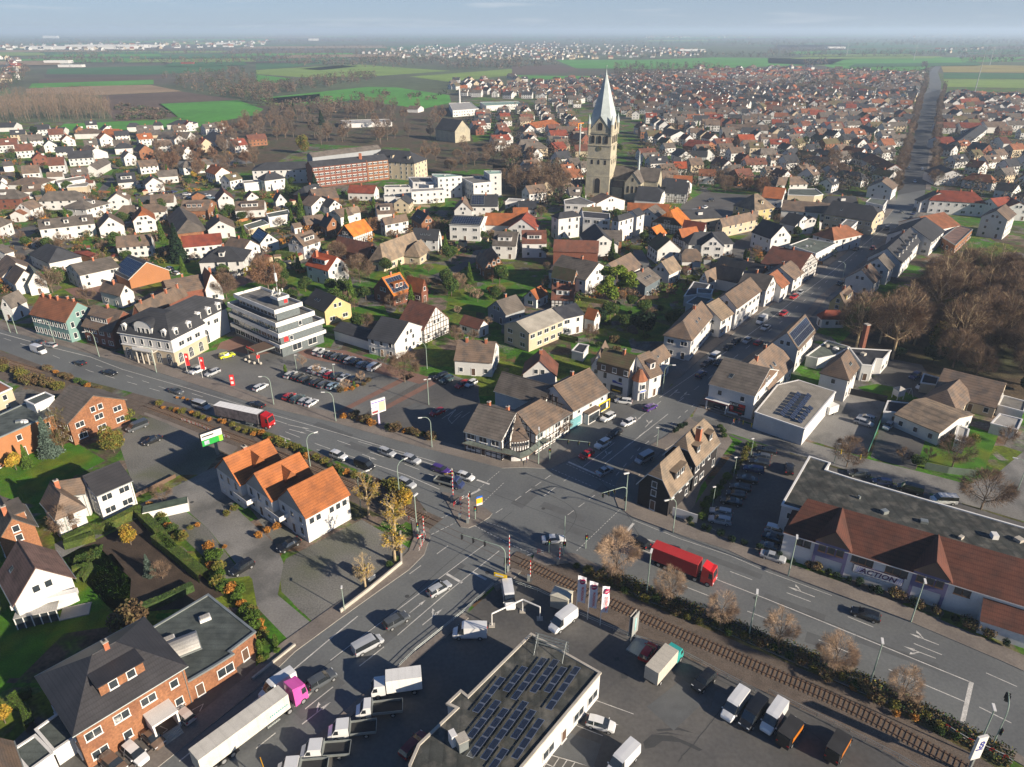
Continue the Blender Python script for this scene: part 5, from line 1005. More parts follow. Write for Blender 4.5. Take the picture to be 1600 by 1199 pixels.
for i in range(n):
 f0,f1 = i/n,(i+1)/n; g0,g1 = ra0+(ra1 - ra0)*f0,ra0+(ra1 - ra0)*f1; q0_,q1_ = rr+(rr1 - rr)*f0,rr+(rr1 - rr)*f1
 P0,P1 = (math.cos(g0)*q0_,math.sin(g0)*q0_),(math.cos(g1)*q1_,math.sin(g1)*q1_)
 rm_.face([(*P0,5.4),(*P1,5.4),(0,0,9.25)],ROOF['br']); k = .93
 W0,W1_ = (P0[0]*k,P0[1]*k),(P1[0]*k,P1[1]*k); wl_.face([(*W0,0),(*W1_,0),(*W1_,5.5),(*W0,5.5)],WALL['w'])
 an = math.atan2(W1_[1] - W0[1],W1_[0] - W0[0]); mx_,my_ = (W0[0]+W1_[0])/2,(W0[1]+W1_[1])/2; ll = math.hypot(W1_[0] - W0[0],W1_[1] - W0[1])
 tb.box((*W0,2.6),(.2,.2,2.8),TIMBER,an); tb.box((mx_,my_,2.6),(ll,.16,.2),TIMBER,an); tb.box((mx_,my_,3.7),(ll,.16,.15),TIMBER,an)
 mbw = MB(); mbw.box((0,-.02,0),(ll*.75,.1,1.1),FRAMEW); mbw.face([(-ll*.3,-.08,.1),(ll*.3,-.08,.1),(ll*.3,-.08,1.0),(-ll*.3,-.08,1.0)],GLASS); mbw.build('window',TR,(mx_,my_,3.85),an)
rm_.build('roof',TR); wl_.build('wall',TR); tb.build('timber_frame',TR)
# awning-like canopy round the ground floor
cb = MB(); c0,c1,c2 = at('K9',160,985,2.9),at('K9',740,1125,2.9),at('K9',1190,945,2.9); pth = [c0,at('K9',450,1060,2.9),c1,at('K9',850,1165,2.9),at('K9',960,1120,2.9),c2]
for i in range(len(pth) - 1):
 a,b = pth[i],pth[i+1]; ina,inb = a+(kk - a).normalized()*1.8,b+(kk - b).normalized()*1.8
 cb.face([(a.x,a.y,2.7),(b.x,b.y,2.7),(inb.x,inb.y,3.2),(ina.x,ina.y,3.2)],ROOF['gn']); cb.face([(a.x,a.y,2.5),(b.x,b.y,2.5),(b.x,b.y,2.7),(a.x,a.y,2.7)],WALL['bw'])
cb.build('canopy',TR,(-kk.x,-kk.y,0))
house(('K9',630,155),('K9',1215,320),('K9',550,390),9,5,'gy','w',label='shaded white rear wing behind the half-timbered restaurant',opts=('nochim',),nw=0)
YB = house(('C22',258,172),('C22',485,60),('C22',332,362),9.8,5.2,'br','w',label='long white building with yellow-framed post-shop window',opts=(),wins='q',chim=1,sp=4.2)
yw = MB(); a,b = at('C22',512,330),at('C22',556,300); r_ = math.atan2(b.y - a.y,b.x - a.x); m_ = (a+b)/2
yw.box((0,0,.3),(4.6,.12,2.6),YEL); yw.box((0,-.08,.6),(4.0,.1,2.0),GLASS); yw.box((1.0,-.12,.7),(.7,.06,1.7),FRAMEW)
M_ = Matrix.Translation(YB.location) @ Matrix.Rotation(YB.rotation_euler.z,4,'Z'); lw = M_.inverted() @ m_; hwY = None
ylo = min(v.co.y for v in [c for c in YB.children if c.name.startswith('wall')][0].data.vertices); yw.build('shop_window',YB,(lw.x,ylo - .08,0),0)
bw = MB(); bw.box((0,0,0),(4.6,1.6,3.0),WALL['w']); bw.box((0,-.85,.3),(4.0,.1,2.2),GLASS); bw.box((0,0,3.0),(5.0,2.0,.25),ROOF['br']); bw.build('entrance_bay',YB,(lw.x - 6.2,ylo - .8,0))
sv = MB(); sv.box((0,0,.2),(8,.1,2.6),mat('aqua_window_film',(.15,.33,.36),.3,.1)); sv.build('shop_window',YB,(lw.x - 13.5,ylo - .06,0))
# ---- corner shop with brown-hung attic
CS = house(('B1',832,818),('B1',1165,902),('B1',860,992),11,8.4,'gb','w',label='corner shop building with brown-hung attic and blue lettering',opts=('nochim',),wins='ts',sp=3.2,chim=1)
c_ = [c for c in CS.children if c.name.startswith('wall')][0]; ylo = min(v.co.y for v in c_.data.vertices); x0 = min(v.co.x for v in c_.data.vertices); x1 = max(v.co.x for v in c_.data.vertices)
mb = MB(); mb.prism([(x0 - .12,ylo - .35),(x1+.12,ylo - .35),(x1+.12,ylo+.5),(x0 - .12,ylo+.5)],5.8,8.15,WALL['bw']); mb.build('hung_tile_band',CS)
for i in range(3): put_window(CS,x0+1.8+i*3.3,ylo - .38,6.4,0,'s',True)
BLUT = mat('blue_lettering',(.03,.10,.45),.5,.05);
tx = MB(); tx.box((0,0,0),(1.1,.06,.28),BLUE); tx.box((.9,0,-.45),(2.8,.06,.5),mat('navy_sign',(.02,.03,.25),.5,.05)); tx.build('shop_sign',CS,(x1 - 4,ylo - .08,3.7)); sw_ = MB(); sw_.box((0,0,0),(3.6,.1,2.0),GLASS); sw_.box((0,-.06,.5),(2.4,.05,.35),YEL); sw_.build('shop_window',CS,(x1 - 3.2,ylo - .08,.5))
H(('B1',1165,905),('B1',1300,852),('B1',1250,1170),11,6.2,'br','w',label='white wing of the corner shop with low brown eaves to the main street',opts=('nochim','dorm1'),group=ST,wins='s')
H(('B1',1310,868),('B1',1445,783),('B1',1392,990),9,5.4,'br','w',label='brown-roofed shop row right of the corner shop, half in shade',opts=('hipb','sky1','nochim'),group=ST,wins='w')
ot = at('B1',1210,1190,5.0); cs = MB(); cs.tube((0,0,0),(0,0,5.6),1.7,1.7,WALL['w'],8); cs.tube((0,0,5.6),(0,0,8.4),2.2,.5,ROOF['rb'],8); cs.box((0,-1.65,3.3),(1.3,.1,1.4),FRAMEW); cs.box((0,-1.7,3.4),(1.1,.1,1.2),GLASS); cs.box((0,-1.68,2.5),(2.2,.12,.5),FRAMEW); cs.box((0,-1.76,2.6),(1.9,.05,.3),BLUT); cs.box((0,-1.64,.1),(1.2,.1,2.1),GLASS)
cg = at('C22',790,268); tag(cs.build('corner_oriel',None,(cg.x+.2,cg.y+1.8,0),.5),'octagonal corner oriel with copper-brown cap on the corner shop','oriel')
# ---- house with the black-and-red banner
BH = house(('B2',875,790),('B2',1355,910),('C22',1540,255),10.8,6.8,'gy','w',label='white shop house with black-and-red banner at the side-road corner',opts=('sky1','nochim','trim'),wins='s',sp=5.2,gablek='bw',group=ST)
c_ = [c for c in BH.children if c.name.startswith('wall')][0]; ylo = min(v.co.y for v in c_.data.vertices); x0 = min(v.co.x for v in c_.data.vertices); x1 = max(v.co.x for v in c_.data.vertices)
bb = MB(); BLK = mat('banner_black',(.012,.012,.014),.5,.05); bb.box((0,0,0),(6.6,.1,3.6),BLK); bn = bb.build('banner',BH,(x0+(x1 - x0)*.67,ylo - .08,.7)); bn.scale = (.62,1,.78)
wall_text(bn,'BLACK',1.15,WHITE,(-1.3,-.08,2.95),0,depth=.01,bold=.03);
rb_ = MB(); rb_.box((1.9,-.07,2.45),(2.6,.03,.95),REDM); rb_.add([(-2.2+.85*math.cos(i*PI/7),-.08,1.5+.85*math.sin(i*PI/7)) for i in range(14)],[tuple(range(14))],REDM); rb_.box((-.2,-.07,.25),(5.0,.03,.28),REDM); rb_.box((1.6,-.07,1.75),(2.6,.03,.3),REDM); rb_.build('red_panels',bn)
wall_text(bn,'%',1.3,WHITE,(-2.2,-.12,1.5),0,depth=.01)
an = MB(); an.box((0,0,2.7),(6.2,1.3,.2),FRAMEW); an.box((0,-.65,2.55),(6.3,.06,.35),mat('dull_red_fascia',(.28,.03,.05),.6)); an.box((-2.6,-.4,0),(.25,.25,2.7),FRAMEW); an.box((2.6,-.4,0),(.25,.25,2.7),FRAMEW); an.box((0,.5,.3),(5.2,.1,2.2),GLASS); an.build('shop_canopy',BH,(x0+2.8,ylo - .6,0))
# ---- flat store with solar rows
SF = flat('C32',[(-80,335),(228,440),(422,208),(190,135),(60,165)],4.6,'gl','w','low white store with pale flat roof and three solar rows',parapet=.15,nwin=False)
for i,(a,b) in enumerate([((85,355),(200,215)),((150,378),(262,225)),((195,400),(275,300))]):
 A_,B_ = at('C32',*a,4.8),at('C32',*b,4.8); u = B_ - A_; L = u.length; r = math.atan2(u.y,u.x); n = max(3,int(L/1.7))
 for k in range(n):
  sp_ = MB(); sp_.add([(0,-.55,.08),(1.55,-.55,.08),(1.55,.55,.62),(0,.55,.62)],[(0,1,2,3)],SOLAR); sp_.box((.8,.5,0),(.1,.1,.55),METAL)
  o = sp_.build('solar_panel',SF); q = A_+u*(k/n); o.location = (q.x - SF.location.x,q.y - SF.location.y,4.55); o.rotation_euler = (0,0,r)
# ---- ACTION store: black flat hall and pantiled front
flat('P',[(1265,713),(1297,723),(1290,734),(1330,747),(1640,836),(1800,885),(1800,1010),(1600,900),(1222,788)],7.0,'bl','w','large store hall with black streaked flat roof',clutter=9,parapet=.25,wins='s',cat='store hall',name='store_hall')
r0 = at('P',1262,779,9.2); r1 = at('P',1592,872,9.2); e0 = at('P',1226,831,5.8); loc,rz,L = frame_of(r0,r1)
yl = inv(loc,rz,e0); Wf = -yl[1]; xe0 = yl[0]; L = L+34; print('action',L,'front depth',Wf,xe0)
AC = thing('store','white store front with red-brown pantiled roof and purple gabled bays','store',loc,rz)
mb = MB(); mb.face([(xe0 - .2,-Wf - .3,5.7),(L,-Wf - .3,5.7),(L,0,9.2),(0,0,9.2)],ROOF['ac']); mb.face([(xe0 - .2,-Wf - .3,5.7),(0,0,9.2),(0,.6,7.0),(xe0,0,6.5)],ROOF['ac']); mb.face([(0,0,9.2),(L,0,9.2),(L,.6,7.0),(0,.6,7.0)],WALL['bw']); mb.face([(xe0 - .2,-Wf - .3,5.5),(L,-Wf - .3,5.5),(L,-Wf - .3,5.7),(xe0 - .2,-Wf - .3,5.7)],FRAMEW); mb.build('roof',AC)
mb = MB(); mb.prism([(xe0,-Wf),(L,-Wf),(L,.2),(0,.2)],-.3,5.6,WALL['w']); mb.build('wall',AC)
def bayx(px_): v = inv(loc,rz,at('D3',*px_,5.8)); return v[0]
for ga,gb,gt in (((248,25),(420,85),(400,-40)),((757,205),(945,270),(905,50))):
 xa_,xb_ = bayx(ga),bayx(gb); xm = (xa_+xb_)/2; zt = 9.4; yf = -Wf - .45
 bp = MB(); bp.prism([(xa_,yf+.2),(xb_,yf+.2),(xb_,-Wf+.2),(xa_,-Wf+.2)],3.0,6.2,WALL['p']); bp.prism([(xa_,yf+.22),(xa_+.5,yf+.22),(xa_+.5,-Wf+.2),(xa_,-Wf+.2)],0,3,WALL['p']); bp.prism([(xb_ - .5,yf+.22),(xb_,yf+.22),(xb_,-Wf+.2),(xb_ - .5,-Wf+.2)],0,3,WALL['p']); bay = bp.build('bay',AC)
 gp = MB(); gp.face([(xa_ - .2,yf+.12,6.2),(xb_+.2,yf+.12,6.2),(xm,yf+.12,zt - .3)],WALL['bw']); gp.face([(xa_ - .5,yf - .1,6.0),(xm,yf - .1,zt),(xm,0.2,zt),(xa_ - .5,-Wf*.72,6.0)][::1],ROOF['ac']); gp.face([(xm,yf - .1,zt),(xb_+.5,yf - .1,6.0),(xb_+.5,-Wf*.72,6.0),(xm,.2,zt)],ROOF['ac']); gp.build('gable_roof',AC)
 for i in range(3): put_window(AC,xm+(i - 1)*(xb_ - xa_)*.27,yf+.17,4.3,0,'sb',True)
for ga in ((165,15),(205,30),(455,115),(492,130),(530,145),(635,182),(675,197),(712,210),(1002,310),(1047,328)):
 put_window(AC,bayx(ga),-Wf - .03,4.0,0,'sb',True)
v0 = inv(loc,rz,at('D3',478,178,2.9)); v1 = inv(loc,rz,at('D3',665,240,2.9)); sx = (v0[0]+v1[0])/2; sw = 9.6; print('action sign w',v1[0] - v0[0]); sw = min(max(v1[0] - v0[0],8),13)
PURP = mat('sign_purple',(.035,.015,.07),.5,.05); sg = MB(); sg.box((0,0,0),(sw,.16,1.7),PURP); sg.box((0,-.03,.1),(sw - .2,.14,1.5),WHITE); SG = sg.build('sign',AC,(sx,-Wf - .1,2.0))
wall_text(SG,'ACTION',1.5,PURP,(0,-.13,.85),0,depth=.01,shear=.25,bold=.035)
st_ = MB(); LIL = mat('sign_lilac',(.35,.33,.55),.5,.05)
for s in (-1,1):
 for i in range(4): x = s*(sw/2 - .5 - i*.32); st_.add([(x,-.115,.2),(x+.14,-.115,.2),(x+.44,-.115,1.5),(x+.3,-.115,1.5)],[(0,1,2,3)],LIL)
st_.build('stripes',SG)
lx = inv(loc,rz,at('D3',1110,440,2.5)); an = MB(); an.prism([(lx[0],-Wf - 3.2),(lx[0]+16,-Wf - 3.2),(lx[0]+16,-Wf+.1),(lx[0],-Wf+.1)],-.3,2.7,WALL['w']); an.build('annex_wall',AC); an = MB(); an.face([(lx[0] - .2,-Wf - 3.5,2.7),(lx[0]+16,-Wf - 3.5,2.7),(lx[0]+16,-Wf,4.9),(lx[0] - .2,-Wf,4.9)],ROOF['ac']); an.face([(lx[0] - .02,-Wf,2.7),(lx[0] - .02,-Wf - 3.2,2.7),(lx[0] - .02,-Wf,4.8)],WALL['w']); an.build('annex_roof',AC)
# ---- car dealership
DL = flat('P',[(830,990),(938,1051),(790,1228),(640,1275),(640,1195),(654,1163),(714,1106),(699,1099),(720,1079),(731,1088)],5.2,'bl','w','car dealership with black flat roof covered in solar panels',parapet=.5,wins='x',wsp=3.4,rows=1,cat='dealership',name='dealership',trimm=CONC)
PN = MB(); PN.add([(-.83,-.52,.0),(.83,-.52,.0),(.83,.52,.0),(-.83,.52,.0)],[(0,1,2,3)],mat('panel_frame',(.55,.56,.58),.35,.03,metal=.5)); PN.add([(-.75,-.44,.015),(.75,-.44,.015),(.75,.44,.015),(-.75,.44,.015)],[(0,1,2,3)],mat('dark_cells',(.04,.045,.06),.18,.08,spec=.8,bands=[('X',6.0,.35)])); pnm = PN.mesh('solar_panel')
cols = [((873,1040),(838,1088)),((892,1048),(822,1128)),((902,1057),(782,1200)),((850,1058),(806,1108)),((838,1054),(795,1100)),((820,1062),(785,1105)),((806,1052),(778,1086)),((790,1110),(745,1166)),((816,1118),(760,1190)),((838,1140),(795,1196)),((772,1098),(745,1128)),((806,1136),(775,1176))]
cnt = 0; base0 = at('P',873,1040,5.2); base1 = at('P',838,1088,5.2); ud = (base1 - base0).normalized(); rz_ = math.atan2(ud.y,ud.x); nd_ = Vector((-ud.y,ud.x,0))
DL_A = at('P',890,1046,5.2)
for c in range(9):
 st0 = [(0,10),(-.6,12),(-1.2,12),(1.2,11),(2.4,10),(4.0,9),(6.0,8),(8.0,6),(9.8,4)][c]
 for r in range(st0[1]):
  q = DL_A+ud*(st0[0]+r*1.72) - nd_*(-.9+c*1.62 - 0)*(1 if True else 1)
  if (r % 5 == 4 and c % 3 == 1) or (c < 4 and r == 5) or (c > 4 and r < 2): continue
  if cnt >= 100: break
  if not inpoly(q.x,q.y,[tuple(p)[:2] for p in G([(800,1046),(868,1030),(912,1056),(815,1225),(725,1225),(738,1112)],5.2)]): continue
  o = link('solar_panel',pnm,DL,(q.x - DL.location.x,q.y - DL.location.y,5.45),rz_); o.rotation_euler = (math.radians(14),0,rz_); cnt += 1
print('panels',cnt)
cv = at('P',722,1165,5.4); k = MB(); k.box((0,0,0),(1.3,1.3,1.8),METAL,.5); k.box((-1.2,.6,0),(.8,1.2,2.0),FRAMEW,.5); k.box((0,0,1.8),(1.5,1.5,.12),CONC,.5); k.build('ventilation_unit',DL,(cv.x - DL.location.x,cv.y - DL.location.y,5.0))
fr_ = at('P',862,1015,5.2); k = MB()
for i in (-2.2,2.2): k.tube((i,0,0),(i,0,2.6),.06,.06,METAL,6); k.tube((i,0,2.6),(i,-1.8,0),.05,.05,METAL,6)
for z in (.6,1.2,1.8,2.4): k.box((0,0,z),(5.2,.06,.25),METAL)
k.build('sign_frame',DL,(fr_.x - DL.location.x,fr_.y - DL.location.y,5.0),rz_+PI/2+.2)
# ---- church
t0 = at('KT',292,1165); tR = at('KT',375,1190); tL = at('KT',118,1165)
L1 = at('KT',120,1150,0); lc = at('P',948,309,0)
rz = math.atan2((lc - at('P',922,306)).y,(lc - at('P',922,306)).x); print('tower ang',math.degrees(rz),(lc - at('P',922,306)).length)
CW = 13.6; CHL = 33.0; ang_ = math.radians(-22)
CH = thing('church_tower','tall sandstone church tower with twisted pale slate spire','church tower',(lc.x - 3.2,lc.y+7.6,0),ang_)
CHG = 'parts of the church'
mb = MB(); h_ = CW/2
for z0,z1,e in ((0,12,.25),(12,22,.1),(22,29,.0),(29,36,-.1)): mb.prism([(-h_ - e,-h_ - e),(h_+e,-h_ - e),(h_+e,h_+e),(-h_ - e,h_+e)],z0,z1 - .01,WALL['st'])
for z in (12,22,29,35.6): mb.prism([(-h_ - .35,-h_ - .35),(h_+.35,-h_ - .35),(h_+.35,h_+.35),(-h_ - .35,h_+.35)],z - .2,z+.15,WALL['st'])
for an in range(4):   # gables under the spire
 c,s = math.cos(an*PI/2),math.sin(an*PI/2); g = [(-h_,-h_ - .02,36),(h_,-h_ - .02,36),(0,-h_ - .02,44.5)]; mb.face([(x*c - y*s,x*s+y*c,z) for x,y,z in g],WALL['st'])
mb.build('shaft',CH)
LEAD = mat('pale_slate_spire',(.37,.42,.42),.7,.12,.4,.08,4,bands=[('Z',1.5,.06)]); sp = MB(); apex = (0,0,67.5)
for an in range(4):
 c,s = math.cos(an*PI/2),math.sin(an*PI/2); T_ = lambda x,y,z: (x*c - y*s,x*s+y*c,z)
 gA,gB = T_(0,-h_ - .35,44.9),T_(h_+.3,0,44.9); cr = T_(h_+.3,-h_ - .3,36.0); c2 = T_(-h_ - .3,-h_ - .3,36.0)
 sp.face([cr,gB,apex],LEAD); sp.face([gA,cr,apex],LEAD)
sp.tube((0,0,65),(0,0,68.5),.6,.12,LEAD,8); sp.tube((0,0,68.5),(0,0,70.5),.08,.08,METAL,5); sp.tube((0,0,70),(0,0,70.4),.3,.3,METAL,6); sp.build('spire',CH)
for sx_,sy_ in ((-1,-1),(1,-1),(1,1),(-1,1)):
 tq = MB(); tq.tube((0,0,34.5),(0,0,40.5),.95,.95,WALL['st'],8); tq.tube((0,0,40.5),(0,0,45.5),1.1,.05,LEAD,8); tq.build('corner_turret',CH,(sx_*(h_ - .2),sy_*(h_ - .2),0))
def arch_open(parent,x,y,z,ang,w_,h2,nm='sound_opening'):
 mb = MB(); n = 6; q = [(-w_/2,0),(w_/2,0)]+[(w_/2*math.cos(PI*i/n),h2 - w_/2+w_/2*math.sin(PI*i/n)) for i in range(n+1)]
 mb.face([(a*1.3,-.06,b*1.06 - .15) for a,b in q],WALL['c']); mb.face([(a,-.12,b) for a,b in q],DARKM); return mb.build(nm,parent,(x,y,z),ang)
GOLD = mat('gilded_clock',(.55,.38,.08),.35,.1,metal=.7)
for an,f in ((0,1),(PI/2,1),(-PI/2,1)):
 c,s = math.cos(an),math.sin(an)
 for x in (-3.9,0,3.9): arch_open(CH,x*c+(h_+.06)*s,x*s - (h_+.06)*c,30.2,an,2.0,4.2); arch_open(CH,x*c+(h_+.06)*s,x*s - (h_+.06)*c,18.6,an,1.3,2.6,'window')
 arch_open(CH,0*c+(h_+.1)*s,-(h_+.1)*c,37.4,an,2.6,4.0); arch_open(CH,(h_+.3)*s,-(h_+.3)*c,2.5,an,3.2,8.5,'window')
 ck = MB(); ck.add([(1.35*math.cos(i*PI/8),-.1,1.35*math.sin(i*PI/8)) for i in range(16)],[tuple(range(16))],mat('clock_face',(.10,.12,.10),.6,.05))
 for i in range(12): a = i*PI/6; ck.box((1.1*math.cos(a),-.13,1.1*math.sin(a) - .1),(.2,.06,.2),GOLD)
 ck.add([(-.06,-.16,0),(.06,-.16,0),(.06,-.16,1.0),(-.06,-.16,1.0)],[(0,1,2,3)],GOLD); ck.add([(0,-.16,-.06),(.75,-.16,-.06),(.75,-.16,.06),(0,-.16,.06)],[(0,1,2,3)],GOLD); ck.build('clock',CH,((h_+.15)*s,-(h_+.15)*c,27.3),an)
FOOT.append((lc.x,lc.y+5,12))
cloc = Vector(CH.location); R_M = Matrix.Rotation(ang_,4,'Z')
def cpos(x,y): v = R_M @ Vector((x,y,0)); return (cloc.x+v.x,cloc.y+v.y,0)
NV = thing('church_nave','sandstone church nave with grey roof right of the tower','church',cpos(0,0),ang_,None)
def block(parent,x0,x1,y0,y1,he,zr,along='x',rk='gy'):
 if along == 'x': Lr,Wr = x1 - x0,y1 - y0
 else: Lr,Wr = y1 - y0,x1 - x0
 F,*_ = roof_geo(Lr,Wr,he,zr); cx_,cy_ = (x0+x1)/2,(y0+y1)/2; r = 0 if along == 'x' else PI/2
 o = roof_mb(F,ROOF[rk],.25).build('roof',parent,(cx_,cy_,0),r)
 mb = MB(); a,b = Lr/2 - .3,Wr/2 - .4; mb.prism([(-a,-b),(a,-b),(a,b),(-a,b)],0,he,WALL['st'])
 for s in (-1,1): g = [(s*a,-b,he),(s*a,b,he),(s*a,0,zr - .3)]; mb.face(g if s > 0 else g[::-1],WALL['st'])
 mb.build('wall',parent,(cx_,cy_,0),r)
block(NV,6.9,34,0,13,10,16.5); block(NV,16,26,-8,14,9.8,15.6,'y'); block(NV,7,14,-3.0,5,6,9.5)
for x in (18.5,21,23.5): arch_open(NV,x,-7.7,4.2,0,1.2,3.8,'window')
arch_open(NV,21,-7.7,10.5,0,.9,2.2,'window')
for y in (-5.5,-2.5): arch_open(NV,25.7,y,4.2,PI/2,1.2,3.8,'window'); arch_open(NV,16.2,y,4.2,-PI/2,1.0,3.0,'window')
ft = MB(); ft.tube((21,5,15),(21,5,18.5),.8,.7,LEAD,6); ft.tube((21,5,18.5),(21,5,26),.9,.05,LEAD,6); ft.build('ridge_turret',NV); FOOT.append((*cpos(20,3)[:2],18))
# ---- stone chapel hall
h0 = house(('C10',1165,738),('C10',1290,752),('C10',1245,845),18,9.5,'dk','st',label='tall sandstone hall with steep dark roof among bare park trees',opts=('nochim',),cat='hall',name='stone_hall',group=None,wins='t',sp=3.4)
# ---- brick school, its wings, the hospital
sc = house(('C10',325,1010),('C10',800,962),('C10',345,1048),15.4,12.6,'dk','b',label='long four-storey brick school with white window grid',cat='school',name='school',group=None,opts=('nochim',),nw=0)
cw_ = [c for c in sc.children if c.name.startswith('wall')][0]; ylo = min(v.co.y for v in cw_.data.vertices); x0 = min(v.co.x for v in cw_.data.vertices); x1 = max(v.co.x for v in cw_.data.vertices)
sw1 = MB(); sw1.box((0,-.05,0),(2.9,.1,1.5),FRAMEW)
for i in (-1,0,1): sw1.face([(i - .42,-.11,.15),(i+.42,-.11,.15),(i+.42,-.11,1.25),(i - .42,-.11,1.25)],GLASS)
swm = sw1.mesh('window'); nC = 14
for r in range(4):
 for i in range(nC):
  link('window',swm,sc,(x0+(x1 - x0)*(i+.5)/nC,ylo - .03,1.2+r*3.0))
mb = MB(); mb.prism([(x0+(x1 - x0)*.70,ylo - .1),(x1,ylo - .1),(x1,ylo),(x0+(x1 - x0)*.70,ylo)],0,12.2,WALL['o']); mb.box((x0+(x1 - x0)*.70,ylo - .1,0),(.6,.5,13.4),WALL['b']); mb.build('brick_bay',sc)
house(('C10',60,1015),('C10',300,1008),('C10',60,1068),12,8.6,'dk','w',label='white school wing with dark hipped roof left of the brick school',opts=('hip','nochim'),cat='school wing',name='school_wing',group=None,wins='s')
house(('C10',330,955),('C10',760,905),('C10',340,985),13.5,11,'gy','g',label='long grey rear wing behind the brick school',opts=('nochim',),cat='school wing',name='school_wing',group=None,nw=0)
house(('C10',790,935),('C10',960,945),('C10',865,1030),17,11,'dk','c',label='tall mansarded convent wing right of the brick school',opts=('hip','dorm3','nochim'),cat='convent',name='convent',group=None,wins='t')
k = MB(); p = at('C10',652,985,15); k.box((0,0,11),(1.6,1.6,6.5),ORB); tag(k.build('brick_chimney',None,(p.x,p.y,0)),'smoking brick chimney on the roof of the brick school','chimney stack')
HG = 'blocks of the white hospital'
for poly,hh,rk,lab in [([(0,152),(12,130),(250,125),(275,152)],6.5,'fg','front left white block of the hospital, narrow windows'),([(255,45),(480,45),(520,97),(300,97)],8.6,'fg','white hospital block with rooftop terrace, second row'),([(330,112),(800,77),(812,97),(470,132)],7.5,'lt','long slanting white hospital block'),([(500,12),(700,15),(810,35),(560,52),(505,28)],12,'vd','highest white hospital block with pale green roof'),([(800,47),(1100,35),(1112,95),(930,112)],10,'fg','white hospital block behind the bare trees'),([(1040,-20),(1215,-20),(1222,10),(1100,15)],13.5,'vd','far right white hospital tower block'),([(0,226),(90,220),(117,250),(0,252)],5,'fg','small white block in front of the hospital'),([(120,262),(260,255),(277,285),(130,290)],4,'gl','low terrace block in front of the hospital'),([(280,167),(610,155),(627,180),(285,200)],7,'lt','front white hospital block with shaded balconies')]:
 flat('A6',poly,hh,rk,'w',lab,cat='hospital block',name='hospital_block',group=HG,wins='ss',wsp=3.2,clutter=1)
flat('C10',[(1205,645),(1340,640),(1392,680),(1230,692)],7,'lt','w','white factory hall beside a slim white chimney',cat='factory',name='factory'); flat('C10',[(1400,640),(1640,635),(1660,650),(1440,662)],6,'vd','w','long pale factory hall right of the slim chimney',cat='factory',name='factory',nwin=False)
p = at('C10',1275,682); k = MB(); k.tube((0,0,0),(0,0,24),1.0,.8,FRAMEW,10); k.tube((0,0,24),(0,0,24.6),.9,.9,METAL,10); tag(k.build('factory_chimney',None,(p.x,p.y,0)),'slim white factory chimney at the edge of the meadow','chimney stack')
flat('C10',[(530,752),(830,745),(850,765),(545,775)],4,'lt','w','long white greenhouse-like hall among the park trees',nwin=False)
# ================================================================ VEHICLES
PAINT = {}
def paint(k):
 c = {'w': (.72,.73,.73),'s': (.42,.44,.46),'k': (.014,.015,.017),'g': (.085,.095,.105),'r': (.42,.012,.015),'b': (.035,.05,.13),'p': (.07,.03,.20),'y': (.62,.66,.03),'n': (.16,.11,.08),'c': (.05,.085,.09),'l': (.30,.42,.50),'o': (.75,.24,.02),'m': (.62,.10,.38),'e': (.55,.48,.45),'d': (.16,.012,.02),'R': (.60,.02,.02),'T': (.04,.38,.35)}[k]
 if k not in PAINT: PAINT[k] = mat('car_paint_'+k,c,.35,.04,.5,0,metal=.15,spec=.5,coat=.6)
 return PAINT[k]
TYRE = mat('tyre_rubber',(.018,.018,.018),.9,.1); RIM = mat('alloy_rim',(.42,.43,.44),.35,.1,metal=.6); CGL = mat('car_glass',(.018,.022,.026),.08,.1,spec=.9)
HL = mat('headlight_glass',(.65,.68,.70),.15,.05); TL = mat('tail_light',(.45,.012,.012),.3,.05); CARGO = mat('cargo_bed_floor',(.03,.03,.032),.8,.2); TARP = mat('pale_tarpaulin',(.52,.50,.45),.6,.1,bands=[('X',.7,.08)]); BOXW = mat('white_box_panel',(.66,.66,.64),.5,.05,bands=[('X',1.0,.06)])
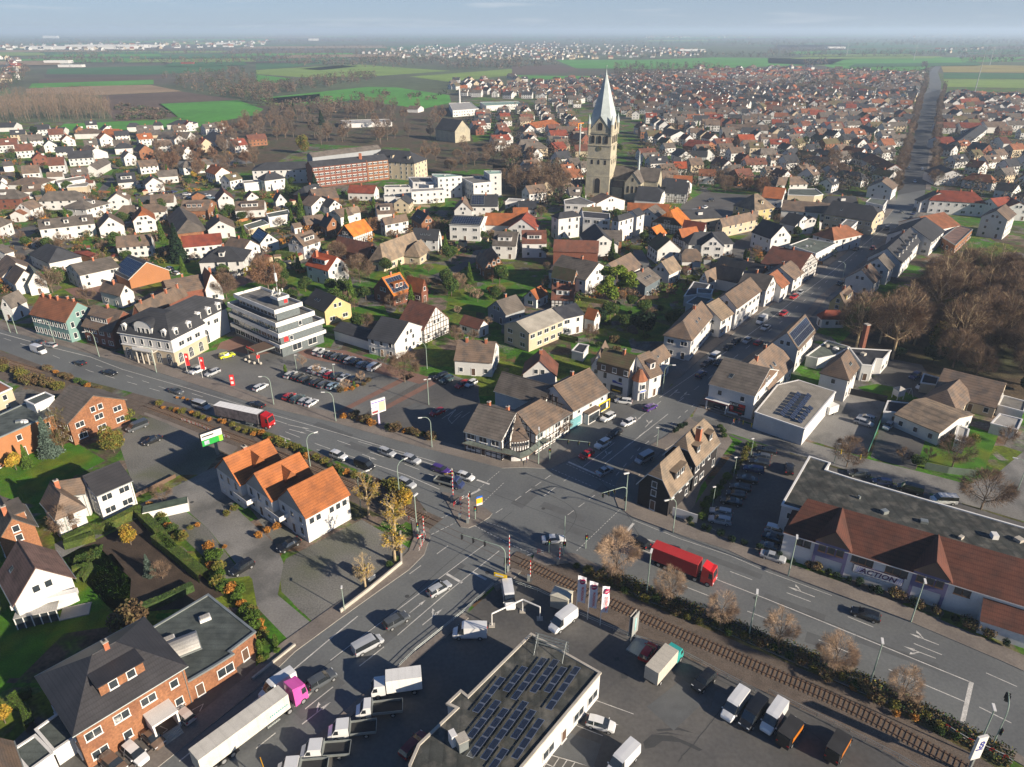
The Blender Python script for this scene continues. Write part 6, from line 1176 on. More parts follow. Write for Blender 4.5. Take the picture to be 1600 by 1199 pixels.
SEC = {  # x, half width, sill z, belt z, roof z, roof half width, side glass?, top glass to next?
 'hatch': (4.1,[(-2.02,.70,.35,.72,.72,.6),(-2.0,.82,.3,.9,.95,.70),(-1.72,.86,.25,.95,1.38,.60),(-.9,.88,.22,.95,1.47,.62),(.35,.88,.22,.93,1.42,.60),(1.12,.87,.22,.92,.97,.70),(1.85,.80,.25,.78,.80,.60),(2.05,.68,.35,.6,.6,.5)]),
 'estate': (4.6,[(-2.28,.70,.35,.72,.72,.6),(-2.25,.84,.3,.92,.97,.72),(-1.95,.88,.25,.96,1.42,.62),(-1.0,.9,.22,.96,1.48,.64),(.35,.9,.22,.94,1.43,.62),(1.15,.89,.22,.92,.98,.72),(2.05,.82,.25,.78,.80,.62),(2.3,.68,.35,.6,.6,.5)]),
 'saloon': (4.6,[(-2.3,.68,.35,.72,.72,.6),(-2.25,.82,.3,.92,.94,.7),(-1.55,.87,.25,.96,1.0,.70),(-.85,.89,.22,.95,1.38,.60),(.30,.89,.22,.93,1.41,.60),(1.12,.88,.22,.91,.96,.70),(2.05,.82,.25,.78,.80,.62),(2.3,.68,.35,.6,.6,.5)]),
 'suv': (4.6,[(-2.25,.74,.4,.85,.85,.66),(-2.22,.88,.35,1.05,1.1,.78),(-1.98,.92,.3,1.1,1.58,.70),(-1.0,.94,.28,1.1,1.68,.72),(.35,.94,.28,1.08,1.63,.70),(1.05,.93,.28,1.06,1.12,.78),(2.0,.88,.32,.98,1.0,.70),(2.28,.74,.4,.75,.75,.6)]),
 'van': (5.6,[(-2.78,.90,.4,1.0,2.3,.80),(-2.76,.97,.35,1.2,2.42,.86),(-1.2,.99,.32,1.2,2.5,.86),(.9,.99,.32,1.2,2.48,.86),(1.25,.98,.32,1.2,2.35,.82),(1.95,.96,.32,1.18,1.3,.84),(2.6,.88,.35,.95,.98,.7),(2.8,.76,.4,.7,.7,.6)]),
 'minibus': (5.0,[(-2.5,.88,.4,1.0,1.8,.80),(-2.46,.94,.35,1.12,1.93,.82),(-1.2,.96,.32,1.12,1.98,.84),(.8,.96,.32,1.12,1.96,.84),(1.15,.95,.32,1.1,1.85,.80),(1.75,.94,.32,1.08,1.16,.82),(2.35,.86,.35,.9,.92,.7),(2.5,.74,.4,.7,.7,.6)])}
CARP = {}
def wheel(parent,x,y,r=.32,w_=.22):
 key = ('wheel',r,w_)
 if key not in CARP:
  t = MB(); t.tube((0,-w_/2,0),(0,w_/2,0),r,r,TYRE,14); q = MB(); q.tube((0,-w_/2 - .012,0),(0,w_/2+.012,0),r*.62,r*.62,RIM,10); CARP[key] = (t.mesh('tyre'),q.mesh('rim'))
 o = link('wheel',CARP[key][0],parent,(x,y,r)); link('rim',CARP[key][1],o); return o
def make_car(kind,col):
 L,S = SEC[kind]; pm = paint(col); root = thing('parked_car' if kind not in ('van','minibus') else 'parked_van','x','car' if kind not in ('van','minibus') else 'van',(0,0,0))
 body,gl = MB(),MB(); rings = []
 for (x,hw_,zs,zb,zr_,rw) in S: rings.append([(x,-hw_*.9,zs),(x,-hw_,(zs+zb)/2),(x,-hw_*.97,zb),(x,-rw,zr_),(x,0,zr_+(.03 if zr_ > zb+.1 else .02)),(x,rw,zr_),(x,hw_*.97,zb),(x,hw_,(zs+zb)/2),(x,hw_*.9,zs)])
 for i in range(len(S) - 1):
  a,b = rings[i],rings[i+1]; tall = S[i][4] > S[i][3]+.25,S[i+1][4] > S[i+1][3]+.25
  for j in range(8):
   side = j in (2,5); topf = j in (3,4); g = False
   if kind in ('van',): g = (side and i >= 3 and any(tall)) or (topf and tall[0] and not tall[1])
   elif kind == 'minibus': g = (side and any(tall) and i >= 1) or (topf and (tall[0] != tall[1]))
   else: g = (side and any(tall)) or (topf and (tall[0] != tall[1]))
   f = [a[j],b[j],b[j+1],a[j+1]]
   (gl if g else body).face(f[::1],CGL if g else pm)

 for r_,fl in ((rings[0],True),(rings[-1],False)): body.face(r_ if not fl else r_[::-1],pm)
 body.face([(q[0],q[1],q[2]) for q in [rings[0][0],rings[0][-1],rings[-1][-1],rings[-1][0]]],DARKM)
 if kind not in ('van','minibus'):   # roof pillars stay painted: thin strips
  for i in (3,):
   a = rings[i]; body.add([(a[2][0] - .05,a[2][1]*1.01,a[2][2]),(a[2][0]+.05,a[2][1]*1.01,a[2][2]),(a[3][0]+.05,a[3][1]*1.02,a[3][2]),(a[3][0] - .05,a[3][1]*1.02,a[3][2])],[(0,1,2,3)],pm)
   body.add([(a[6][0] - .05,a[6][1]*1.01,a[6][2]),(a[6][0]+.05,a[6][1]*1.01,a[6][2]),(a[5][0]+.05,a[5][1]*1.02,a[5][2]),(a[5][0] - .05,a[5][1]*1.02,a[5][2])],[(3,2,1,0)],pm)
 body.build('body',root); gl.build('glass',root); wb = L*.29; r = .33 if kind in ('hatch','estate','saloon') else .37
 for x in (-wb - .05,wb+.1):
  for s in (-1,1): wheel(root,x,s*(S[3][1] - .08),r)
 for s in (-1,1):
  k = MB(); k.box((S[-2][0]+.06,s*S[-2][1]*.72,S[-2][3] - .18),(.12,.36,.16),HL); k.build('headlight',root)
  k = MB(); k.box((S[1][0] - .02,s*S[1][1]*.78,S[1][3] - .18),(.1,.26,.2),TL); k.build('tail_light',root)
 k = MB()
 for s in (-1,1): k.box((S[5][0] - .15,s*(S[5][1]+.1),S[5][3]),(.14,.2,.14),pm)
 k.build('wing_mirror',root); return root
FLATB = {}
def truck_wheels(root,xs,hw_,r=.5):
 for x in xs:
  for s in (-1,1): wheel(root,x,s*(hw_ - .18),r,.34)
def cab(root,x0,x1,hw_,z0,z1,pm,nm='cab',slant=.35):
 mb = MB(); g = MB(); zb = z0+(z1 - z0)*.45
 P = lambda x,y,z: (x,y,z)
 ring = lambda x,z: [P(x,-hw_,z),P(x,hw_,z)]
 lo,mi,hi = z0,zb,z1
 mb.add([(x0,-hw_,lo),(x1,-hw_,lo),(x1,hw_,lo),(x0,hw_,lo),(x0,-hw_,mi),(x1,-hw_,mi),(x1,hw_,mi),(x0,hw_,mi)],[(3,2,1,0),(0,1,5,4),(1,2,6,5),(2,3,7,6),(3,0,4,7)],pm)
 w2 = hw_*.94; mb.add([(x0,-hw_,mi),(x1,-hw_,mi),(x1,hw_,mi),(x0,hw_,mi),(x0,-w2,hi),(x1 - slant,-w2,hi),(x1 - slant,w2,hi),(x0,w2,hi)],[(4,5,6,7),(3,0,4,7),(0,1,5,4),(2,3,7,6),(1,2,6,5)],pm); mb.build(nm,root)
 e = .015; dz = hi - mi
 g.face([(x1+e,-hw_*.88,mi+.05),(x1+e,hw_*.88,mi+.05),(x1 - slant*.8+e,w2*.86,hi - dz*.2),(x1 - slant*.8+e,-w2*.86,hi - dz*.2)],CGL)
 for s in (-1,1):
  q = [(x1 - .9,s*(hw_+e),mi+.05),(x1 - .15,s*(hw_+e),mi+.05),(x1 - slant*.7 - .05,s*(w2+.03+e),hi - dz*.3),(x1 - .9,s*(w2+.03+e),hi - dz*.3)]; g.face(q if s < 0 else q[::-1],CGL)
 g.build('windscreen',root)
 for s in (-1,1): k = MB(); k.box((x1+.03,s*hw_*.72,lo+.25),(.1,.4,.22),HL); k.build('headlight',root)
def make_flatbed(col,crew):
 root = thing('flatbed_truck','x','flatbed truck'); L2 = 6.6; cl = 2.9 if crew else 2.2; x1 = 3.2
 cab(root,x1 - cl,x1 - .6,.98,.45,2.3,paint(col),slant=.6); k = MB(); k.add([(x1 - .6,-.95,.45),(x1,-.85,.45),(x1,.85,.45),(x1 - .6,.95,.45),(x1 - .6,-.95,1.3),(x1,-.85,1.0),(x1,.85,1.0),(x1 - .6,.95,1.3)],[(0,1,5,4),(1,2,6,5),(2,3,7,6),(4,5,6,7)],paint(col)); k.build('bonnet',root)
 k = MB(); bx0,bx1 = -3.4,x1 - cl - .15; k.box(((bx0+bx1)/2,0,.85),(bx1 - bx0,2.1,.1),METAL,0,CARGO); k.build('cargo_bed',root)
 for (cx_,cy_,sx,sy,zz) in (((bx0+bx1)/2,-1.05,bx1 - bx0,.06,.4),((bx0+bx1)/2,1.05,bx1 - bx0,.06,.4),(bx0,0,.06,2.1,.4),(bx1,0,.08,2.1,1.1)):
  k = MB(); k.box((cx_,cy_,.95),(sx,sy,zz),METAL); k.build('side_board',root)
 truck_wheels(root,(-2.0,2.1),1.0,.37); return root
def make_boxtruck(col,bl=5.2,bw_=2.25,bh=2.5,z0=.95,boxm=None,cabcol=None):
 root = thing('box_truck','x','truck'); x1 = bl/2+1.5
 k = MB(); k.box((-.6,0,z0),(bl,bw_,bh),boxm or BOXW); k.build('cargo_box',root); cab(root,bl/2 - .45,x1+.1,bw_*.46,.5,2.45,paint(cabcol or col),slant=.5)
 k = MB(); k.box((0,0,.55),(bl+1.0,.9,.35),DARKM); k.build('chassis',root); truck_wheels(root,(-bl/2+.6,x1 - .8),bw_/2,.42); return root
def make_semi(cabcol,boxm,sidem=None,tl=13.4):
 root = thing('articulated_truck','x','truck'); k = MB(); k.box((5.1 - tl/2,0,1.15),(tl,2.5,2.75),sidem or boxm,0,boxm); k.build('trailer_box',root)
 k = MB(); k.box((4 - tl/2+.7,0,.75),(tl - 1.4,1.0,.4),DARKM); k.box((5.6,0,.6),(5.0,1.0,.35),DARKM); k.build('chassis',root); cab(root,5.9,8.1,1.23,.55,3.5,paint(cabcol),slant=.25)
 k = MB(); k.add([(5.9,-1.1,3.5),(7.3,-1.1,3.5),(7.3,1.1,3.5),(5.9,1.1,3.5),(5.9,-1.1,3.95),(5.9,1.1,3.95)],[(0,1,4),(1,2,5,4),(2,3,5),(3,0,4,5)],paint(cabcol)); k.build('roof_spoiler',root)
 k = MB()
 for i in range(3): k.tube((3.2,-1.2,.7),(1.2,-1.2,.7),.25,.25,METAL,8)
 k.box((-2 if tl < 12 else -5,0,.35),(2 if tl < 12 else 4,2.5,.08),DARKM); k.build('side_guard',root); truck_wheels(root,[x+13.4 - tl for x in (-6.6,-5.3,-4.0)]+[4.9,7.2],1.25,.5); return root
def make_pickup():
 root = make_car('van','k'); root['category'] = 'pickup'; root.name = 'tipper_pickup'
 k = MB(); k.box((-.7,0,2.5),(3.9,2.0,.06),CARGO); k.build('black_cover',root)
 for s in (-1,1): k = MB(); k.box((-.4,s*1.01,1.25),(3.2,.03,.9),paint('o')); k.build('side_panel',root)
 return root
CW_ = {'w': 'white','s': 'silver','k': 'black','g': 'dark grey','r': 'red','b': 'dark blue','p': 'purple-blue','y': 'yellow','n': 'brown','c': 'dark teal','l': 'pale blue','o': 'orange','m': 'pink','e': 'rose-beige','d': 'dark red'}
KW = {'hatch': 'hatchback','estate': 'estate car','saloon': 'saloon car','suv': 'SUV','van': 'panel van','minibus': 'minibus van'}
PROTO = {}
def vehicle(f,r,fr,kind,col,phrase,group=None,z=.6,label=None,moving=False):
 a,b = at(f,*r,z),at(f,*fr,z); m_ = (a+b)/2; u = b - a; ang = math.atan2(u.y,u.x); key = (kind,col); first = key not in PROTO
 if first:
  PROTO[key] = {'flatbed': lambda: make_flatbed(col,False),'crewbed': lambda: make_flatbed(col,True),'box': lambda: make_boxtruck(col),'pickup': make_pickup}.get(kind,lambda: make_car(kind,col))()
  o = PROTO[key]; o.location = (m_.x,m_.y,.02); o.rotation_euler = (0,0,ang)
 else: o = dup(PROTO[key],(m_.x,m_.y,.02),ang)
 o['label'] = label or '%s %s %s' % (CW_[col],KW.get(kind,kind),phrase)
 if group: o['group'] = group
 elif 'group' in o.keys(): del o['group']
 return o
GT = 'vehicles in the traffic'; GP = 'vehicles parked in the town'; GY = 'vehicles in the dealership yard'
V_ = vehicle
for a in [('A2',(345,905),(470,945),'van','w','passing the teal house'),('A2',(440,838),(378,818),'saloon','g','parked at the kerb by the teal house, front one'),('A2',(580,872),(462,850),'estate','s','parked at the kerb by the teal house'),('A2',(872,1060),(795,1035),'hatch','k','driving left below the dark red brick house'),('C02',(640,80),(735,100),'saloon','k','driving right below the white villa'),('C02',(1068,195),(1132,215),'saloon','g','ahead of the silver van near the tracks'),('C02',(1215,285),(1305,312),'minibus','s','behind the white-roofed lorry'),('C12',(40,300),(-20,278),'saloon','k','beside the white-roofed lorry, opposite lane'),
 ('C12',(465,592),(570,632),'suv','w','ahead of a black van near the orange gables'),('C12',(632,650),(728,688),'minibus','k','following lane beside the track hedge'),('C12',(775,570),(865,605),'estate','s','left one of two silver cars mid-road'),('C12',(925,618),(1020,652),'suv','s','right one of two silver cars mid-road'),('C12',(1108,678),(1205,712),'estate','p','in the queue before the stop line'),('C12',(1260,722),(1360,755),'hatch','w','first at the stop line'),('C12',(895,760),(990,802),'estate','s','turning beside the yellow-leaved trees'),
 ('C22',(500,582),(430,620),'hatch','r','first at the main-street stop line'),('C22',(605,515),(525,560),'suv','w','behind the red car on the main street'),('C22',(678,448),(602,492),'estate','k','third in the main-street queue'),('C22',(758,385),(690,418),'hatch','w','fourth in the main-street queue'),('C22',(636,350),(560,392),'suv','w','on the forecourt by the yellow shop window'),('C22',(585,225),(645,255),'saloon','k','parked beside the corner shop'),('C22',(738,272),(655,262),'estate','w','parked in front of the corner shop'),
 ('C22',(835,322),(895,290),'estate','p','turning by the corner shop'),('C22',(875,600),(775,655),'minibus','s','beside the slate-clad houses'),('C22',(530,728),(625,680),'saloon','s','entering the main street'),('C22',(197,1135),(322,1128),'saloon','w','with black roof crossing the junction'),('C22',(825,1168),(760,1128),'suv','k','waiting behind the round bare tree'),('D2',(870,78),(760,52),'estate','k','beside the red lorry'),('D3',(578,425),(440,378),'estate','k','passing the store front'),
 ('D1',(908,295),(1005,240),'estate','s','nearest the level crossing, left of the yard'),('D1',(690,460),(775,412),'suv','g','between two silver ones on the lower road'),('D1',(530,592),(638,535),'minibus','s','with roof rails on the lower road'),('D1',(282,782),(405,708),'suv','g','just ahead of the pink lorry'),('D1',(180,742),(48,830),'van','w','half hidden behind the pink lorry')]:
 V_(*a[:5],a[5],GT)
for a in [('D1',(1192,500),(1040,500),'van','w','near the white gate posts'),('D2',(325,395),(205,490),'van','w','with blue logos beside the beige shed'),('P',(793,922),(797,946),'van','w','behind the white goal-shaped barrier'),('P',(1005,1030),(1020,1008),'hatch','r','beside the grey-boxed truck'),('P',(1113,1052),(1086,1078),'suv','k','between the boxed truck and the vans'),('P',(1160,1088),(1135,1122),'van','w','left one of two beside the tracks'),('P',(1188,1102),(1163,1135),'van','k','between two white vans'),('P',(1224,1100),(1192,1148),'van','w','right one of two beside the tracks'),('P',(920,1126),(958,1137),'hatch','w','on a marked bay below the dealership'),('P',(985,1178),(960,1205),'van','w','cut by the bottom edge'),('P',(633,1178),(660,1150),'estate','d','in the shade of the dealership')]:
 V_(*a[:5],a[5],GY)
V_('P',(1221,1166),(1250,1126),'pickup','k','',GY,label='black pickup with orange sides, left one beside the tracks'); V_('P',(1296,1192),(1323,1146),'pickup','k','',GY,label='black pickup with orange sides, right one beside the tracks')
V_('D1',(870,768),(637,800),'box','w','',GY,label='white box truck in the row of white trucks by the lower road')
V_('D1',(775,888),(507,915),'flatbed','w','',GY,label='white flatbed truck with longest bed, directly below the box truck')
V_('D1',(607,998),(393,1022),'crewbed','w','',GY,label='white crew-cab flatbed truck, second below the box truck'); V_('D1',(485,1110),(237,1128),'crewbed','w','',GY,label='white crew-cab flatbed truck, third below the box truck'); V_('D1',(350,1205),(130,1222),'crewbed','w','',GY,label='white crew-cab flatbed truck cut by the bottom edge')
for a in [('D0',(1005,965),(912,880),'hatch','e','right of the brick house porch'),('D0',(748,1000),(842,1088),'saloon','n','left of the brick house porch'),('D0',(650,1078),(762,1178),'estate','w','in front of the brick house'),('D0',(548,1145),(640,1225),'suv','n','cut by the bottom edge near the brick house'),('C02',(1000,492),(898,535),'saloon','k','alone on the shaded gravel yard'),('C02',(912,408),(802,452),'minibus','g','by the yellow bush near the tracks'),('K8',(1062,935),(888,1030),'saloon','k','in the bay below the orange gables'),('P',(391,880),(364,896),'suv','k','in the bay beside the hedge'),('D1',(505,155),(622,225),'suv','g','under the pollarded tree'),('A4',(1045,920),(1150,892),'suv','y','beside the bank entrance'),('A4',(790,1030),(695,1072),'estate','g','left one of three by the red banners'),('A4',(855,1035),(728,1088),'suv','w','middle one of three by the red banners'),('A4',(1010,1055),(880,1110),'estate','s','right one of three by the red banners'),('C12',(-10,200),(66,160),'estate','w','alone near the red pylon sign'),
 ('C12',(1180,102),(1130,122),'estate','k','left of two dark ones in the upper lot corner'),('C12',(1222,122),(1158,150),'suv','c','right of two dark ones in the upper lot corner'),('C12',(1320,148),(1255,180),'estate','r','beside the small white car in the lot'),('C12',(1365,145),(1322,168),'hatch','w','beside the red car in the lot'),('C12',(1165,325),(1100,350),'hatch','r','alone in the middle of the lot'),('B2',(815,765),(722,822),'minibus','w','parked outside the hipped corner shops'),('B2',(740,822),(640,882),'estate','n','parked below the white minibus'),('B2',(850,820),(792,862),'saloon','k','behind the big dark roof on the street'),('B2',(590,1000),(682,935),'suv','b','driving up the dark street'),('B2',(960,652),(875,708),'saloon','k','lower one of a parked black pair'),('B2',(1032,598),(958,650),'estate','k','upper one of a parked black pair'),('B2',(1160,585),(1070,648),'hatch','s','driving down beside the red car'),('B2',(1195,662),(1270,612),'hatch','r','passing the big solar roof house'),('B2',(1315,380),(1215,445),'van','w','below the wide-windowed shops'),('B2',(1345,455),(1268,505),'saloon','s','below the white van on the street'),('B2',(1528,310),(1455,355),'hatch','r','driving down, farther up the street'),
 ('C31',(182,722),(140,748),'estate','r','parked outside the narrow shops'),('C31',(215,698),(182,720),'hatch','s','touching the red parked one outside the shops'),('C31',(470,640),(430,664),'saloon','k','at the right kerb above the yellow house'),('C31',(575,420),(525,455),'saloon','k','outside the flat-roofed shop'),('C31',(665,420),(640,445),'hatch','r','on the right-hand kerb near the dormered pair'),('C31',(755,300),(725,318),'suv','k','near the massive half-hipped store'),('C31',(898,262),(872,275),'saloon','s','in the kerb row below the red turrets'),('C31',(905,235),(885,250),'saloon','k','second in the kerb row below the red turrets'),('C31',(918,208),(900,222),'saloon','b','third in the kerb row below the red turrets'),('C31',(925,182),(912,198),'suv','k','fourth in the kerb row below the red turrets'),('C31',(935,148),(922,165),'saloon','r','last in the kerb row below the red turrets'),('C31',(850,198),(818,210),'saloon','g','crossing near the red turrets'),('C30',(960,1045),(965,1065),'hatch','w','right lane of the far avenue'),('C30',(878,1040),(880,1060),'hatch','s','left lane of the far avenue'),('C30',(912,1125),(922,1145),'hatch','w','nearest on the far avenue'),
 ('C32',(545,385),(655,418),'estate','s','front one of two behind the low store'),('C32',(662,385),(572,360),'hatch','s','rear one of two behind the low store'),('C32',(775,400),(728,445),'hatch','s','on the dark drive of the felt-roofed bungalow'),('C32',(940,100),(895,125),'suv','b','beside the small garage by the playground'),('C32',(990,165),(942,185),'estate','w','behind the playground'),('C32',(1160,892),(1035,885),'minibus','w','behind the black store roof'),('C32',(945,835),(830,805),'minibus','k','behind the black store roof'),('C32',(765,780),(662,765),'hatch','b','third from right behind the black store roof'),('C32',(612,722),(522,715),'estate','g','leftmost behind the black store roof'),('C32',(132,725),(135,660),'suv','k','alone in the middle of the store car park'),('A1',(610,362),(520,350),'hatch','w','behind the hipped house at far left'),('A1',(420,705),(322,715),'estate','w','on the street bend at far left'),('A1',(682,265),(650,275),'hatch','r','beside the orange-brown autumn tree'),('B4',(690,155),(660,165),'hatch','w','alone on the church square'),('B4',(595,215),(510,225),'van','w','on the church square'),('B4',(570,250),(500,258),'hatch','s','beside the van on the church square'),('B4',(765,85),(700,95),'suv','k','near the church square trees'),('C21',(925,460),(898,455),'hatch','s','on the bend of the village lane'),('A3',(470,1010),(385,985),'estate','w','upper one on the lawn drive'),('A3',(530,1055),(455,1035),'hatch','w','lower one on the lawn drive')]:
 V_(*a[:5],a[5],GP)
def row(f,cs,dx,dy,cols,kinds,phrase):
 for i,((x,y),c) in enumerate(zip(cs,cols)): V_(f,(x - dx,y+dy),(x+dx,y - dy),kinds[i % len(kinds)],c,'%s from left %s' % (ordn(i+1),phrase),'cars in the rows of the car parks')
row('K2',[(515,35),(575,55),(655,72),(725,92),(805,112),(890,132),(960,158),(1030,185),(1115,200),(1180,222)],52,32,'wskgkskskw',['suv','estate','hatch','estate','saloon','estate','suv','hatch','saloon','minibus'],'in the back row of the bank car park')
row('K2',[(182,308),(268,332),(352,355),(495,400),(580,425),(685,442)],52,32,'skkkgl',['estate','hatch','estate','suv','estate','hatch'],'in the front row of the bank car park')
row('K2',[(450,242),(520,262),(590,285),(650,312),(735,328),(815,340),(940,360)],50,30,'wssrksk',['hatch','saloon','estate','hatch','suv','saloon','hatch'],'in the middle row of the bank car park')
row('K2',[(165,568),(265,598),(350,622),(432,645)],58,36,'rcsw',['hatch','suv','hatch','hatch'],'beside the kerb below the bank car park')
for i,(x,y,c) in enumerate([(1300,1008,'s'),(1305,958,'s'),(1370,892,'k'),(1400,848,'k'),(1425,806,'k'),(1470,752,'k'),(1510,690,'b'),(1545,652,'k'),(1562,612,'g'),(1590,572,'k')]):
 V_('C22',(x+58,y+14),(x - 58,y - 8),['estate','estate','saloon','hatch','estate','saloon','estate','suv','hatch','estate'][i],c,'%s from bottom in the hedge row of the store car park' % ordn(i+1),'cars in the rows of the car parks')
for i,(x,y,c) in enumerate([(1214,830,'w'),(1210,842,'k'),(1206,856,'g'),(1208,870,'s')]): V_('P',(x - 13,y - 4),(x+13,y+4),'suv' if i == 0 else 'saloon',c,'%s beside the store wall' % ordn(i+1),'cars in the rows of the car parks')
for i,(x,y,c) in enumerate([(100,232,'k'),(245,218,'w'),(295,212,'k'),(340,208,'k'),(382,205,'w'),(425,204,'k'),(480,198,'b')]): V_('A3',(x - 18,y+5),(x+18,y - 3),'hatch',c,'%s in the far-left row' % ordn(i+1),'cars in the rows of the car parks')
for i,(x,y,c) in enumerate([(612,224,'w'),(622,262,'w'),(822,236,'w'),(860,262,'l')]): V_('A3',(x - 30,y),(x+30,y),'estate',c,'%s of four behind the wide-dormer brick house' % ordn(i+1),'cars in the rows of the car parks')
# lorries
def put(o,f,r,fr,label,group=GT,z=0,shift=0):
 a,b = at(f,*r,z),at(f,*fr,z); m_ = (a+b)/2; u = b - a; print(label[:30],'len',round(u.length,1)); o.location = (m_.x,m_.y,.02); o.rotation_euler = (0,0,math.atan2(u.y,u.x)); o['label'] = label; o['group'] = group
put(make_semi('r',mat('white_lorry_roof',(.74,.74,.73),.5,.05,bands=[('X',.8,.1)]),mat('dark_lorry_side',(.10,.09,.10),.5,.5,1.2)),'P',(341,651),(429,670),'articulated lorry with red cab and long white trailer roof')
pk = make_semi('m',TARP,TARP); put(pk,'P',(325,1200),(466,1094),'articulated lorry with pink cab and beige trailer on the lower road')
dt = MB()
for i in range(9): dt.tube((2.0+i*.33,-1.27,2.2+.0*i),(2.0+i*.33,-1.29,2.2),.13,.13,mat('teal_dots',(.05,.30,.32),.5,.05),8)
dt.build('dot_logo',pk)
red = make_semi('R',mat('red_trailer',(.40,.03,.03),.5,.06),mat('red_trailer',(.40,.03,.03)),8.8); put(red,'D2',(640,82),(1030,238),'red lorry with red trailer on the main road by the store')
bt = make_boxtruck('T',5.8,2.3,2.5,1.0,mat('beige_box_panel',(.45,.42,.36),.6,.06,bands=[('X',1.1,.1)]),'T'); put(bt,'P',(1016,1072),(1052,1030),'box truck with ribbed beige-grey box and teal cab in the yard',GY)
bf = make_flatbed('b',False); put(bf,'C12',(1135,775),(1290,815),'blue flatbed truck with raised crane at the traffic island')
cr = MB(); cr.tube((1.0,0,1.0),(1.0,0,3.4),.15,.12,METAL,6); cr.tube((1.0,0,3.4),(-1.2,0,2.6),.12,.1,YEL,6); cr.build('crane',bf)
# trailer box behind the store
tr = thing('box_trailer','white box trailer parked against the low white store','trailer',at('C32',385,345),.55); k = MB(); k.box((0,0,.5),(3.6,2.0,2.0),BOXW); k.build('cargo_box',tr); wheel(tr,.2,-1.0,.33); wheel(tr,.2,1.0,.33)
k = MB(); k.box((2.3,0,.5),(1.2,.1,.1),METAL); k.build('drawbar',tr)
# ================================================================ STREET FURNITURE
def lamp_mesh(kind):
 if ('lamp',kind) in CARP: return CARP[('lamp',kind)]
 p,hd = MB(),MB()
 if kind == 'arc':
  p.tube((0,0,0),(0,0,6.6),.11,.08,LAMPG,8); q = [(0,0,6.6),(.15,0,7.3),(.55,0,7.9),(1.1,0,8.2),(1.9,0,8.25)]
  for a,b in zip(q,q[1:]): p.tube(a,b,.07,.06,LAMPG,6)
  hd.box((2.3,0,8.15),(.95,.28,.14),FRAMEW); hd.box((2.3,0,8.1),(.7,.2,.06),HL)
 elif kind == 'tall':
  p.tube((0,0,0),(0,0,9.0),.13,.08,LAMPG,8); hd.box((.35,0,8.98),(1.2,.34,.16),FRAMEW); hd.box((.4,0,8.92),(.8,.24,.07),HL)
 elif kind == 'twin':
  p.tube((0,0,0),(0,0,7.4),.11,.08,LAMPG,8); hd.box((.6,0,7.4),(.7,.3,.14),FRAMEW); hd.box((-.6,0,7.4),(.7,.3,.14),FRAMEW); p.box((0,0,7.35),(1.0,.08,.08),LAMPG)
 else:
  p.tube((0,0,0),(0,0,5.0),.08,.06,LAMPG,8); hd.box((.25,0,4.95),(.7,.26,.14),FRAMEW)
 CARP[('lamp',kind)] = (p.mesh('pole'),hd.mesh('lamp_head')); return CARP[('lamp',kind)]
def lamp(f,x,y,kind,ang,phrase):
 p = at(f,x,y); m = lamp_mesh(kind); t = thing('street_lamp','%s street lamp %s' % ({'arc': 'curved-arm','tall': 'tall straight','twin': 'twin-headed','short': 'short'}[kind],phrase),'street lamp',(p.x,p.y,.05),math.radians(ang),'street lamps'); link('pole',m[0],t); link('lamp_head',m[1],t); return t
for a in [('A2',108,733,'arc',170,'nearest the left picture edge'),('A2',180,745,'arc',170,'second from the left edge'),('A2',577,855,'arc',190,'in front of the teal house'),('A2',1035,985,'arc',190,'in front of the dark red brick house'),('A4',365,1082,'arc',190,'in front of the white villa'),('C12',112,292,'arc',180,'by the red hatchback at the kerb'),('C12',500,395,'arc',180,'left of the white price billboard'),('C12',1100,558,'arc',190,'left of the half-timbered restaurant'),('C12',340,680,'arc',35,'among the orange gables, farther one'),('C12',655,935,'arc',35,'right of the orange gables'),('C12',897,860,'arc',45,'at the yellow-leaved tree clump'),('C12',1008,1100,'tall',60,'at the red-white crossing gate'),('C12',1080,292,'twin',20,'in the middle of the parking lot'),('C12',255,80,'short',0,'left one in the bank car park'),('C12',492,140,'short',0,'right one in the bank car park'),('C12',1070,68,'arc',170,'beyond the lot near the L-shaped house'),('C22',165,662,'tall',90,'outside the half-timbered restaurant'),('C22',705,950,'tall',200,'at the slate-clad corner'),('C22',1005,1090,'arc',200,'in front of the dark slate gable'),('C22',905,550,'short',180,'before the rear slate-clad house'),('C22',1490,620,'short',200,'top one along the store car park hedge'),('C22',1385,740,'short',200,'second along the store car park hedge'),('C22',1252,930,'short',200,'lowest along the store car park hedge'),('C22',940,215,'arc',0,'outside the brown shop row'),('D2',702,292,'tall',70,'between the two round bare trees'),('D2',1235,515,'tall',70,'right of the third round bare tree'),('D3',105,202,'tall',250,'at the left end of the store front'),('D3',745,442,'tall',250,'in front of the second purple bay'),('D3',525,782,'tall',70,'between the last two bare trees'),('D3',1077,1140,'tall',70,'beside the red-white railing'),('D1',463,385,'short',100,'on the low wall of the gravel yard'),('C02',535,1010,'short',90,'between the hip-roofed and black-tiled houses'),('C02',440,1115,'short',90,'at the hedge lane below the hip-roofed house'),('C32',1550,850,'arc',150,'near the right edge by the big bare tree'),('C32',412,655,'short',0,'on the side road before the store'),('C21',975,490,'arc',170,'on the bend of the village lane'),('C31',460,650,'arc',150,'on the right kerb of the main street'),('C31',640,440,'arc',150,'farther up the right kerb of the main street')]: lamp(*a)
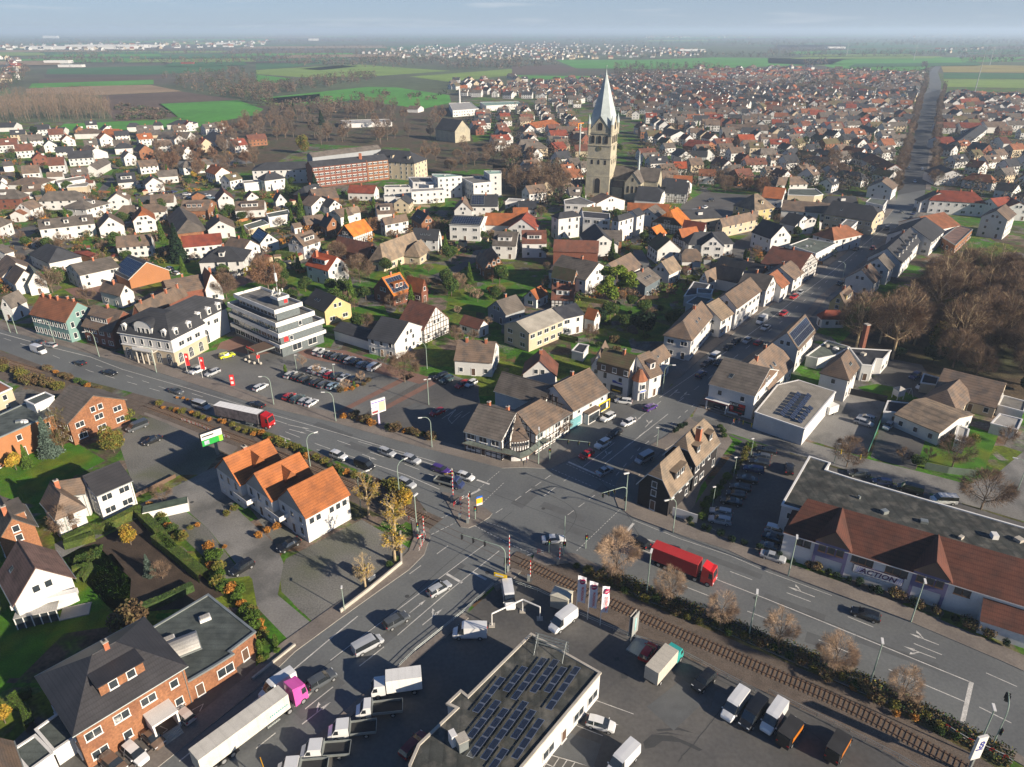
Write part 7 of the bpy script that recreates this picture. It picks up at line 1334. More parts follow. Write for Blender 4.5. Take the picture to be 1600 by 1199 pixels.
# traffic signals
def signal_head(parent,x,y,z,ang):
 k = MB(); k.box((0,0,0),(.35,.3,1.0),DARKM); k.box((0,-.03,-.08),(.6,.03,1.16),DARKM)
 for i,c in enumerate(('r','y','T')): k.tube((0,-.16,.82 - i*.32),(0,-.2,.82 - i*.32),.11,.11,paint(c),8)
 return k.build('signal_head',parent,(x,y,z),ang)
def signal(f,x,y,h_,phrase,arm=0.0,aang=0.0,heads=1,pc_=None):
 p = at(f,x,y); t = thing('traffic_signal','traffic signal %s' % phrase,'traffic light',(p.x,p.y,.1),math.radians(aang),'traffic signals'); k = MB(); k.tube((0,0,0),(0,0,h_),.09,.07,LAMPG,8)
 if arm:
  r = 1.3; pr = (0,0,h_)
  for i in range(1,5): a = i*PI/8; q = (r - r*math.cos(a),0,h_+r*math.sin(a)); k.tube(pr,q,.08,.08,LAMPG,6); pr = q
  k.tube(pr,(arm,0,pr[2]),.08,.06,LAMPG,6)
  for i in range(heads): signal_head(t,arm - .3 - i*(arm - 2)/max(1,heads),0,pr[2] - 1.0,PI/2)
 k.build('pole',t); signal_head(t,.05,-.25,2.3,0); return t
signal('C22',235,640,4.6,'on a mast arm outside the half-timbered restaurant',9,-12,3); signal('C22',708,955,4.8,'on a mast arm at the slate-clad corner',6,205,3); signal('K3',495,770,4.6,'on a curved mast arm over the level crossing',9,155,3); signal('K3',1175,440,3.2,'low, right of the level crossing'); signal('K3',1405,480,9,'on the tallest green pole beside the crossing'); signal('K4',1090,640,3.4,'beside the yellow-blue panel on the island'); signal('K4',1010,450,3.6,'at the stop line of the island'); signal('C22',460,1190,3.4,'left of the big round bare tree'); signal('D3',1172,1085,6,'on a mast by the red-white railing',3,60,2); signal('K4',300,870,3.2,'at the crossing gate by the yellow-leaved trees')
def barrier(x,y,f,L_,lean,phrase,up_=True):
 p = at(f,x,y); t = thing('level_crossing_gate',phrase,'level crossing gate',(p.x,p.y,.1),lean); k = MB(); k.box((0,0,0),(.5,.5,1.3),METAL); k.build('gate_post',t)
 k = MB(); n = int(L_/.45)
 for i in range(n): z0,z1 = 1.0+L_*i/n,1.0+L_*(i+1)/n; k.tube((.3,0,z0),(.3,0,z1),.075,.07,REDM if i % 2 else WHITE,6,cap=False)
 k.build('gate_arm',t); return t
barrier(535,725,'K3',7.0,.3,'raised red-white crossing gate, tallest, beside the curved signal mast'); barrier(858,880,'K3',3.6,0,'short raised crossing gate by the pale gravel strip'); barrier(1315,620,'K3',3.2,0,'short raised crossing gate right of the crossing'); barrier(765,385,'K4',7.0,.2,'raised red-white crossing gate at the left tip of the island'); barrier(875,640,'K4',3.4,0,'raised gate in the middle of the island, left one'); barrier(985,690,'K4',6.2,0,'raised gate in the middle of the island, right one'); barrier(360,880,'K4',3.8,0,'raised gate at the yellow-leaved trees')
# St Andrew's cross
p = at('K4',330,990); t = thing('crossing_sign','red and white level-crossing cross by the yellow-leaved trees','sign',(p.x,p.y,.1),.2); k = MB(); k.tube((0,0,0),(0,0,2.6),.05,.05,LAMPG,6); k.build('post',t); k = MB()
for s in (-1,1):
 for q0,q1,m_ in ((-.55,-.25,REDM),(-.25,.25,WHITE),(.25,.55,REDM)): k.add([(q0 - .08,-.07 - .01*s,2.0+s*q0*.8+.1),(q0+.08,-.07 - .01*s,2.0+s*q0*.8 - .1),(q1+.08,-.07 - .01*s,2.0+s*q1*.8 - .1),(q1 - .08,-.07 - .01*s,2.0+s*q1*.8+.1)],[(0,1,2,3)],m_)
k.build('cross_plate',t)
def railing(f,pts,label,stripes=True,h_=1.0,m1=None):
 P = G(pts,0,f); t = thing('railing',label,'railing',(P[0].x,P[0].y,.12)); pm = MB(); pm.tube((0,0,0),(0,0,h_),.04,.04,(m1 or REDM) if stripes else METAL,5); pm = pm.mesh('post'); np_ = 0
 for z in (h_,h_*.55):
  rl_ = MB()
  for i in range(len(P) - 1):
   a,b = P[i] - P[0],P[i+1] - P[0]; L = (b - a).length; n = max(1,int(L/2)); m_ = max(1,int(L/.5)) if stripes else 1
   if z == h_:
    for j in range(n):
     if np_ < 60: q = a+(b - a)*(j/n); link('post',pm,t,(q.x,q.y,0)); np_ += 1
   for j in range(m_): q0,q1 = a+(b - a)*(j/m_),a+(b - a)*((j+1)/m_); rl_.tube((q0.x,q0.y,z),(q1.x,q1.y,z),.04,.04,(WHITE if j % 3 else REDM) if stripes else METAL,5,cap=False)
  rl_.build('handrail',t)
railing('K7',[(-60,270),(130,400),(400,560),(620,660),(850,760),(1140,900),(1330,1040)],'red and white railing beside the tracks, bottom right corner'); railing('K4',[(80,620),(160,660),(250,700)],'red and white railing below the yellow-leaved trees'); railing('K4',[(390,850),(400,920),(310,1110)],'red and white railing on the corner pavement'); railing('K4',[(790,470),(870,410),(935,370)],'red and white railing on the traffic island'); railing('C02',[(1140,395),(1240,430),(1330,470),(1440,510)],'low pale railing between the paved path and the rails',True,.8,FRAMEW); railing('K3',[(1000,450),(1095,490)],'short red and white railing right of the crossing')
railing('D2',[(320,400),(600,520),(860,600),(1336,850)],'long grey guard rail between yard and tracks',False,.9); railing('D3',[(0,815),(340,985),(680,1160),(900,1290)],'grey guard rail between the pickups and the tracks',False,.9); railing('K3',[(60,1199),(320,990),(440,930),(620,930),(1000,1060),(1190,1150)],'pale guard rail around the yard corner',False,.8); railing('D1',[(1240,250),(1080,400),(830,600),(740,690)],'pale guard rail between the lower road and the yard',False,.7)
# fence walls
def wallstrip(f,pts,h_,th,m,name,label,cat):
 o,P = band(name,pts,th/2,th/2,0,h_,m,m,f); tag(o,label,cat); return o
HEDG = mat('clipped_hedge',(.050,.075,.016),1,.3,1.5,.45,8,bump=1.0,stain=(.09,.10,.02),stscale=.4)
wallstrip('D1',[(-20,745),(205,565)],.5,.3,CONC,'low_wall','low orange-lit wall beside the lower road pavement','wall'); wallstrip('D1',[(440,395),(590,280),(760,140),(755,-20)],.8,.3,CONC,'low_wall','low beige wall around the gravel yard','wall'); wallstrip('C02',[(850,870),(1100,745)],.9,.12,WALL['bw'],'wooden_fence','brown wooden fence below the gravel yard','fence'); wallstrip('C22',[(1000,980),(1155,1030)],2.0,.15,WHITE,'advertising_fence','white advertising fence at the slate-clad house','fence'); wallstrip('C32',[(975,690),(1120,720),(1290,740)],1.7,.12,mat('grey_green_fence',(.13,.17,.13),.9,.15),'garden_fence','grey-green panel fence of the garden by the side road','fence'); wallstrip('C32',[(715,370),(615,620)],1.6,.1,mat('green_mesh_fence',(.05,.16,.12),.9,.15),'mesh_fence','green mesh fence behind the low store','fence'); wallstrip('C32',[(510,225),(740,275)],1.8,.15,DARKM,'dark_wall','dark boundary wall before the playground lawn','wall')
# banners and flags
def flag(f,x,y,h_,fw,fh,m,label,kind,ang=0.0):
 p = at(f,x,y); t = thing('banner_flag',label,'flag',(p.x,p.y,0),ang,kind); k = MB(); k.tube((0,0,0),(0,0,h_),.06,.045,FRAMEW,8); k.build('flagpole',t)
 k = MB(); n = 10;
 for i in range(n):
  z0,z1 = h_ - .15 - fh*i/n,h_ - .15 - fh*(i+1)/n; w0,w1 = .14*math.sin(i*.9),.14*math.sin((i+1)*.9)
  drop = .5 if kind.startswith('white') else .0
  for j in range(4):
   xa_,xb_ = .06+fw*j/4,.06+fw*(j+1)/4; ya,yb_ = .1*math.sin(j*1.3),.1*math.sin((j+1)*1.3)
   k.face([(xa_,w1*j/4+ya,z1 - drop*j/4),(xb_,w1*(j+1)/4+yb_,z1 - drop*(j+1)/4),(xb_,w0*(j+1)/4+yb_,z0 - drop*(j+1)/4),(xa_,w0*j/4+ya,z0 - drop*j/4)],m)
 fl = k.build('cloth',t,smooth=True); return t,fl
FLW = mat('white_flag_cloth',(.66,.66,.70),.8,.04); FLR = mat('red_flag_cloth',(.60,.03,.03),.8,.05); CRIM = mat('flag_crimson',(.32,.01,.07),.7,.05)
FT = text_mesh('FIAT',.34,WHITE,.005,bold=.01); FP = text_mesh('PROFESSIONAL',.62,REDM,.005,bold=.012)
for i,(x,y) in enumerate([(405,690),(580,780),(775,870)]):
 t,fl = flag('K5',x,y,8.4,1.35,5.6,FLW,'white dealer flag with crimson disc, %s of three by the tracks' % ['left one','middle one','right one'][i],'white dealer flags',[.1,.15,.5][i])
 for s in (-1,):
  dk_ = MB(); dk_.add([(.75+.5*math.cos(j*PI/8),-.27,7.1+.55*math.sin(j*PI/8)) for j in range(16)],[tuple(range(16))],CRIM); e = dk_.build('disc_emblem',fl)
  o = bpy.data.objects.new('lettering',FT); C.objects.link(o); o.parent = fl; o.location = (.75,-.3,7.1); o.rotation_euler = (PI/2,0,0)
  o = bpy.data.objects.new('lettering',FP); C.objects.link(o); o.parent = fl; o.location = (.75,-.3,4.5); o.rotation_euler = (PI/2,PI/2,0); o.scale = (.72,.9,1)
for i,(x,y,h_) in enumerate([(690,1100,6.6),(845,1140,6.6)]):
 t,fl = flag('A4',x,y,h_,1.1,3.8,FLR,'red bank banner, %s of the two by the parked cars' % ['left one','right one'][i],'red bank banners',.2); sbank(fl,.6,-.15,h_ - 1.1,0,.32)
 for c in fl.children: c.data = c.data.copy(); c.data.materials.clear(); c.data.materials.append(WHITE)
k = MB(); p = at('A4',1160,1215); k.box((0,0,0),(1.1,.3,3.2),RED2); k.box((0,-.17,1.9),(.6,.03,.7),WHITE); k.box((0,-.17,.5),(.7,.03,.8),WHITE); tag(k.build('pylon_sign',None,(p.x,p.y,0),.15),'small red and white pylon sign at the bank drive','sign')
# billboards
p = at('K1',0,0); b0 = at('C12',770,415); t = thing('billboard','white price billboard on a lilac post beside the parking lot','billboard',(b0.x,b0.y,0),math.radians(38)); t.scale = (.85,.85,.85); k = MB(); k.box((0,0,0),(.5,.5,4),mat('lilac_post',(.45,.42,.60),.6,.05)); k.build('post',t)
k = MB(); k.box((.2,0,4),(4.6,.5,4.4),WHITE); k.box((.2,-.27,7.5),(4.4,.04,.25),mat('violet_stripe',(.10,.05,.40),.5,.05)); k.box((1.3,-.27,4.4),(1.9,.04,3.0),mat('beige_poster',(.45,.42,.30),.6,.08)); k.box((-1.0,-.27,4.3),(1.8,.04,.7),mat('maroon_poster',(.25,.05,.06),.6,.3,3)); k.box((-1.0,-.27,5.9),(2.2,.04,.45),mat('grey_poster',(.35,.36,.45),.6,.3,3)); k.build('panel',t)
b0 = at('C02',1362,600); t = thing('billboard','green and white billboard on one thick post at the gravel yard','billboard',(b0.x,b0.y,0),math.radians(42)); k = MB(); k.box((0,0,0),(.6,.5,3.4),METAL); k.build('post',t); k = MB(); k.box((-.6,0,3.2),(5.0,.6,3.4),DARKM); k.box((-.6,-.32,3.35),(4.7,.04,3.1),WHITE); k.box((-.6,-.35,3.35),(4.7,.04,1.55),mat('poster_green',(.02,.30,.05),.5,.1)); k.box((1.3,-.38,3.4),(.85,.03,1.5),mat('poster_lime',(.25,.65,.05),.5,.1)); k.box((-1.9,-.38,3.6),(1.1,.03,1.0),mat('grey_poster',(.35,.36,.45))); k.box((-1.4,-.36,5.6),(2.6,.03,.3),DARKM); k.box((-1.4,-.36,5.15),(2.2,.03,.2),mat('grey_poster',(.35,.36,.45))); k.build('panel',t)
b0 = at('K4',1150,550); t = thing('info_panel','yellow, white and blue panel on the traffic island','sign',(b0.x,b0.y,.1),.45); k = MB(); k.tube((-.4,0,0),(-.4,0,3.6),.06,.06,WALL['bw'],6); k.build('post',t); k = MB(); k.box((0,0,1.9),(1.3,.12,.5),WHITE); k.box((0,0,2.4),(1.3,.12,1.2),mat('panel_yellow',(.85,.42,.02),.5,.05)); k.box((0,0,3.6),(1.3,.12,.45),BLUE); k.build('panel',t)
b0 = at('K3',455,990); t = thing('direction_sign','yellow direction sign at the yard corner by the crossing','sign',(b0.x,b0.y,0),-.35); k = MB(); k.tube((0,0,0),(0,0,2.6),.07,.07,LAMPG,6); k.build('post',t); k = MB(); k.box((-.4,0,2.3),(2.4,.1,.8),YEL); k.box((-.6,-.07,2.55),(1.5,.03,.28),WHITE); k.build('panel',t)
b0 = at('D1',60,1290); t = thing('direction_sign','orange-yellow direction board beside the trucks at the bottom edge','sign',(b0.x,b0.y,0),-1.0); k = MB(); k.tube((0,0,0),(0,0,3.0),.07,.07,METAL,6); k.build('post',t); k = MB(); k.box((0,0,2.4),(2.6,.1,1.5),mat('panel_yellow',(.85,.42,.02))); k.box((0,-.07,3.0),(2.1,.03,.35),WHITE); k.build('panel',t)
b0 = at('D2',628,528); t = thing('advertising_pillar','grey two-sided advertising pillar beside the tracks','sign',(b0.x,b0.y,0),.9); k = MB(); k.box((-.7,0,0),(.12,.2,1.4),METAL); k.box((.7,0,0),(.12,.2,1.4),METAL); k.build('legs',t).name = 'leg_frame'; k = MB(); k.box((0,-.25,1.2),(2.0,.12,4.2),WALL['gr']); k.box((0,.25,1.2),(2.0,.12,4.2),CONC); k.box((0,-.33,2.0),(.5,.03,2.6),mat('pale_teal_print',(.25,.45,.45),.5,.2)); k.build('panel',t); k = MB(); k.box((0,0,0),(3.6,2.4,.25),METAL); tag(k.build('base_plate',t,(-1.0,-1.6,0)))
b0 = at('K7',330,1100); t = thing('vertical_sign','white vertical sign with dark blue letters at the bottom right edge','sign',(b0.x,b0.y - .8,0),.25); k = MB(); k.box((0,0,0),(.3,.3,4.5),METAL); k.build('post',t); k = MB(); k.box((0,0,3.4),(1.5,.35,4.2),WHITE); pn_ = k.build('panel',t)
wall_text(pn_,'lco',1.4,mat('navy_sign',(.02,.03,.25)),(0,-.2,6.0),0,depth=.01,bold=.04).rotation_euler = (PI/2,-PI/2,0)
# beige switch cabin, gate posts, litter
sh = MB(); b0 = at('K3',1370,1250); sh.box((0,0,0),(3.2,2.4,2.6),mat('beige_sheet_cabin',(.46,.44,.36),.7,.05)); sh.add([(-1.7,-1.3,2.6),(1.7,-1.3,2.6),(1.7,1.3,2.6),(-1.7,1.3,2.6),(0,0,3.1)],[(0,1,4),(1,2,4),(2,3,4),(3,0,4)],mat('beige_sheet_cabin',(.46,.44,.36))); tag(sh.build('switch_cabin',None,(b0.x,b0.y,0),-.42),'beige railway switch cabin left of the white flags','cabin')
g0,g1,g2 = at('D2',-105,460),at('D2',55,385),at('D2',145,425)
t = thing('height_barrier','white tubular height barrier near the level crossing yard','barrier',(g0.x,g0.y,0)); k = MB()
for q in (g0,g1,g2): k.tube((q.x - g0.x,q.y - g0.y,0),(q.x - g0.x,q.y - g0.y,2.6),.1,.1,WHITE,8); k.box((q.x - g0.x,q.y - g0.y,0),(1.0,1.0,.12),CONC)
k.build('post',t).name = 'upright_posts'; k = MB(); pr = g0
for q in (g1,g2): k.tube((pr.x - g0.x,pr.y - g0.y,2.6),(q.x - g0.x,q.y - g0.y,2.6),.14,.14,WHITE,8); pr = q
k.build('crossbar',t)
for i,(x,y) in enumerate([(545,1000),(812,1075),(1075,1160),(1345,1210)]):
 p = at('K6',x,y); k = MB(); k.tube((0,0,0),(0,0,1.1),.13,.13,YEL,8); tag(k.build('bollard',None,(p.x,p.y,.1)),'yellow bollard, %s from left, before the banner house' % ordn(i+1),'bollard','yellow bollards')
for i,(x,y) in enumerate([(58,478),(118,500),(175,510),(455,598),(575,630)]):
 p = at('C32',x,y); k = MB(); k.tube((0,0,0),(0,0,1.1),.13,.13,YEL,8); tag(k.build('bollard',None,(p.x,p.y,.05)),'yellow bollard, %s from left, along the low store wall' % ordn(i+1),'bollard','yellow bollards')
for i,(x,y) in enumerate([(390,1105),(440,1130),(512,1150),(600,1155)]):
 p = at('K1',x,y); k = MB(); n = 8
 for a in range(6):
  z0,z1 = .45 - .45*math.cos(a*PI/6),.45 - .45*math.cos((a+1)*PI/6); k.tube((0,0,z0),(0,0,z1),max(.02,.45*math.sin(a*PI/6)),max(.02,.45*math.sin((a+1)*PI/6)),CONC,10,cap=False)
 tag(k.build('stone_ball',None,(p.x,p.y,0),smooth=True),'beige stone ball, %s from left, before the bank entrance' % ordn(i+1),'stone ball','stone balls')
# playhouse, crane, concrete block, pylons
p = at('C32',808,250); t = thing('playhouse','white wooden play tower on the shaded lawn','play tower',(p.x,p.y,0),.3); k = MB(); k.box((0,0,1.0),(2.2,2.0,1.8),WHITE); k.build('cabin',t); k = MB(); k.add([(-1.3,-1.2,2.8),(1.3,-1.2,2.8),(1.3,1.2,2.8),(-1.3,1.2,2.8),(0,0,3.7)],[(0,1,4),(1,2,4),(2,3,4),(3,0,4)],ROOF['lt']); k.build('roof',t)
for sx in (-1,1):
 for sy in (-.9,.9): k = MB(); k.box((sx,sy,0),(.15,.15,1.0),WHITE); k.build('leg',t)
k = MB(); k.tube((1.2,0,2.4),(4.0,0,2.4),.06,.06,WHITE,6); k.tube((4.0,0,2.4),(4.4,-.8,0),.06,.06,WHITE,6); k.tube((4.0,0,2.4),(4.4,.8,0),.06,.06,WHITE,6); k.build('swing_frame',t)
p = at('C02',1045,965); k = MB(); k.box((0,0,0),(8.4,2.6,2.0),WHITE,0,DARKM); k.box((0,0,1.9),(8.2,2.4,.15),mat('green_trough',(.08,.11,.08),.8,.3)); tag(k.build('skip',None,(p.x,p.y,0),math.radians(24)),'white-sided open container at the lane corner by the hedge','container')
p = at('C20',420,990); t = thing('tower_crane','small yellow construction crane left of the church tower','crane',(p.x,p.y,0),.6); k = MB(); k.box((0,0,0),(.8,.8,25),METAL); k.build('mast',t); k = MB(); k.box((.5,0,25),(5,.6,.6),paint('o')); k.box((-2.2,0,21),(.7,.5,4.5),paint('o')); k.build('jib',t)
for i,(f,x,y,hh,ph) in enumerate([('C30',1280,620,62,'nearest, right of the far avenue'),('C30',1385,410,48,'beyond the green field on the right'),('C30',910,382,48,'left of the far avenue'),('C30',490,352,44,'far left of the avenue'),('C30',940,1,30,'')][:4]):
 p = at(f,x,y); t = thing('pylon','thin pale mast or pylon %s' % ph,'pylon',(p.x,p.y,0),0,'pylons on the plain'); k = MB(); k.tube((0,0,0),(0,0,hh),1.1 if i else .8,.3,METAL,5); k.build('mast',t)
 if i: k = MB(); k.box((0,0,hh*.8),(14,.5,.5),METAL); k.box((0,0,hh*.93),(9,.5,.5),METAL); k.build('cross_arm',t)
# ---- people
def person(f,x,y,ang,label,coat,legs,hair,stride=.3):
 p = at(f,x,y); root = thing('person',label,'person',(p.x,p.y,.02),ang,None); root.name = 'person'
 me = bpy.data.meshes.new('body'); V = [(0,0,.93),(0,0,1.15),(0,0,1.38),(0,0,1.5),(.01,0,1.62),(.02,0,1.72)]; E = [(0,1),(1,2),(2,3),(3,4),(4,5)]; R = [.15,.14,.16,.06,.09,.085]
 def chain(st,pts,rs):
  pr = st
  for q,r in zip(pts,rs): V.append(q); R.append(r); E.append((pr,len(V) - 1)); pr = len(V) - 1
 for s in (-1,1):
  k = stride*s; chain(0,[(0,s*.1,.88),(k*.55,s*.1,.5),(k*1.0 - (.08 if k < 0 else 0),s*.1,.09),(k*1.0+.12,s*.1,.04)],[.09,.062,.045,.035])
  chain(2,[(0,s*.2,1.40),(-k*.4,s*.24,1.13),(-k*.7+.06,s*.23,.90),(-k*.7+.09,s*.23,.80)],[.055,.045,.035,.03])
  h0 = len(V) - 1
  for j in range(5):
   o_ = (j - 2)*.018; chain(h0,[(-k*.7+.10+o_*.5,s*(.23)+o_,.765+abs(o_)*.4),(-k*.7+.115,s*.225+o_,.735+abs(o_))],[.009,.008])
 me.from_pydata(V,E,[]); ob = bpy.data.objects.new('body',me); C.objects.link(ob); sk = ob.modifiers.new('s','SKIN'); sk.use_smooth_shade = True
 for i,r in enumerate(R): me.skin_vertices[0].data[i].radius = (r,r)
 me.skin_vertices[0].data[0].use_root = True; sb_ = ob.modifiers.new('u','SUBSURF'); sb_.levels = 1; sb_.render_levels = 1
 dg = bpy.context.evaluated_depsgraph_get(); m2 = bpy.data.meshes.new_from_object(ob.evaluated_get(dg)); bpy.data.objects.remove(ob)
 SK = mat('skin',(.45,.25,.17),.6,.05); m2.materials.clear()
 for q in (SK,coat,legs,hair,DARKM): m2.materials.append(q)
 for pl in m2.polygons:
  c = pl.center; pl.material_index = 0
  if c.z < .08: pl.material_index = 4
  elif c.z < .92: pl.material_index = 2 if abs(c.y) < .19 or c.z < .7 else 0
  elif c.z < 1.5: pl.material_index = 1
  elif c.z > 1.66 or (c.x < -.01 and c.z > 1.56): pl.material_index = 3
 o = bpy.data.objects.new('body',m2); C.objects.link(o); o.parent = root
 fc = MB()
 for s in (-1,1): fc.tube((.095,s*.032,1.645),(.108,s*.032,1.645),.010,.008,DARKM,6)
 fc.tube((.10,0,1.63),(.125,0,1.60),.012,.014,SK,6); fc.box((.105,0,1.565),(.01,.05,.01),REDM); fc.build('face',root); return root
CO = lambda n,c: mat('cloth_'+n,c,.9,.1)
person('K6',500,1085,-.5,'pedestrian in dark red and grey beside the first yellow bollard',CO('dark_red',(.25,.05,.06)),CO('grey',(.22,.24,.27)),CO('dark_hair',(.04,.03,.02)))
person('K6',685,1050,-2.9,'pedestrian with pink top below the black-and-red banner',CO('pink',(.50,.22,.22)),CO('pale',(.35,.40,.40)),CO('fair_hair',(.25,.14,.08)),.25)
person('K6',1160,1095,2.6,'pedestrian in beige top and light blue trousers before the low store',CO('beige',(.45,.36,.26)),CO('light_blue',(.30,.38,.48)),CO('dark_hair',(.04,.03,.02)),.2)
person('C12',562,62,1.2,'pedestrian in dark clothes crossing the bank car park',CO('black',(.02,.02,.03)),CO('navy',(.03,.04,.08)),CO('dark_hair',(.04,.03,.02)),.3)
person('C22',92,655,.4,'pedestrian in a rose jacket by the half-timbered restaurant',CO('rose',(.35,.10,.16)),CO('navy',(.03,.04,.08)),CO('dark_hair',(.04,.03,.02)),.1)
# ================================================================ TREES, HEDGES, BUSHES
def leafm(n,c,var=.35,c2=None): return mat('foliage_'+n,c,.9,var,.5,.35,2.5,rand=.15,stain=c2,stscale=.6,spec=.15)
TW = leafm('bare_twigs',(.175,.118,.078)); TWG = leafm('grey_twigs',(.135,.105,.082)); TWT = leafm('tan_twigs',(.36,.255,.17)); TWR = leafm('russet_leaves',(.20,.115,.07)); BARK = mat('bark',(.15,.115,.085),.95,.25,1.5); BARKL = mat('pale_bark',(.36,.28,.17),.95,.2,1.5)
LYE = leafm('yellow_leaves',(.42,.26,.04),c2=(.25,.22,.03)); LOR = leafm('orange_leaves',(.38,.17,.035)); LGR = leafm('green_leaves',(.045,.085,.02),c2=(.08,.10,.025)); LDK = leafm('dark_needles',(.018,.038,.018)); LPN = leafm('pine_needles',(.14,.21,.03),c2=(.21,.24,.04)); LCY = leafm('cypress',(.075,.13,.02)); LOL = leafm('olive_leaves',(.13,.14,.03),c2=(.19,.12,.03)); LBL = leafm('blue_spruce',(.07,.10,.08)); LBR = leafm('brown_shrub',(.13,.085,.045),c2=(.10,.10,.035))
def rvec(r):
 while True:
  v = Vector((r.uniform(-1,1),r.uniform(-1,1),r.uniform(-1,1)))
  if .05 < v.length <= 1: return v
def twig(mb,p,d,L,wd,m,r):
 s = d.orthogonal(); s.rotate(Matrix.Rotation(r.uniform(0,6.3),3,d)); s = s.normalized()*wd
 i = len(mb.v); mb.v += [tuple(p - s),tuple(p+s),tuple(p+d*L)]; mb.f.append((i,i+1,i+2)); mb.mi.append(mb.m(m))
def leaf(mb,p,sz,m,r):
 a = rvec(r).normalized()*sz; b = a.cross(rvec(r)).normalized()*sz*.7; i = len(mb.v)
 mb.v += [tuple(p - a),tuple(p - b),tuple(p+a),tuple(p+b)]; mb.f.append((i,i+1,i+2,i+3)); mb.mi.append(mb.m(m))
def bare_tree(seed,H=9,R=3.2,trunk=2.2,ntw=3500,m=TW,bark=BARK,wtw=.022,lvl=4,shape=1.0,lf=0,lfm=None,r0=.16,nlimb=7):
 r = random.Random(seed); tm,cm = MB(),MB(); tips = []
 tm.tube((0,0,-.1),(0,0,trunk),r0,r0*.75,bark,7,False); cz = trunk+(H - trunk)*.5; rz_ = (H - trunk)*.52
 def inside(p): return (p.x/R) ** 2+(p.y/R) ** 2+((p.z - cz)/rz_) ** 2 <= 1.05
 def grow(p,d,L,rad,k):
  q = p+d*L; tm.tube(p,q,rad,rad*.6,bark,5 if k < 2 else 3,False)
  for t in (.45,.75,1.0): tips.append((p+d*L*t,d,k))
  if k >= lvl or not inside(q): return
  for _ in range(3 if k < 2 else 2):
   nd = (d*.9+rvec(r)*.75+Vector((0,0,.18))*shape).normalized(); grow(q,nd,L*r.uniform(.62,.85),rad*.6,k+1)
 grow(Vector((0,0,trunk)),Vector((0,0,1)),(H - trunk)*.4,r0*.7,1)
 for i in range(nlimb):
  a = i*2.4+r.uniform(-.3,.3); z = trunk*r.uniform(.8,1.0)+(H - trunk)*.25*(i/nlimb); el = r.uniform(.35,.95)
  grow(Vector((0,0,z)),Vector((math.cos(a)*math.cos(el),math.sin(a)*math.cos(el),math.sin(el))),R*r.uniform(.42,.6),r0*.5,1)
 for i in range(ntw):
  p,d,k = r.choice(tips); o = rvec(r);
  q = p+o*R*.14; c_ = Vector((0,0,cz)); out_ = (q - c_);
  if not inside(q): q = c_+Vector((out_.x*.88,out_.y*.88,out_.z*.88))
  dd = (out_.normalized()*.9+o*.8+Vector((0,0,.25))).normalized(); twig(cm,q,dd,R*r.uniform(.12,.3),wtw,m,r)
 for i in range(ntw // 3):
  o = rvec(r); o = o*(o.length ** -.45); q = Vector((o.x*R*.93,o.y*R*.93,cz+o.z*rz_*.93)); twig(cm,q,(o.normalized()+rvec(r)*.7).normalized(),R*r.uniform(.1,.22),wtw,m,r)
 for i in range(lf): p,d,k = r.choice(tips); leaf(cm,p+rvec(r)*R*.15,r.uniform(.10,.2),lfm,r)
 return tm.mesh('trunk'),cm.mesh('crown')
def blob_tree(seed,H,R,m,n=2200,sz=.22,trunk=1.0,kind='round',r0=.14,bark=BARK):
 r = random.Random(seed); tm,cm = MB(),MB(); tm.tube((0,0,-.1),(0,0,H*.75 if kind != 'bush' else trunk),r0,r0*.3,bark,6,False)
 lobes = [(rvec(r)*.55,r.uniform(.38,.62)) for _ in range(11 if kind != 'shag' else 22)]
 for i in range(n):
  if kind == 'cone':
   t = r.random() ** 1.4; lay = (int(t*9)+1 - r.random() ** 2*.9)/9; a = r.uniform(0,6.283); rad = R*(1 - t)*r.uniform(.55,1.0)*(1+.16*math.sin(a*5+seed+t*20))+.08; p = Vector((math.cos(a)*rad,math.sin(a)*rad,trunk+(H - trunk)*t - rad*.22))
  elif kind == 'column':
   t = r.random(); a = r.uniform(0,6.283); rad = R*math.sin(PI*min(1,t*.9+.12)) ** .6*r.uniform(.7,1.05); p = Vector((math.cos(a)*rad,math.sin(a)*rad,trunk*.2+H*t))
  elif kind == 'shag':   # irregular pine
   c,q = lobes[i % 22]; v = rvec(r).normalized()*r.uniform(.3,1); p = Vector(((c.x*1.45+v.x*q*.55)*R,(c.y*1.45+v.y*q*.55)*R,H*.58+(c.z*1.2+v.z*q*.28)*H*.42))
  else:
   c,q = lobes[i % 11]; v = rvec(r).normalized()*r.uniform(.7,1.02); p = Vector(((c.x+v.x*q)*R,(c.y+v.y*q)*R,trunk+(H - trunk)*.5+(c.z+v.z*q)*(H - trunk)*.5))
   if kind == 'bush': p.z = max(.03,p.z)
  leaf(cm,p,sz*r.uniform(.6,1.3),m,r)
 return tm.mesh('trunk'),cm.mesh('crown')
TP = {}
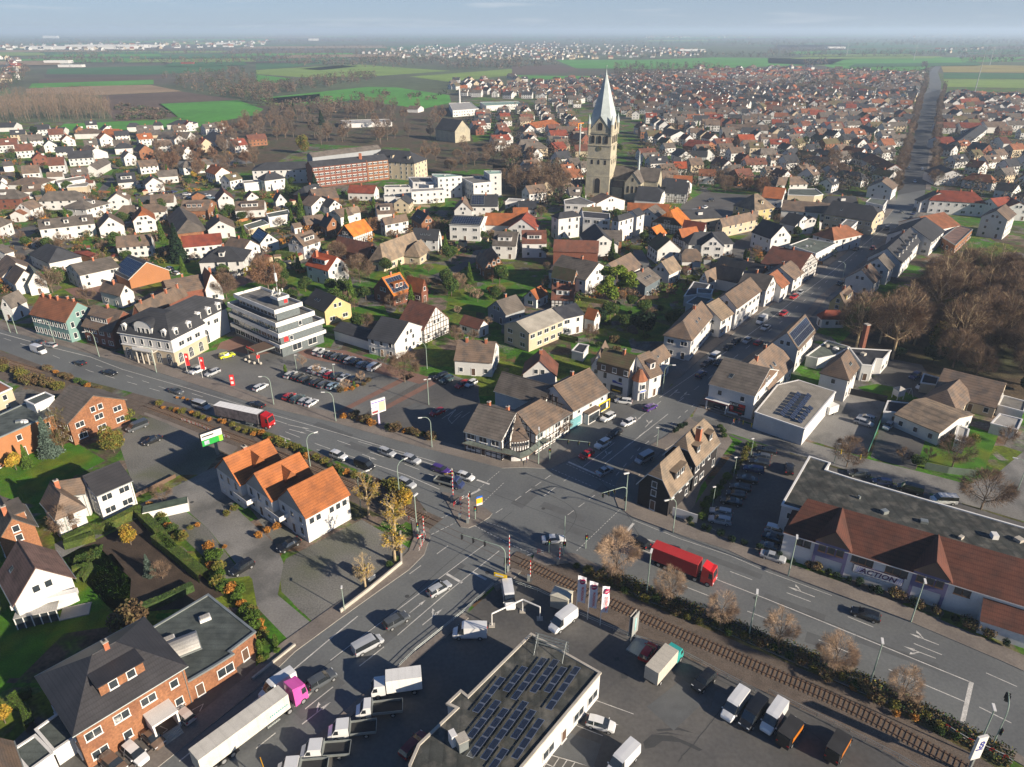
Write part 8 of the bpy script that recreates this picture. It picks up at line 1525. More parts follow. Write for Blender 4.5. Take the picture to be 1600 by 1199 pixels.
def tproto(k):
 if k in TP: return TP[k]
 kind,s = k[:-1],int(k[-1])
 B = bare_tree; L_ = blob_tree
 TP[k] = {'lime': lambda: B(11+s,8.6,3.1,2.3,7500,TWT,BARK,.015),'limeb': lambda: B(21+s,7.8,2.5,2.2,5200,TWT,BARK,.014),'spread': lambda: B(31+s,11,5.5,2.4,4500,TW,BARK,.03,5,r0=.25),'park': lambda: B(41+s,18,6.0,5.0,6200,TW,BARKL,.035,5,r0=.42,nlimb=9),'russet': lambda: B(51+s,13,5.6,3,5500,TWR,BARK,.06,4,lf=1800,lfm=TWR,r0=.3),'wood': lambda: B(61+s,16,4.4,4.5,2600,(TW,TWG,TW,TWG)[s % 4],BARK,.06,4,r0=.3),'garden': lambda: B(71+s,5,2.3,1.2,1800,TW,BARK,.02,3,r0=.1,nlimb=5),'small': lambda: B(76+s,4.2,1.6,1.4,1300,TWT,BARK,.018,3,r0=.07,nlimb=5),
 'plane': lambda: B(81+s,10.5,2.7,3.2,700,BARKL,BARKL,.03,3,lf=900,lfm=LYE,r0=.28,nlimb=8),'pollard': lambda: B(86+s,7.6,2.0,2.4,1500,BARKL,BARKL,.024,3,lf=200,lfm=LYE,r0=.24,nlimb=8),'yellow': lambda: L_(91+s,6,2.4,LYE,2600,.2),'autumn': lambda: L_(96+s,10,4.2,LOR,5200,.26,1.6),'green': lambda: L_(101+s,6,2.8,LGR,3800,.22),'dark': lambda: L_(106+s,9,4,LDK,4600,.34),'fir': lambda: L_(111+s,13,3.2,LDK,3800,.40,.6,'cone'),'cypress': lambda: L_(116+s,9,1.9,LCY,3000,.24,.2,'cone'),'thuja': lambda: L_(118+s,5,.8,LCY,1300,.18,.1,'column'),'pine': lambda: L_(121+s,15,6.4,LPN,12000,.28,1.5,'shag',.35),'spruce': lambda: L_(126+s,10,2.7,LBL,3400,.3,.4,'cone'),'olivec': lambda: L_(128+s,11,4.6,LOL,5600,.32,1.0),'larch': lambda: B(131+s,11,2.2,1.5,3500,LBR,BARK,.05,3,r0=.16),
 'bush': lambda: L_(141+s,1.6,1.2,LGR,900,.13,0,'bush',.03),'ybush': lambda: L_(144+s,1.7,1.3,LOL,900,.13,0,'bush',.03),'obush': lambda: L_(147+s,1.4,1.1,LOR,800,.12,0,'bush',.03),'bbush': lambda: L_(150+s,2.2,1.6,LBR,1000,.15,0,'bush',.03),'ball': lambda: L_(153+s,1.7,.8,LDK,900,.10,0,'bush',.03),'hedgeb': lambda: L_(156+s,1.5,1.3,LCY,1000,.12,0,'bush',.03)}[kind]()
 return TP[k]
KIND = {'lime': ('round_tree','tree'),'limeb': ('round_tree','tree'),'spread': ('bare_tree','tree'),'park': ('park_tree','tree'),'russet': ('russet_tree','tree'),'wood': ('wood_tree','tree'),'garden': ('garden_tree','tree'),'small': ('young_tree','tree'),'plane': ('plane_tree','tree'),'pollard': ('pollarded_tree','tree'),'yellow': ('yellow_tree','tree'),'autumn': ('autumn_tree','tree'),'green': ('evergreen_tree','tree'),'dark': ('dark_evergreen','tree'),'fir': ('fir_tree','tree'),'cypress': ('cypress','tree'),'thuja': ('columnar_thuja','shrub'),'pine': ('pine_tree','tree'),'spruce': ('blue_spruce','tree'),'olivec': ('ivy_clad_tree','tree'),'larch': ('larch_tree','tree'),'bush': ('shrub','shrub'),'ybush': ('shrub','shrub'),'obush': ('shrub','shrub'),'bbush': ('shrub','shrub'),'ball': ('clipped_shrub','shrub'),'hedgeb': ('shrub','shrub')}
TREES = []
def tree(k,p,s=1.0,label='',group=None,rnd=None,sz=None):
 r = rnd or RT; tm,cm = tproto(k); nm,ct = KIND[k[:-1]]; a = r.uniform(0,6.28)
 t = thing(nm,label,ct,(p.x,p.y,0),a,group); t.scale = (s,s,sz or s*r.uniform(.9,1.12)); link('trunk',tm,t); link('crown',cm,t) ; TREES.append((p.x,p.y)); return t
RT = random.Random(8)
def T(k,f,x,y,s,label,group=None): return tree(k,at(f,x,y),s,label,group)
TP_ = [('lime0','D2',540,225,1.12,'largest round bare tree beside the main road, nearest the crossing'),('limeb0','D2',812,355,1.0,'second round bare tree from the crossing, in front of the red lorry'),('limeb1','D2',1082,475,1.0,'third round bare tree from the crossing'),('limeb2','D3',48,570,1.0,'fourth round bare tree, opposite the left end of the store'),('lime1','D3',335,715,.92,'fifth round bare tree, left of a tall lamp'),('limeb0','D3',690,875,.92,'last round bare tree of the roadside row, ivy at its foot')]
for a in TP_: T(*a[:5],a[5],'round bare trees along the tracks')
for a in [('pollard0','D1',572,268,.95,'pollarded tree above the parked grey car on the low wall'),('plane0','D1',727,130,1.0,'tall yellow-leaved plane nearest the crossing'),('plane1','C12',870,1090,.95,'yellow-leaved plane between the gravel yard and the tracks'),('plane2','C12',705,975,.9,'pale plane tree at the corner of the orange gables'),('yellow0','C12',935,960,.95,'dense yellow-green tree at the track hedge'),('larch0','C02',400,580,.95,'brown conifer right of the blue-green one by the orange flats'),('spruce0','C02',325,600,.95,'blue-green conifer beside the orange flats'),('yellow0','C02',105,700,.7,'orange-yellow tree before the orange flats'),('cypress0','C02',180,680,.62,'golden-green conifer between the orange-yellow tree and the spruce'),('ybush0','C02',780,390,2.0,'round yellow bush by the grey van'),('olivec0','C02',715,590,.62,'large yellow-green shrubbery between house and gravel yard'),('garden0','C02',1030,900,1.0,'thin bare tree at the lane behind the white container'),('yellow1','C02',820,1165,.72,'small yellow tree inside the hedged garden'),('spruce0','D0',785,195,.42,'small pale conifer on the soil bed'),('garden1','C02',430,1110,1.3,'bare tree against the hip-roofed house'),('garden2','D0',850,215,.8,'reddish bare bush on the soil bed'),('bbush0','D0',690,480,2.2,'big tan shrub behind the brick house annex'),('yellow0','D0',30,970,.55,'round yellow-green tree at the left edge by the brick house'),('pine0','C21',640,850,1.25,'big sunlit green pine in the old-town yards'),('fir0','C01',1125,520,1.15,'large dark green conifer behind the solar barn'),('olivec0','C01',1130,500,.9,'olive evergreen merging with the dark conifer'),('russet0','C11',80,700,1.0,'big russet tree behind the bank'),('spread0','C11',650,650,.95,'bare tree before the tan farmhouse'),('spread1','C11',510,520,.7,'small bare tree left of the farmhouse lawn'),('autumn0','C01',330,125,.8,'orange-brown autumn tree by the hipped houses at far left'),('green0','C01',245,125,.9,'round green tree beside the orange-brown autumn tree'),('olivec1','C01',150,110,.7,'dull olive tree at far left'),('garden3','A2',550,320,2.0,'bare tree right of the half-stripped roof'),('garden4','A2',920,440,1.3,'bare bush above the teal house'),('spread2','A4',1095,310,.85,'bare tree before the orange-edged gable'),('garden0','C01',1400,640,1.2,'reddish bare tree below the white hipped house'),('thuja0','C01',590,480,1.0,'clipped yellow-green column by the red shed'),('cypress1','A5',330,215,.95,'pointed green cypress left of the brick school'),('green1','A5',370,130,1.0,'round evergreen above the pointed cypress'),('fir1','A5',615,170,.8,'dark evergreen at the school corner'),('green2','A6',840,230,1.2,'dark green tree before the hospital'),('russet1','A5',1240,640,.6,'reddish bare tree right of the bright orange roof'),('spread2','C12',930,150,.8,'large bare tree between the two car parks'),('small0','C12',560,205,.9,'young bare tree at the front car row, left one'),('small1','C12',655,150,.9,'young bare tree at the front car row, right one'),('small2','C12',385,110,.9,'young bare tree by the left car park lamp'),('small0','C12',295,60,.9,'young bare tree beside the bank corner'),('small1','C12',805,60,1.2,'young bare tree at the corner of the L-shaped house'),('thuja0','C12',615,190,.5,'small green cone in the car park bed'),('thuja0','C12',185,90,.55,'green cone at the left end of the front car row'),('spread0','C32',490,680,.62,'bare side-road tree nearest the low store'),('spread1','C32',1150,680,.7,'pale bare tree in the garden by the side road'),('spread2','C32',1330,945,.85,'tall bare tree behind the black store roof'),('garden1','C32',840,650,.8,'round bare bush on the dark drive'),('green0','C32',925,690,.62,'round green tree on the garden corner'),('garden2','C32',1000,640,.7,'reddish shrub beside the round green tree'),('garden3','C32',1480,540,1.0,'bare tree on the dark lawn, right'),('ybush0','C32',1285,520,1.2,'yellow-green shrub behind the patio roof'),('autumn1','C30',150,1170,.8,'orange autumn tree beside the green-roofed hall'),('spread1','C30',420,1120,.95,'bare tree right of the orange autumn tree'),('spread0','C31',300,10,.8,'bare tree before the church-side hall'),('green1','C30',890,870,1.0,'dark evergreen beside the far avenue'),('fir1','C30',910,590,1.0,'left one of two dark firs by the avenue'),('dark0','C30',968,590,1.0,'right one of two dark firs by the avenue'),('garden2','C22',310,480,1.3,'bare tawny tree against the half-timbered restaurant'),('garden1','C31',310,480,.8,'x')][:-1]: T(*a[:5],a[5])
T('garden4','B4',1190,715,1.35,'small bare round tree beside two thin cypresses'); T('thuja0','B4',1090,705,1.0,'left one of two thin cypresses near the church-side houses'); T('thuja0','B4',1115,712,1.05,'right one of two thin cypresses near the church-side houses')
T('autumn0','C20',665,590,.8,'golden autumn tree right of the spire'); T('fir1','C20',262,560,1.15,'tall pointed dark conifer left of the spire'); T('green1','C20',818,760,1.1,'green tree among the houses right of the spire'); T('olivec1','C10',300,960,1.3,'large yellow-green tree left of the brick school'); T('yellow0','C01',1215,1,.9,'yellow willow above the allotments')
for i,(x,y) in enumerate([(410,780),(340,770),(120,730),(240,740)]): T('fir0' if i % 2 else 'fir1','C10',x,y,1.2,'dark conifer, %s of four in the park left of the school' % ordn(i+1),'dark conifers of the park')
for i,(x,y,s) in enumerate([(220,850,1),(250,950,.9),(350,930,.8),(400,940,.8),(190,930,.8)]): T(['dark0','green0','cypress0','cypress1','spruce0'][i],'C00',x,y,s,'evergreen at far left below the bare wood, %s of five' % ordn(i+1),'evergreens at far left')
# grouped trees
def inpark(x,y,polys): return any(inpoly(x,y,P) for P in polys)
def blocked(x,y,d=1.0):
 for P in NOBUILD:
  if inpoly(x,y,P): return True
 for fx,fy,fr in FOOT:
  if (x - fx) ** 2+(y - fy) ** 2 < (fr+d) ** 2: return True
 return False
def scatter(poly,n,kinds,s0,s1,label,group,sep=4,seed=1,avoid=True,d=.5):
 P = G(poly); Q = [(p.x,p.y) for p in P]; x0,x1 = min(q[0] for q in Q),max(q[0] for q in Q); y0,y1 = min(q[1] for q in Q),max(q[1] for q in Q); r = random.Random(seed); got = []
 for _ in range(n*40):
  if len(got) >= n: break
  x,y = r.uniform(x0,x1),r.uniform(y0,y1)
  if not inpoly(x,y,Q) or any((x - a) ** 2+(y - b) ** 2 < sep*sep for a,b in got): continue
  if avoid and blocked(x,y,d): continue
  got.append((x,y)); tree(r.choice(kinds),Vector((x,y,0)),r.uniform(s0,s1),label,group,r)
 return got
scatter([(1315,562),(1350,530),(1420,492),(1480,455),(1600,438),(1720,450),(1720,620),(1600,612),(1480,585),(1400,562)],70,['park0','park1','park2','spread0'],.75,1.1,'tall bare tree of the dark park on the right','bare trees of the park',5.5,3)
scatter([(1310,565),(1350,520),(1500,460),(1640,450),(1720,620),(1560,612),(1440,580)],40,['dark0','garden0','garden1','olivec0'],.5,.9,'small tree beneath the tall bare park trees on the right','small trees of the park',5,33)
scatter([(1420,490),(1500,480),(1530,540),(1440,550)],3,['dark0'],1.0,1.3,'dark evergreen inside the bare park on the right','evergreens of the park',8,4)
scatter([(790,300),(770,262),(800,250),(870,270),(880,305),(850,320)],14,['wood0','park1','spread2','wood2'],.8,1.05,'bare brown tree of the clump left of the church','bare trees left of the church',5,5)
scatter([(650,255),(700,232),(800,240),(790,262),(700,275),(660,272)],16,['wood0','wood1','spread1'],.6,.9,'bare tree between the stone hall and the hospital','bare trees near the stone hall',6,6)
scatter([(410,225),(400,190),(520,172),(680,172),(700,185),(660,232),(560,225),(480,228)],70,['wood0','wood1','wood2','wood3','wood1'],.75,1.1,'bare brown tree of the wooded park behind the school','bare trees of the wooded park',7,7)
scatter([(240,268),(220,240),(330,205),(400,190),(410,225),(400,262),(330,275)],40,['wood0','wood1','wood3','spread0','russet0'],.55,.95,'bare brown tree among the houses left of the school','bare trees left of the school',7,8)
scatter([(1200,270),(1280,245),(1360,262),(1330,290),(1230,295)],9,['spread0','spread1','park0'],.7,1,'bare tree of the grove left of the far avenue','bare trees left of the far avenue',8,9)
scatter([(225,255),(300,236),(400,236),(415,262),(300,282)],14,['wood0','spread1','russet0'],.5,.8,'bare tree around the far-left car park','bare trees at the far-left car park',7,12,False)
scatter([(1100,285),(1180,280),(1200,305),(1130,315)],8,['spread0','spread1','russet1'],.6,.8,'bare tree behind the church square','bare trees of the church square',7,10)
scatter([(1200,140),(1250,120),(1450,128),(1440,145),(1300,150)],26,['wood0','wood1','wood2'],.8,1.1,'bare tree of the wood left of the far avenue','bare trees of the wood by the far avenue',9,11,False)
for zi,(poly,n,ph) in enumerate([([(0,300),(300,300),(330,440),(0,460)],46,'at the left'),([(330,300),(800,320),(800,480),(340,480)],60,'in the middle'),([(820,300),(1320,300),(1320,420),(850,520)],44,'on the right'),([(440,460),(800,430),(760,560),(500,520)],26,'behind the car parks'),([(900,200),(1400,200),(1400,280),(1000,290)],40,'behind the church'),([(0,230),(330,230),(330,300),(0,300)],26,'at far left')]):
 ks = ['garden0','garden1','garden2','garden3','green0','green2','ybush0','obush0','bbush0','bush0','small0','cypress0','green1']
 for kx,kk in enumerate(ks):
  scatter(poly,max(1,int(n*(.6 if 'bush' in kk else 2)) // len(ks)),[kk],.8 if 'bush' not in kk else 1.0,1.3 if 'bush' not in kk else 2.0,'%s among the houses %s' % ({'garden': 'bare garden tree','green': 'rounded evergreen tree','ybush': 'olive-yellow shrub','obush': 'orange-leaved shrub','bbush': 'brown shrub','bush': 'green shrub','small': 'young bare tree','cypress': 'pointed conifer'}[kk[:-1]],ph),'%s garden plants %s' % (kk[:-1],ph),5,zi*20+kx,True,.2)
scatter([(900,500),(960,460),(1030,480),(1060,520),(1000,550),(920,560)],26,['bush0','bush1','bbush0','green0','garden1','dark0'],.7,1.3,'shrub or small tree in the shaded yards around the green pine','plants of the shaded yards',3,77)
# hedges and verges near the viewer: rows of shrubs
def shrubrow(f,pts,step,kinds,s0,s1,label,group,wid=.6,seed=0):
 P = G(pts,0,f); r = random.Random(seed+50); step *= 1.45 if seed < 40 else .75
 for i in range(len(P) - 1):
  a,b = P[i],P[i+1]; L = (b - a).length; u = (b - a)/L; nn = Vector((-u.y,u.x,0)); t = 0
  while t < L: q = a+u*t+nn*r.uniform(-wid,wid); tree(r.choice(kinds),q,r.uniform(s0,s1),label,group,r); t += step*r.uniform(.8,1.2)
shrubrow('C12',[(0,470),(130,530),(330,620),(560,730),(760,800)],1.5,['ybush0','ybush1','bush0','obush0'],.8,1.15,'yellow-green shrub of the hedge between main road and tracks','shrubs of the roadside track hedge',.5,1)
shrubrow('C02',[(985,300),(1200,350),(1400,410),(1599,480)],1.8,['ybush0','obush0','bbush1','ybush1'],.6,.95,'low shrub of the verge beside the white-roofed lorry','shrubs of the verge by the lorry',.6,2)
shrubrow('P',[(75,580),(140,605),(160,612)],2.4,['bbush0','bush0','obush0'],.8,1.1,'brown-green shrub between left tracks and road','shrubs at the left tracks',.5,3)
shrubrow('P',[(0,575),(40,590),(95,608),(70,600),(20,598)],2.6,['bbush0','ybush1','bbush1'],.9,1.6,'scrubby bush on the bank at the left tracks','scrub at the left edge',1.2,4)
shrubrow('P',[(905,885),(960,915),(1040,950),(1140,990),(1250,1040),(1350,1082),(1470,1140),(1492,1155)],1.5,['bbush0','bush0','ybush0','bush1','bbush1'],.65,.95,'dark shrub of the long green strip beside the right tracks','shrubs of the track strip',.9,5)
shrubrow('P',[(1330,1082),(1400,1115),(1480,1150)],1.8,['ybush0','ybush1','obush0'],.65,.95,'yellow shrub of the track strip near the last round tree','yellow shrubs of the track strip',.8,6)
shrubrow('C12',[(560,370),(680,400),(760,420)],1.5,['bush0','bbush0','obush0'],.9,1.3,'shrub of the bed left of the white billboard','shrubs left of the billboard',.8,7); shrubrow('C12',[(830,445),(960,470),(1040,490),(1150,515)],1.6,['obush0','bush0','bbush0','bbush1'],.8,1.25,'shrub of the bed right of the white billboard','shrubs right of the billboard',.6,8)
shrubrow('C12',[(520,215),(600,200),(710,150)],1.3,['obush0','bbush0','bbush1'],.6,.9,'russet shrub in the car park bed','shrubs of the car park bed',.5,9); shrubrow('C01',[(1110,1370),(1300,1420)],1.3,['obush0','ybush0'],.4,.6,'low shrub under the red banners','shrubs under the red banners',.3,10)
shrubrow('C22',[(1110,1030),(1230,1085),(1300,1110),(1370,1145),(1450,1165),(1560,1205)],1.9,['ball0','ball1'],.8,1.05,'clipped dark ball shrub before the store car park','clipped ball shrubs',.1,11)
shrubrow('D3',[(5,95),(50,110),(130,135),(240,170),(350,215),(470,250),(570,295),(680,325),(790,370),(880,400),(975,440),(1150,520),(1290,590)],1.75,['ball0','ball1','bbush1'],.72,1.15,'clipped dark shrub along the white store front','shrubs along the store front',.15,12)
shrubrow('C22',[(1490,560),(1440,640),(1350,760),(1300,820),(1220,900),(1180,1010)],1.5,['hedgeb0','ybush0','hedgeb1','bush0'],.75,1.1,'shrub of the bright hedge between slate house and car park','shrubs of the car park hedge',.3,13)
shrubrow('C22',[(1300,440),(1330,500)],1.6,['bush0'],.7,.9,'dark shrub at the slate house end','shrubs at the slate house end',.2,14); shrubrow('C22',[(1020,470),(1100,420)],1.5,['ball0'],.9,1.3,'black shrub behind the slate-clad houses','shrubs behind the slate houses',.2,15)
# lower-left clipped hedge and its mixed shrubs
def hedge(f,pts,w_,h_,label,m=HEDG):
 o,P = band('hedge',pts,w_/2,w_/2,0,h_,m,m,f); tag(o,label,'hedge'); k = MB(); r = random.Random(int(P[0].x))
 for i in range(len(P) - 1):
  a,b = P[i],P[i+1]; L = (b - a).length; u = (b - a)/L; nn = Vector((-u.y,u.x,0))
  for _ in range(int(L*90)):
   t = r.random(); s = r.uniform(-1,1); e = r.random() < .55
   p = a+u*L*t+nn*(s*w_/2 if e else (w_/2+.02)*(1 if s > 0 else -1)); p.z = h_+.02 if e else r.uniform(0,h_); leaf(k,p,.09,LCY if m is HEDG else LGR,r)
 k.build('foliage',o); return o
hedge('C02',[(405,1165),(580,1085),(640,1090),(875,965)],1.6,1.7,'long clipped yellow-green hedge along the lane'); hedge('C02',[(860,970),(1000,1110),(1090,1230)],1.7,1.8,'clipped hedge running down beside the dark garden')
hedge('D0',[(820,20),(960,130),(1070,225)],1.9,1.8,'lower end of the clipped hedge beside the dark garden'); hedge('D0',[(340,55),(500,10)],1.4,1.5,'short hedge above the vegetable bed'); hedge('D0',[(385,190),(470,165),(420,240)],1.2,1.4,'angled hedge below the vegetable bed'); hedge('D0',[(740,385),(850,345),(1010,270)],1.3,1.4,'dark green hedge behind the brick annex',mat('hedge_green',(.04,.07,.02),1,.3,1.5,.45,8,bump=1.0)); hedge('D0',[(170,820),(65,860),(140,920),(165,1010)],1.1,1.5,'angular garden hedge left of the brick house')
hedge('A6',[(850,1010),(1000,1045),(1220,1110)],1.2,1.2,'brown-topped hedge in the middle gardens'); hedge('C11',[(130,480),(290,490)],2,2.2,'big green hedge left of the red-roofed house'); hedge('B1',[(340,720),(540,770)],1.6,1.5,'bright green hedge below the pale terrace house'); hedge('C21',[(680,430),(815,440)],2,1.4,'yellow-green hedge beside the modern apartments'); hedge('A1',[(1120,240),(1290,215),(1599,170)],1.8,1.4,'green hedge above the row of parked cars at far left')
shrubrow('C02',[(930,940),(1010,1010),(1090,1080),(1170,1160)],1.3,['ybush0','bush0','obush0','hedgeb0'],.8,1.1,'mixed shrub beside the parking bays at the hedge','mixed shrubs at the parking bays',.3,20); shrubrow('D0',[(1100,60),(1150,240),(1230,290),(1300,400),(1336,480)],1.25,['bush0','hedgeb0','hedgeb1','ybush0','obush0'],.9,1.4,'mixed shrub between annex roof and lane','mixed shrubs behind the annex',.8,21); shrubrow('D1',[(0,420),(40,520),(110,600),(40,640),(20,560)],1.2,['ybush0','obush0','thuja0','hedgeb0'],.5,.9,'autumn-coloured shrub in the corner bed by the lane','shrubs of the corner bed',.6,22); shrubrow('C02',[(1090,1120),(1250,1040)],1.1,['obush0','ybush0'],.5,.7,'orange shrub on the bay divider, left','shrubs of the bay dividers',.2,23); shrubrow('K8',[(430,720),(510,650)],1.2,['ybush0','bush0'],.7,.9,'shrub below the first orange gable','shrubs of the bay dividers',.2,24); shrubrow('K8',[(710,910),(880,830)],1.2,['ybush0','obush0'],.8,1.1,'shrub below the middle orange gable','shrubs of the bay dividers',.3,25); shrubrow('K8',[(270,1080),(440,1000)],1.2,['obush0'],.5,.7,'orange shrub on the bay divider, right','shrubs of the bay dividers',.2,26)
shrubrow('D1',[(700,150),(740,120)],1.2,['bush0'],.7,.8,'small shrub at the foot of the yellow-leaved plane','shrubs at the plane trees',.2,27); shrubrow('C12',[(860,980),(930,900),(830,800)],1.5,['ybush0','obush0','ybush1'],1.1,1.7,'yellow-orange bush of the clump by the crossing','bushes of the crossing clump',.5,28)
vb = MB(); r_ = random.Random(5)
for i in range(6):
 for j in range(7):
  p = at('D0',400+i*26 - j*3,110 - i*12+j*9)
  for _ in range(60): leaf(vb,p+Vector((r_.uniform(-.35,.35),r_.uniform(-.35,.35),r_.uniform(0,.5))),.12,LGR,r_)
tag(vb.build('cabbage_rows'),kind='stuff')
gr = MB(); r_ = random.Random(6)
for P_ in ([(0,900),(110,860),(150,850),(205,905),(200,975),(100,990),(30,1060),(0,1060)],[(0,720),(40,712),(115,690),(165,720),(115,745),(60,790),(0,780)]):
 Q = [(p.x,p.y) for p in G(P_)]; xs = [q[0] for q in Q]; ys = [q[1] for q in Q]
 for _ in range(9000):
  x,y = r_.uniform(min(xs),max(xs)),r_.uniform(min(ys),max(ys))
  if inpoly(x,y,Q): twig(gr,Vector((x,y,0)),Vector((r_.uniform(-.5,.5),r_.uniform(-.5,.5),1)).normalized(),r_.uniform(.08,.16),.03,LAWN,r_)
tag(gr.build('grass'),kind='stuff')
# ================================================================ THE REST OF THE TOWN
RH = random.Random(17)
FW,FRR = ['w','w','w','w','w','c','w','w','o','w','b'],['br','dk','gy','br','gy','dk','gy','br','dk','br','dr','dk','rd','or','gy','gb']
HM = {}
def simple_house(L,W_,he,zr,rk,wk,hip=False):
 k = (round(L),round(W_),round(he),rk,wk,hip)
 if k in HM: return HM[k]
 F,ea,eb,ra,rb = roof_geo(L,W_,he,zr,hip,hip); rm = roof_mb(F,ROOF[rk],.25);
 rm.box(((ra+rb)/2+.8,.3,zr - .5),(.7,.7,1.5),ORB)
 if RH.random() < .4: rm.box((0,-W_*.28,he+(zr - he)*.42),(2.4,1.8,1.3),WALL['w'],0,ROOF[rk])
 wm = MB(); a0,a1,b = ea+(.45 if hip else .25),eb - (.45 if hip else .25),W_/2 - .45; tp = he+.0
 wm.prism([(a0,-b),(a1,-b),(a1,b),(a0,b)],-.3,tp,WALL[wk])
 if not hip:
  for x,s in ((a0,-1),(a1,1)): g = [(x,-b,tp - .01),(x,b,tp - .01),(x,0,zr - .35)]; wm.face(g if s > 0 else g[::-1],WALL[wk])
 n = max(2,int(L/2.8)); fl = 2 if he > 4.5 else 1
 for r in range(fl):
  for i in range(n):
   x = a0+(a1 - a0)*(i+.5)/n; z = 1.0+r*2.6
   for s in (-1,1): q = [(x - .55,s*(b+.03),z),(x+.55,s*(b+.03),z),(x+.55,s*(b+.03),z+1.2),(x - .55,s*(b+.03),z+1.2)]; wm.face(q if s < 0 else q[::-1],GLASS)
  for s,xx in ((-1,a0 - .03),(1,a1+.03)):
   for yy in (-b*.45,b*.45): q = [(xx,yy - .5,1+r*2.6),(xx,yy+.5,1+r*2.6),(xx,yy+.5,2.2+r*2.6),(xx,yy - .5,2.2+r*2.6)]; wm.face(q if s > 0 else q[::-1],GLASS)
 HM[k] = (rm.mesh('roof'),wm.mesh('wall'),rm,wm); return HM[k]
ZONES = [('at far left below the wood',[(0,215),(90,205),(330,200),(420,225),(330,300),(0,300)],1.35),('in the left quarter',[(-60,300),(330,300),(330,400),(-60,470)],1.25),('in the middle quarter',[(330,275),(460,300),(720,320),(800,330),(800,400),(330,440)],1.25),('left of the church',[(720,190),(900,150),(925,300),(860,330),(800,300),(780,240)],1.0),('right of the church',[(1000,190),(1230,175),(1230,300),(1000,300)],1.0),('left of the avenue',[(1230,160),(1425,160),(1400,300),(1230,300)],1.0),('right of the avenue',[(1475,150),(1680,160),(1800,330),(1600,340),(1460,290)],1.05),('in the old town centre',[(880,310),(1380,310),(1350,380),(1180,460),(850,480)],1.2),
 ('behind the spire',[(700,150),(960,122),(1120,112),(1440,118),(1430,160),(1000,190),(900,160)],1.0)]
cand = []; occ = []
def far_ok(x,y,R):
 for fx,fy,fr in FOOT:
  if (x - fx) ** 2+(y - fy) ** 2 < (fr+R) ** 2: return False
 for P in NOBUILD:
  for dx,dy in ((0,0),(R,0),(-R,0),(0,R),(0,-R)):
   if inpoly(x+dx,y+dy,P): return False
 return all((x - a) ** 2+(y - b) ** 2 > (R+c) ** 2*.72 for a,b,c in occ)
for zi,(zn,zp,sp) in enumerate(ZONES):
 Q = [(p.x,p.y) for p in G(zp)]; x0,x1 = min(q[0] for q in Q),max(q[0] for q in Q); y0,y1 = min(q[1] for q in Q),max(q[1] for q in Q); base = RH.uniform(-.3,.9) if zi not in (5,6) else .35
 y = y0
 while y < y1:
  x = x0
  while x < x1:
   xx,yy = x+RH.uniform(-3,3),y+RH.uniform(-3,3)
   if inpoly(xx,yy,Q):
    L,W_ = RH.choice([10,12,12,14,16]),RH.choice([9,10,11]);
    if far_ok(xx,yy,max(L,W_)*.52): occ.append((xx,yy,max(L,W_)*.52)); cand.append((xx,yy,L,W_,zn,base+RH.choice([0,0,PI/2])+RH.uniform(-.15,.15)+.5*math.sin(xx*.004+yy*.003)))
   x += 23*sp
  y += 24*sp
cand.sort(key=lambda c: c[1]*c[1]+c[0]*c[0]); nh = len([o for o in C.objects if o.get('category') == 'house']); keep = max(0,298 - nh); print('hand houses',nh,'candidates',len(cand),'kept',keep)
byz = {}
def far_mat(c):
 rk,wk = RH.choice(FRR),RH.choice(FW)
 if 'avenue' in c[4] or 'church' in c[4]: rk = RH.choice(['br','dk','gy','rd','dr','br','gy','dk','gb','br','gy','rb'])
 return rk,wk
for c in cand[:keep]:
 rk,wk = far_mat(c); byz.setdefault((c[4],rk,wk),[]).append(c)
for (zn,rk,wk),L_ in byz.items():
 L_.sort(key=lambda c: c[0]/c[1])
 for i,c in enumerate(L_):
  he = RH.choice([4.4,5,5.8]); W_ = c[3]; zr = he+W_*RH.choice([.36,.42]); hip = RH.random() < .15
  ms_ = simple_house(c[2],W_,he,zr,rk,wk,hip); pos = '' if len(L_) == 1 else ', %s from left' % ordn(i+1)
  t = thing('house','%s house with %s roof %s%s' % (WALLW[wk],ROOFW[rk],zn,pos),'house',(c[0],c[1],0),c[5],HOUSEG); link('roof',ms_[0],t); link('wall',ms_[1],t)
def gitem(mk_,nm,n,lab,ct,seed,zones=ZONES[1:3]+ZONES[7:8]):
 r = random.Random(seed)
 for zn,zp,sp in zones:
  Q = [(p.x,p.y) for p in G(zp)]; g_ = 0
  for _ in range(n*30):
   if g_ >= n: break
   p = at('P',r.uniform(min(q[0] for q in zp),max(q[0] for q in zp)),r.uniform(min(q[1] for q in zp),max(q[1] for q in zp)))
   if not inpoly(p.x,p.y,Q) or blocked(p.x,p.y,1.5) or any((p.x - a) ** 2+(p.y - b) ** 2 < (c+2) ** 2 for a,b,c in occ): continue
   g_ += 1; o = mk_(r,p); tag(o,lab+' '+zn,ct,nm.replace('_',' ')+'s '+zn)
def mk_shed(r,p):
 k = MB(); a,b = r.uniform(2.4,4),r.uniform(2,3); k.box((0,0,0),(a,b,2.1),r.choice([WALL['bw'],WALL['c'],WALL['g']])); k.add([(-a/2 - .2,-b/2 - .2,2.1),(a/2+.2,-b/2 - .2,2.1),(a/2+.2,b/2+.2,2.1),(-a/2 - .2,b/2+.2,2.1),(-a/2 - .2,0,2.8),(a/2+.2,0,2.8)],[(0,1,5,4),(2,3,4,5),(1,2,5),(3,0,4)],ROOF[r.choice(['br','dk','rd','gy'])]); return k.build('garden_shed',None,(p.x,p.y,0),r.uniform(0,3))
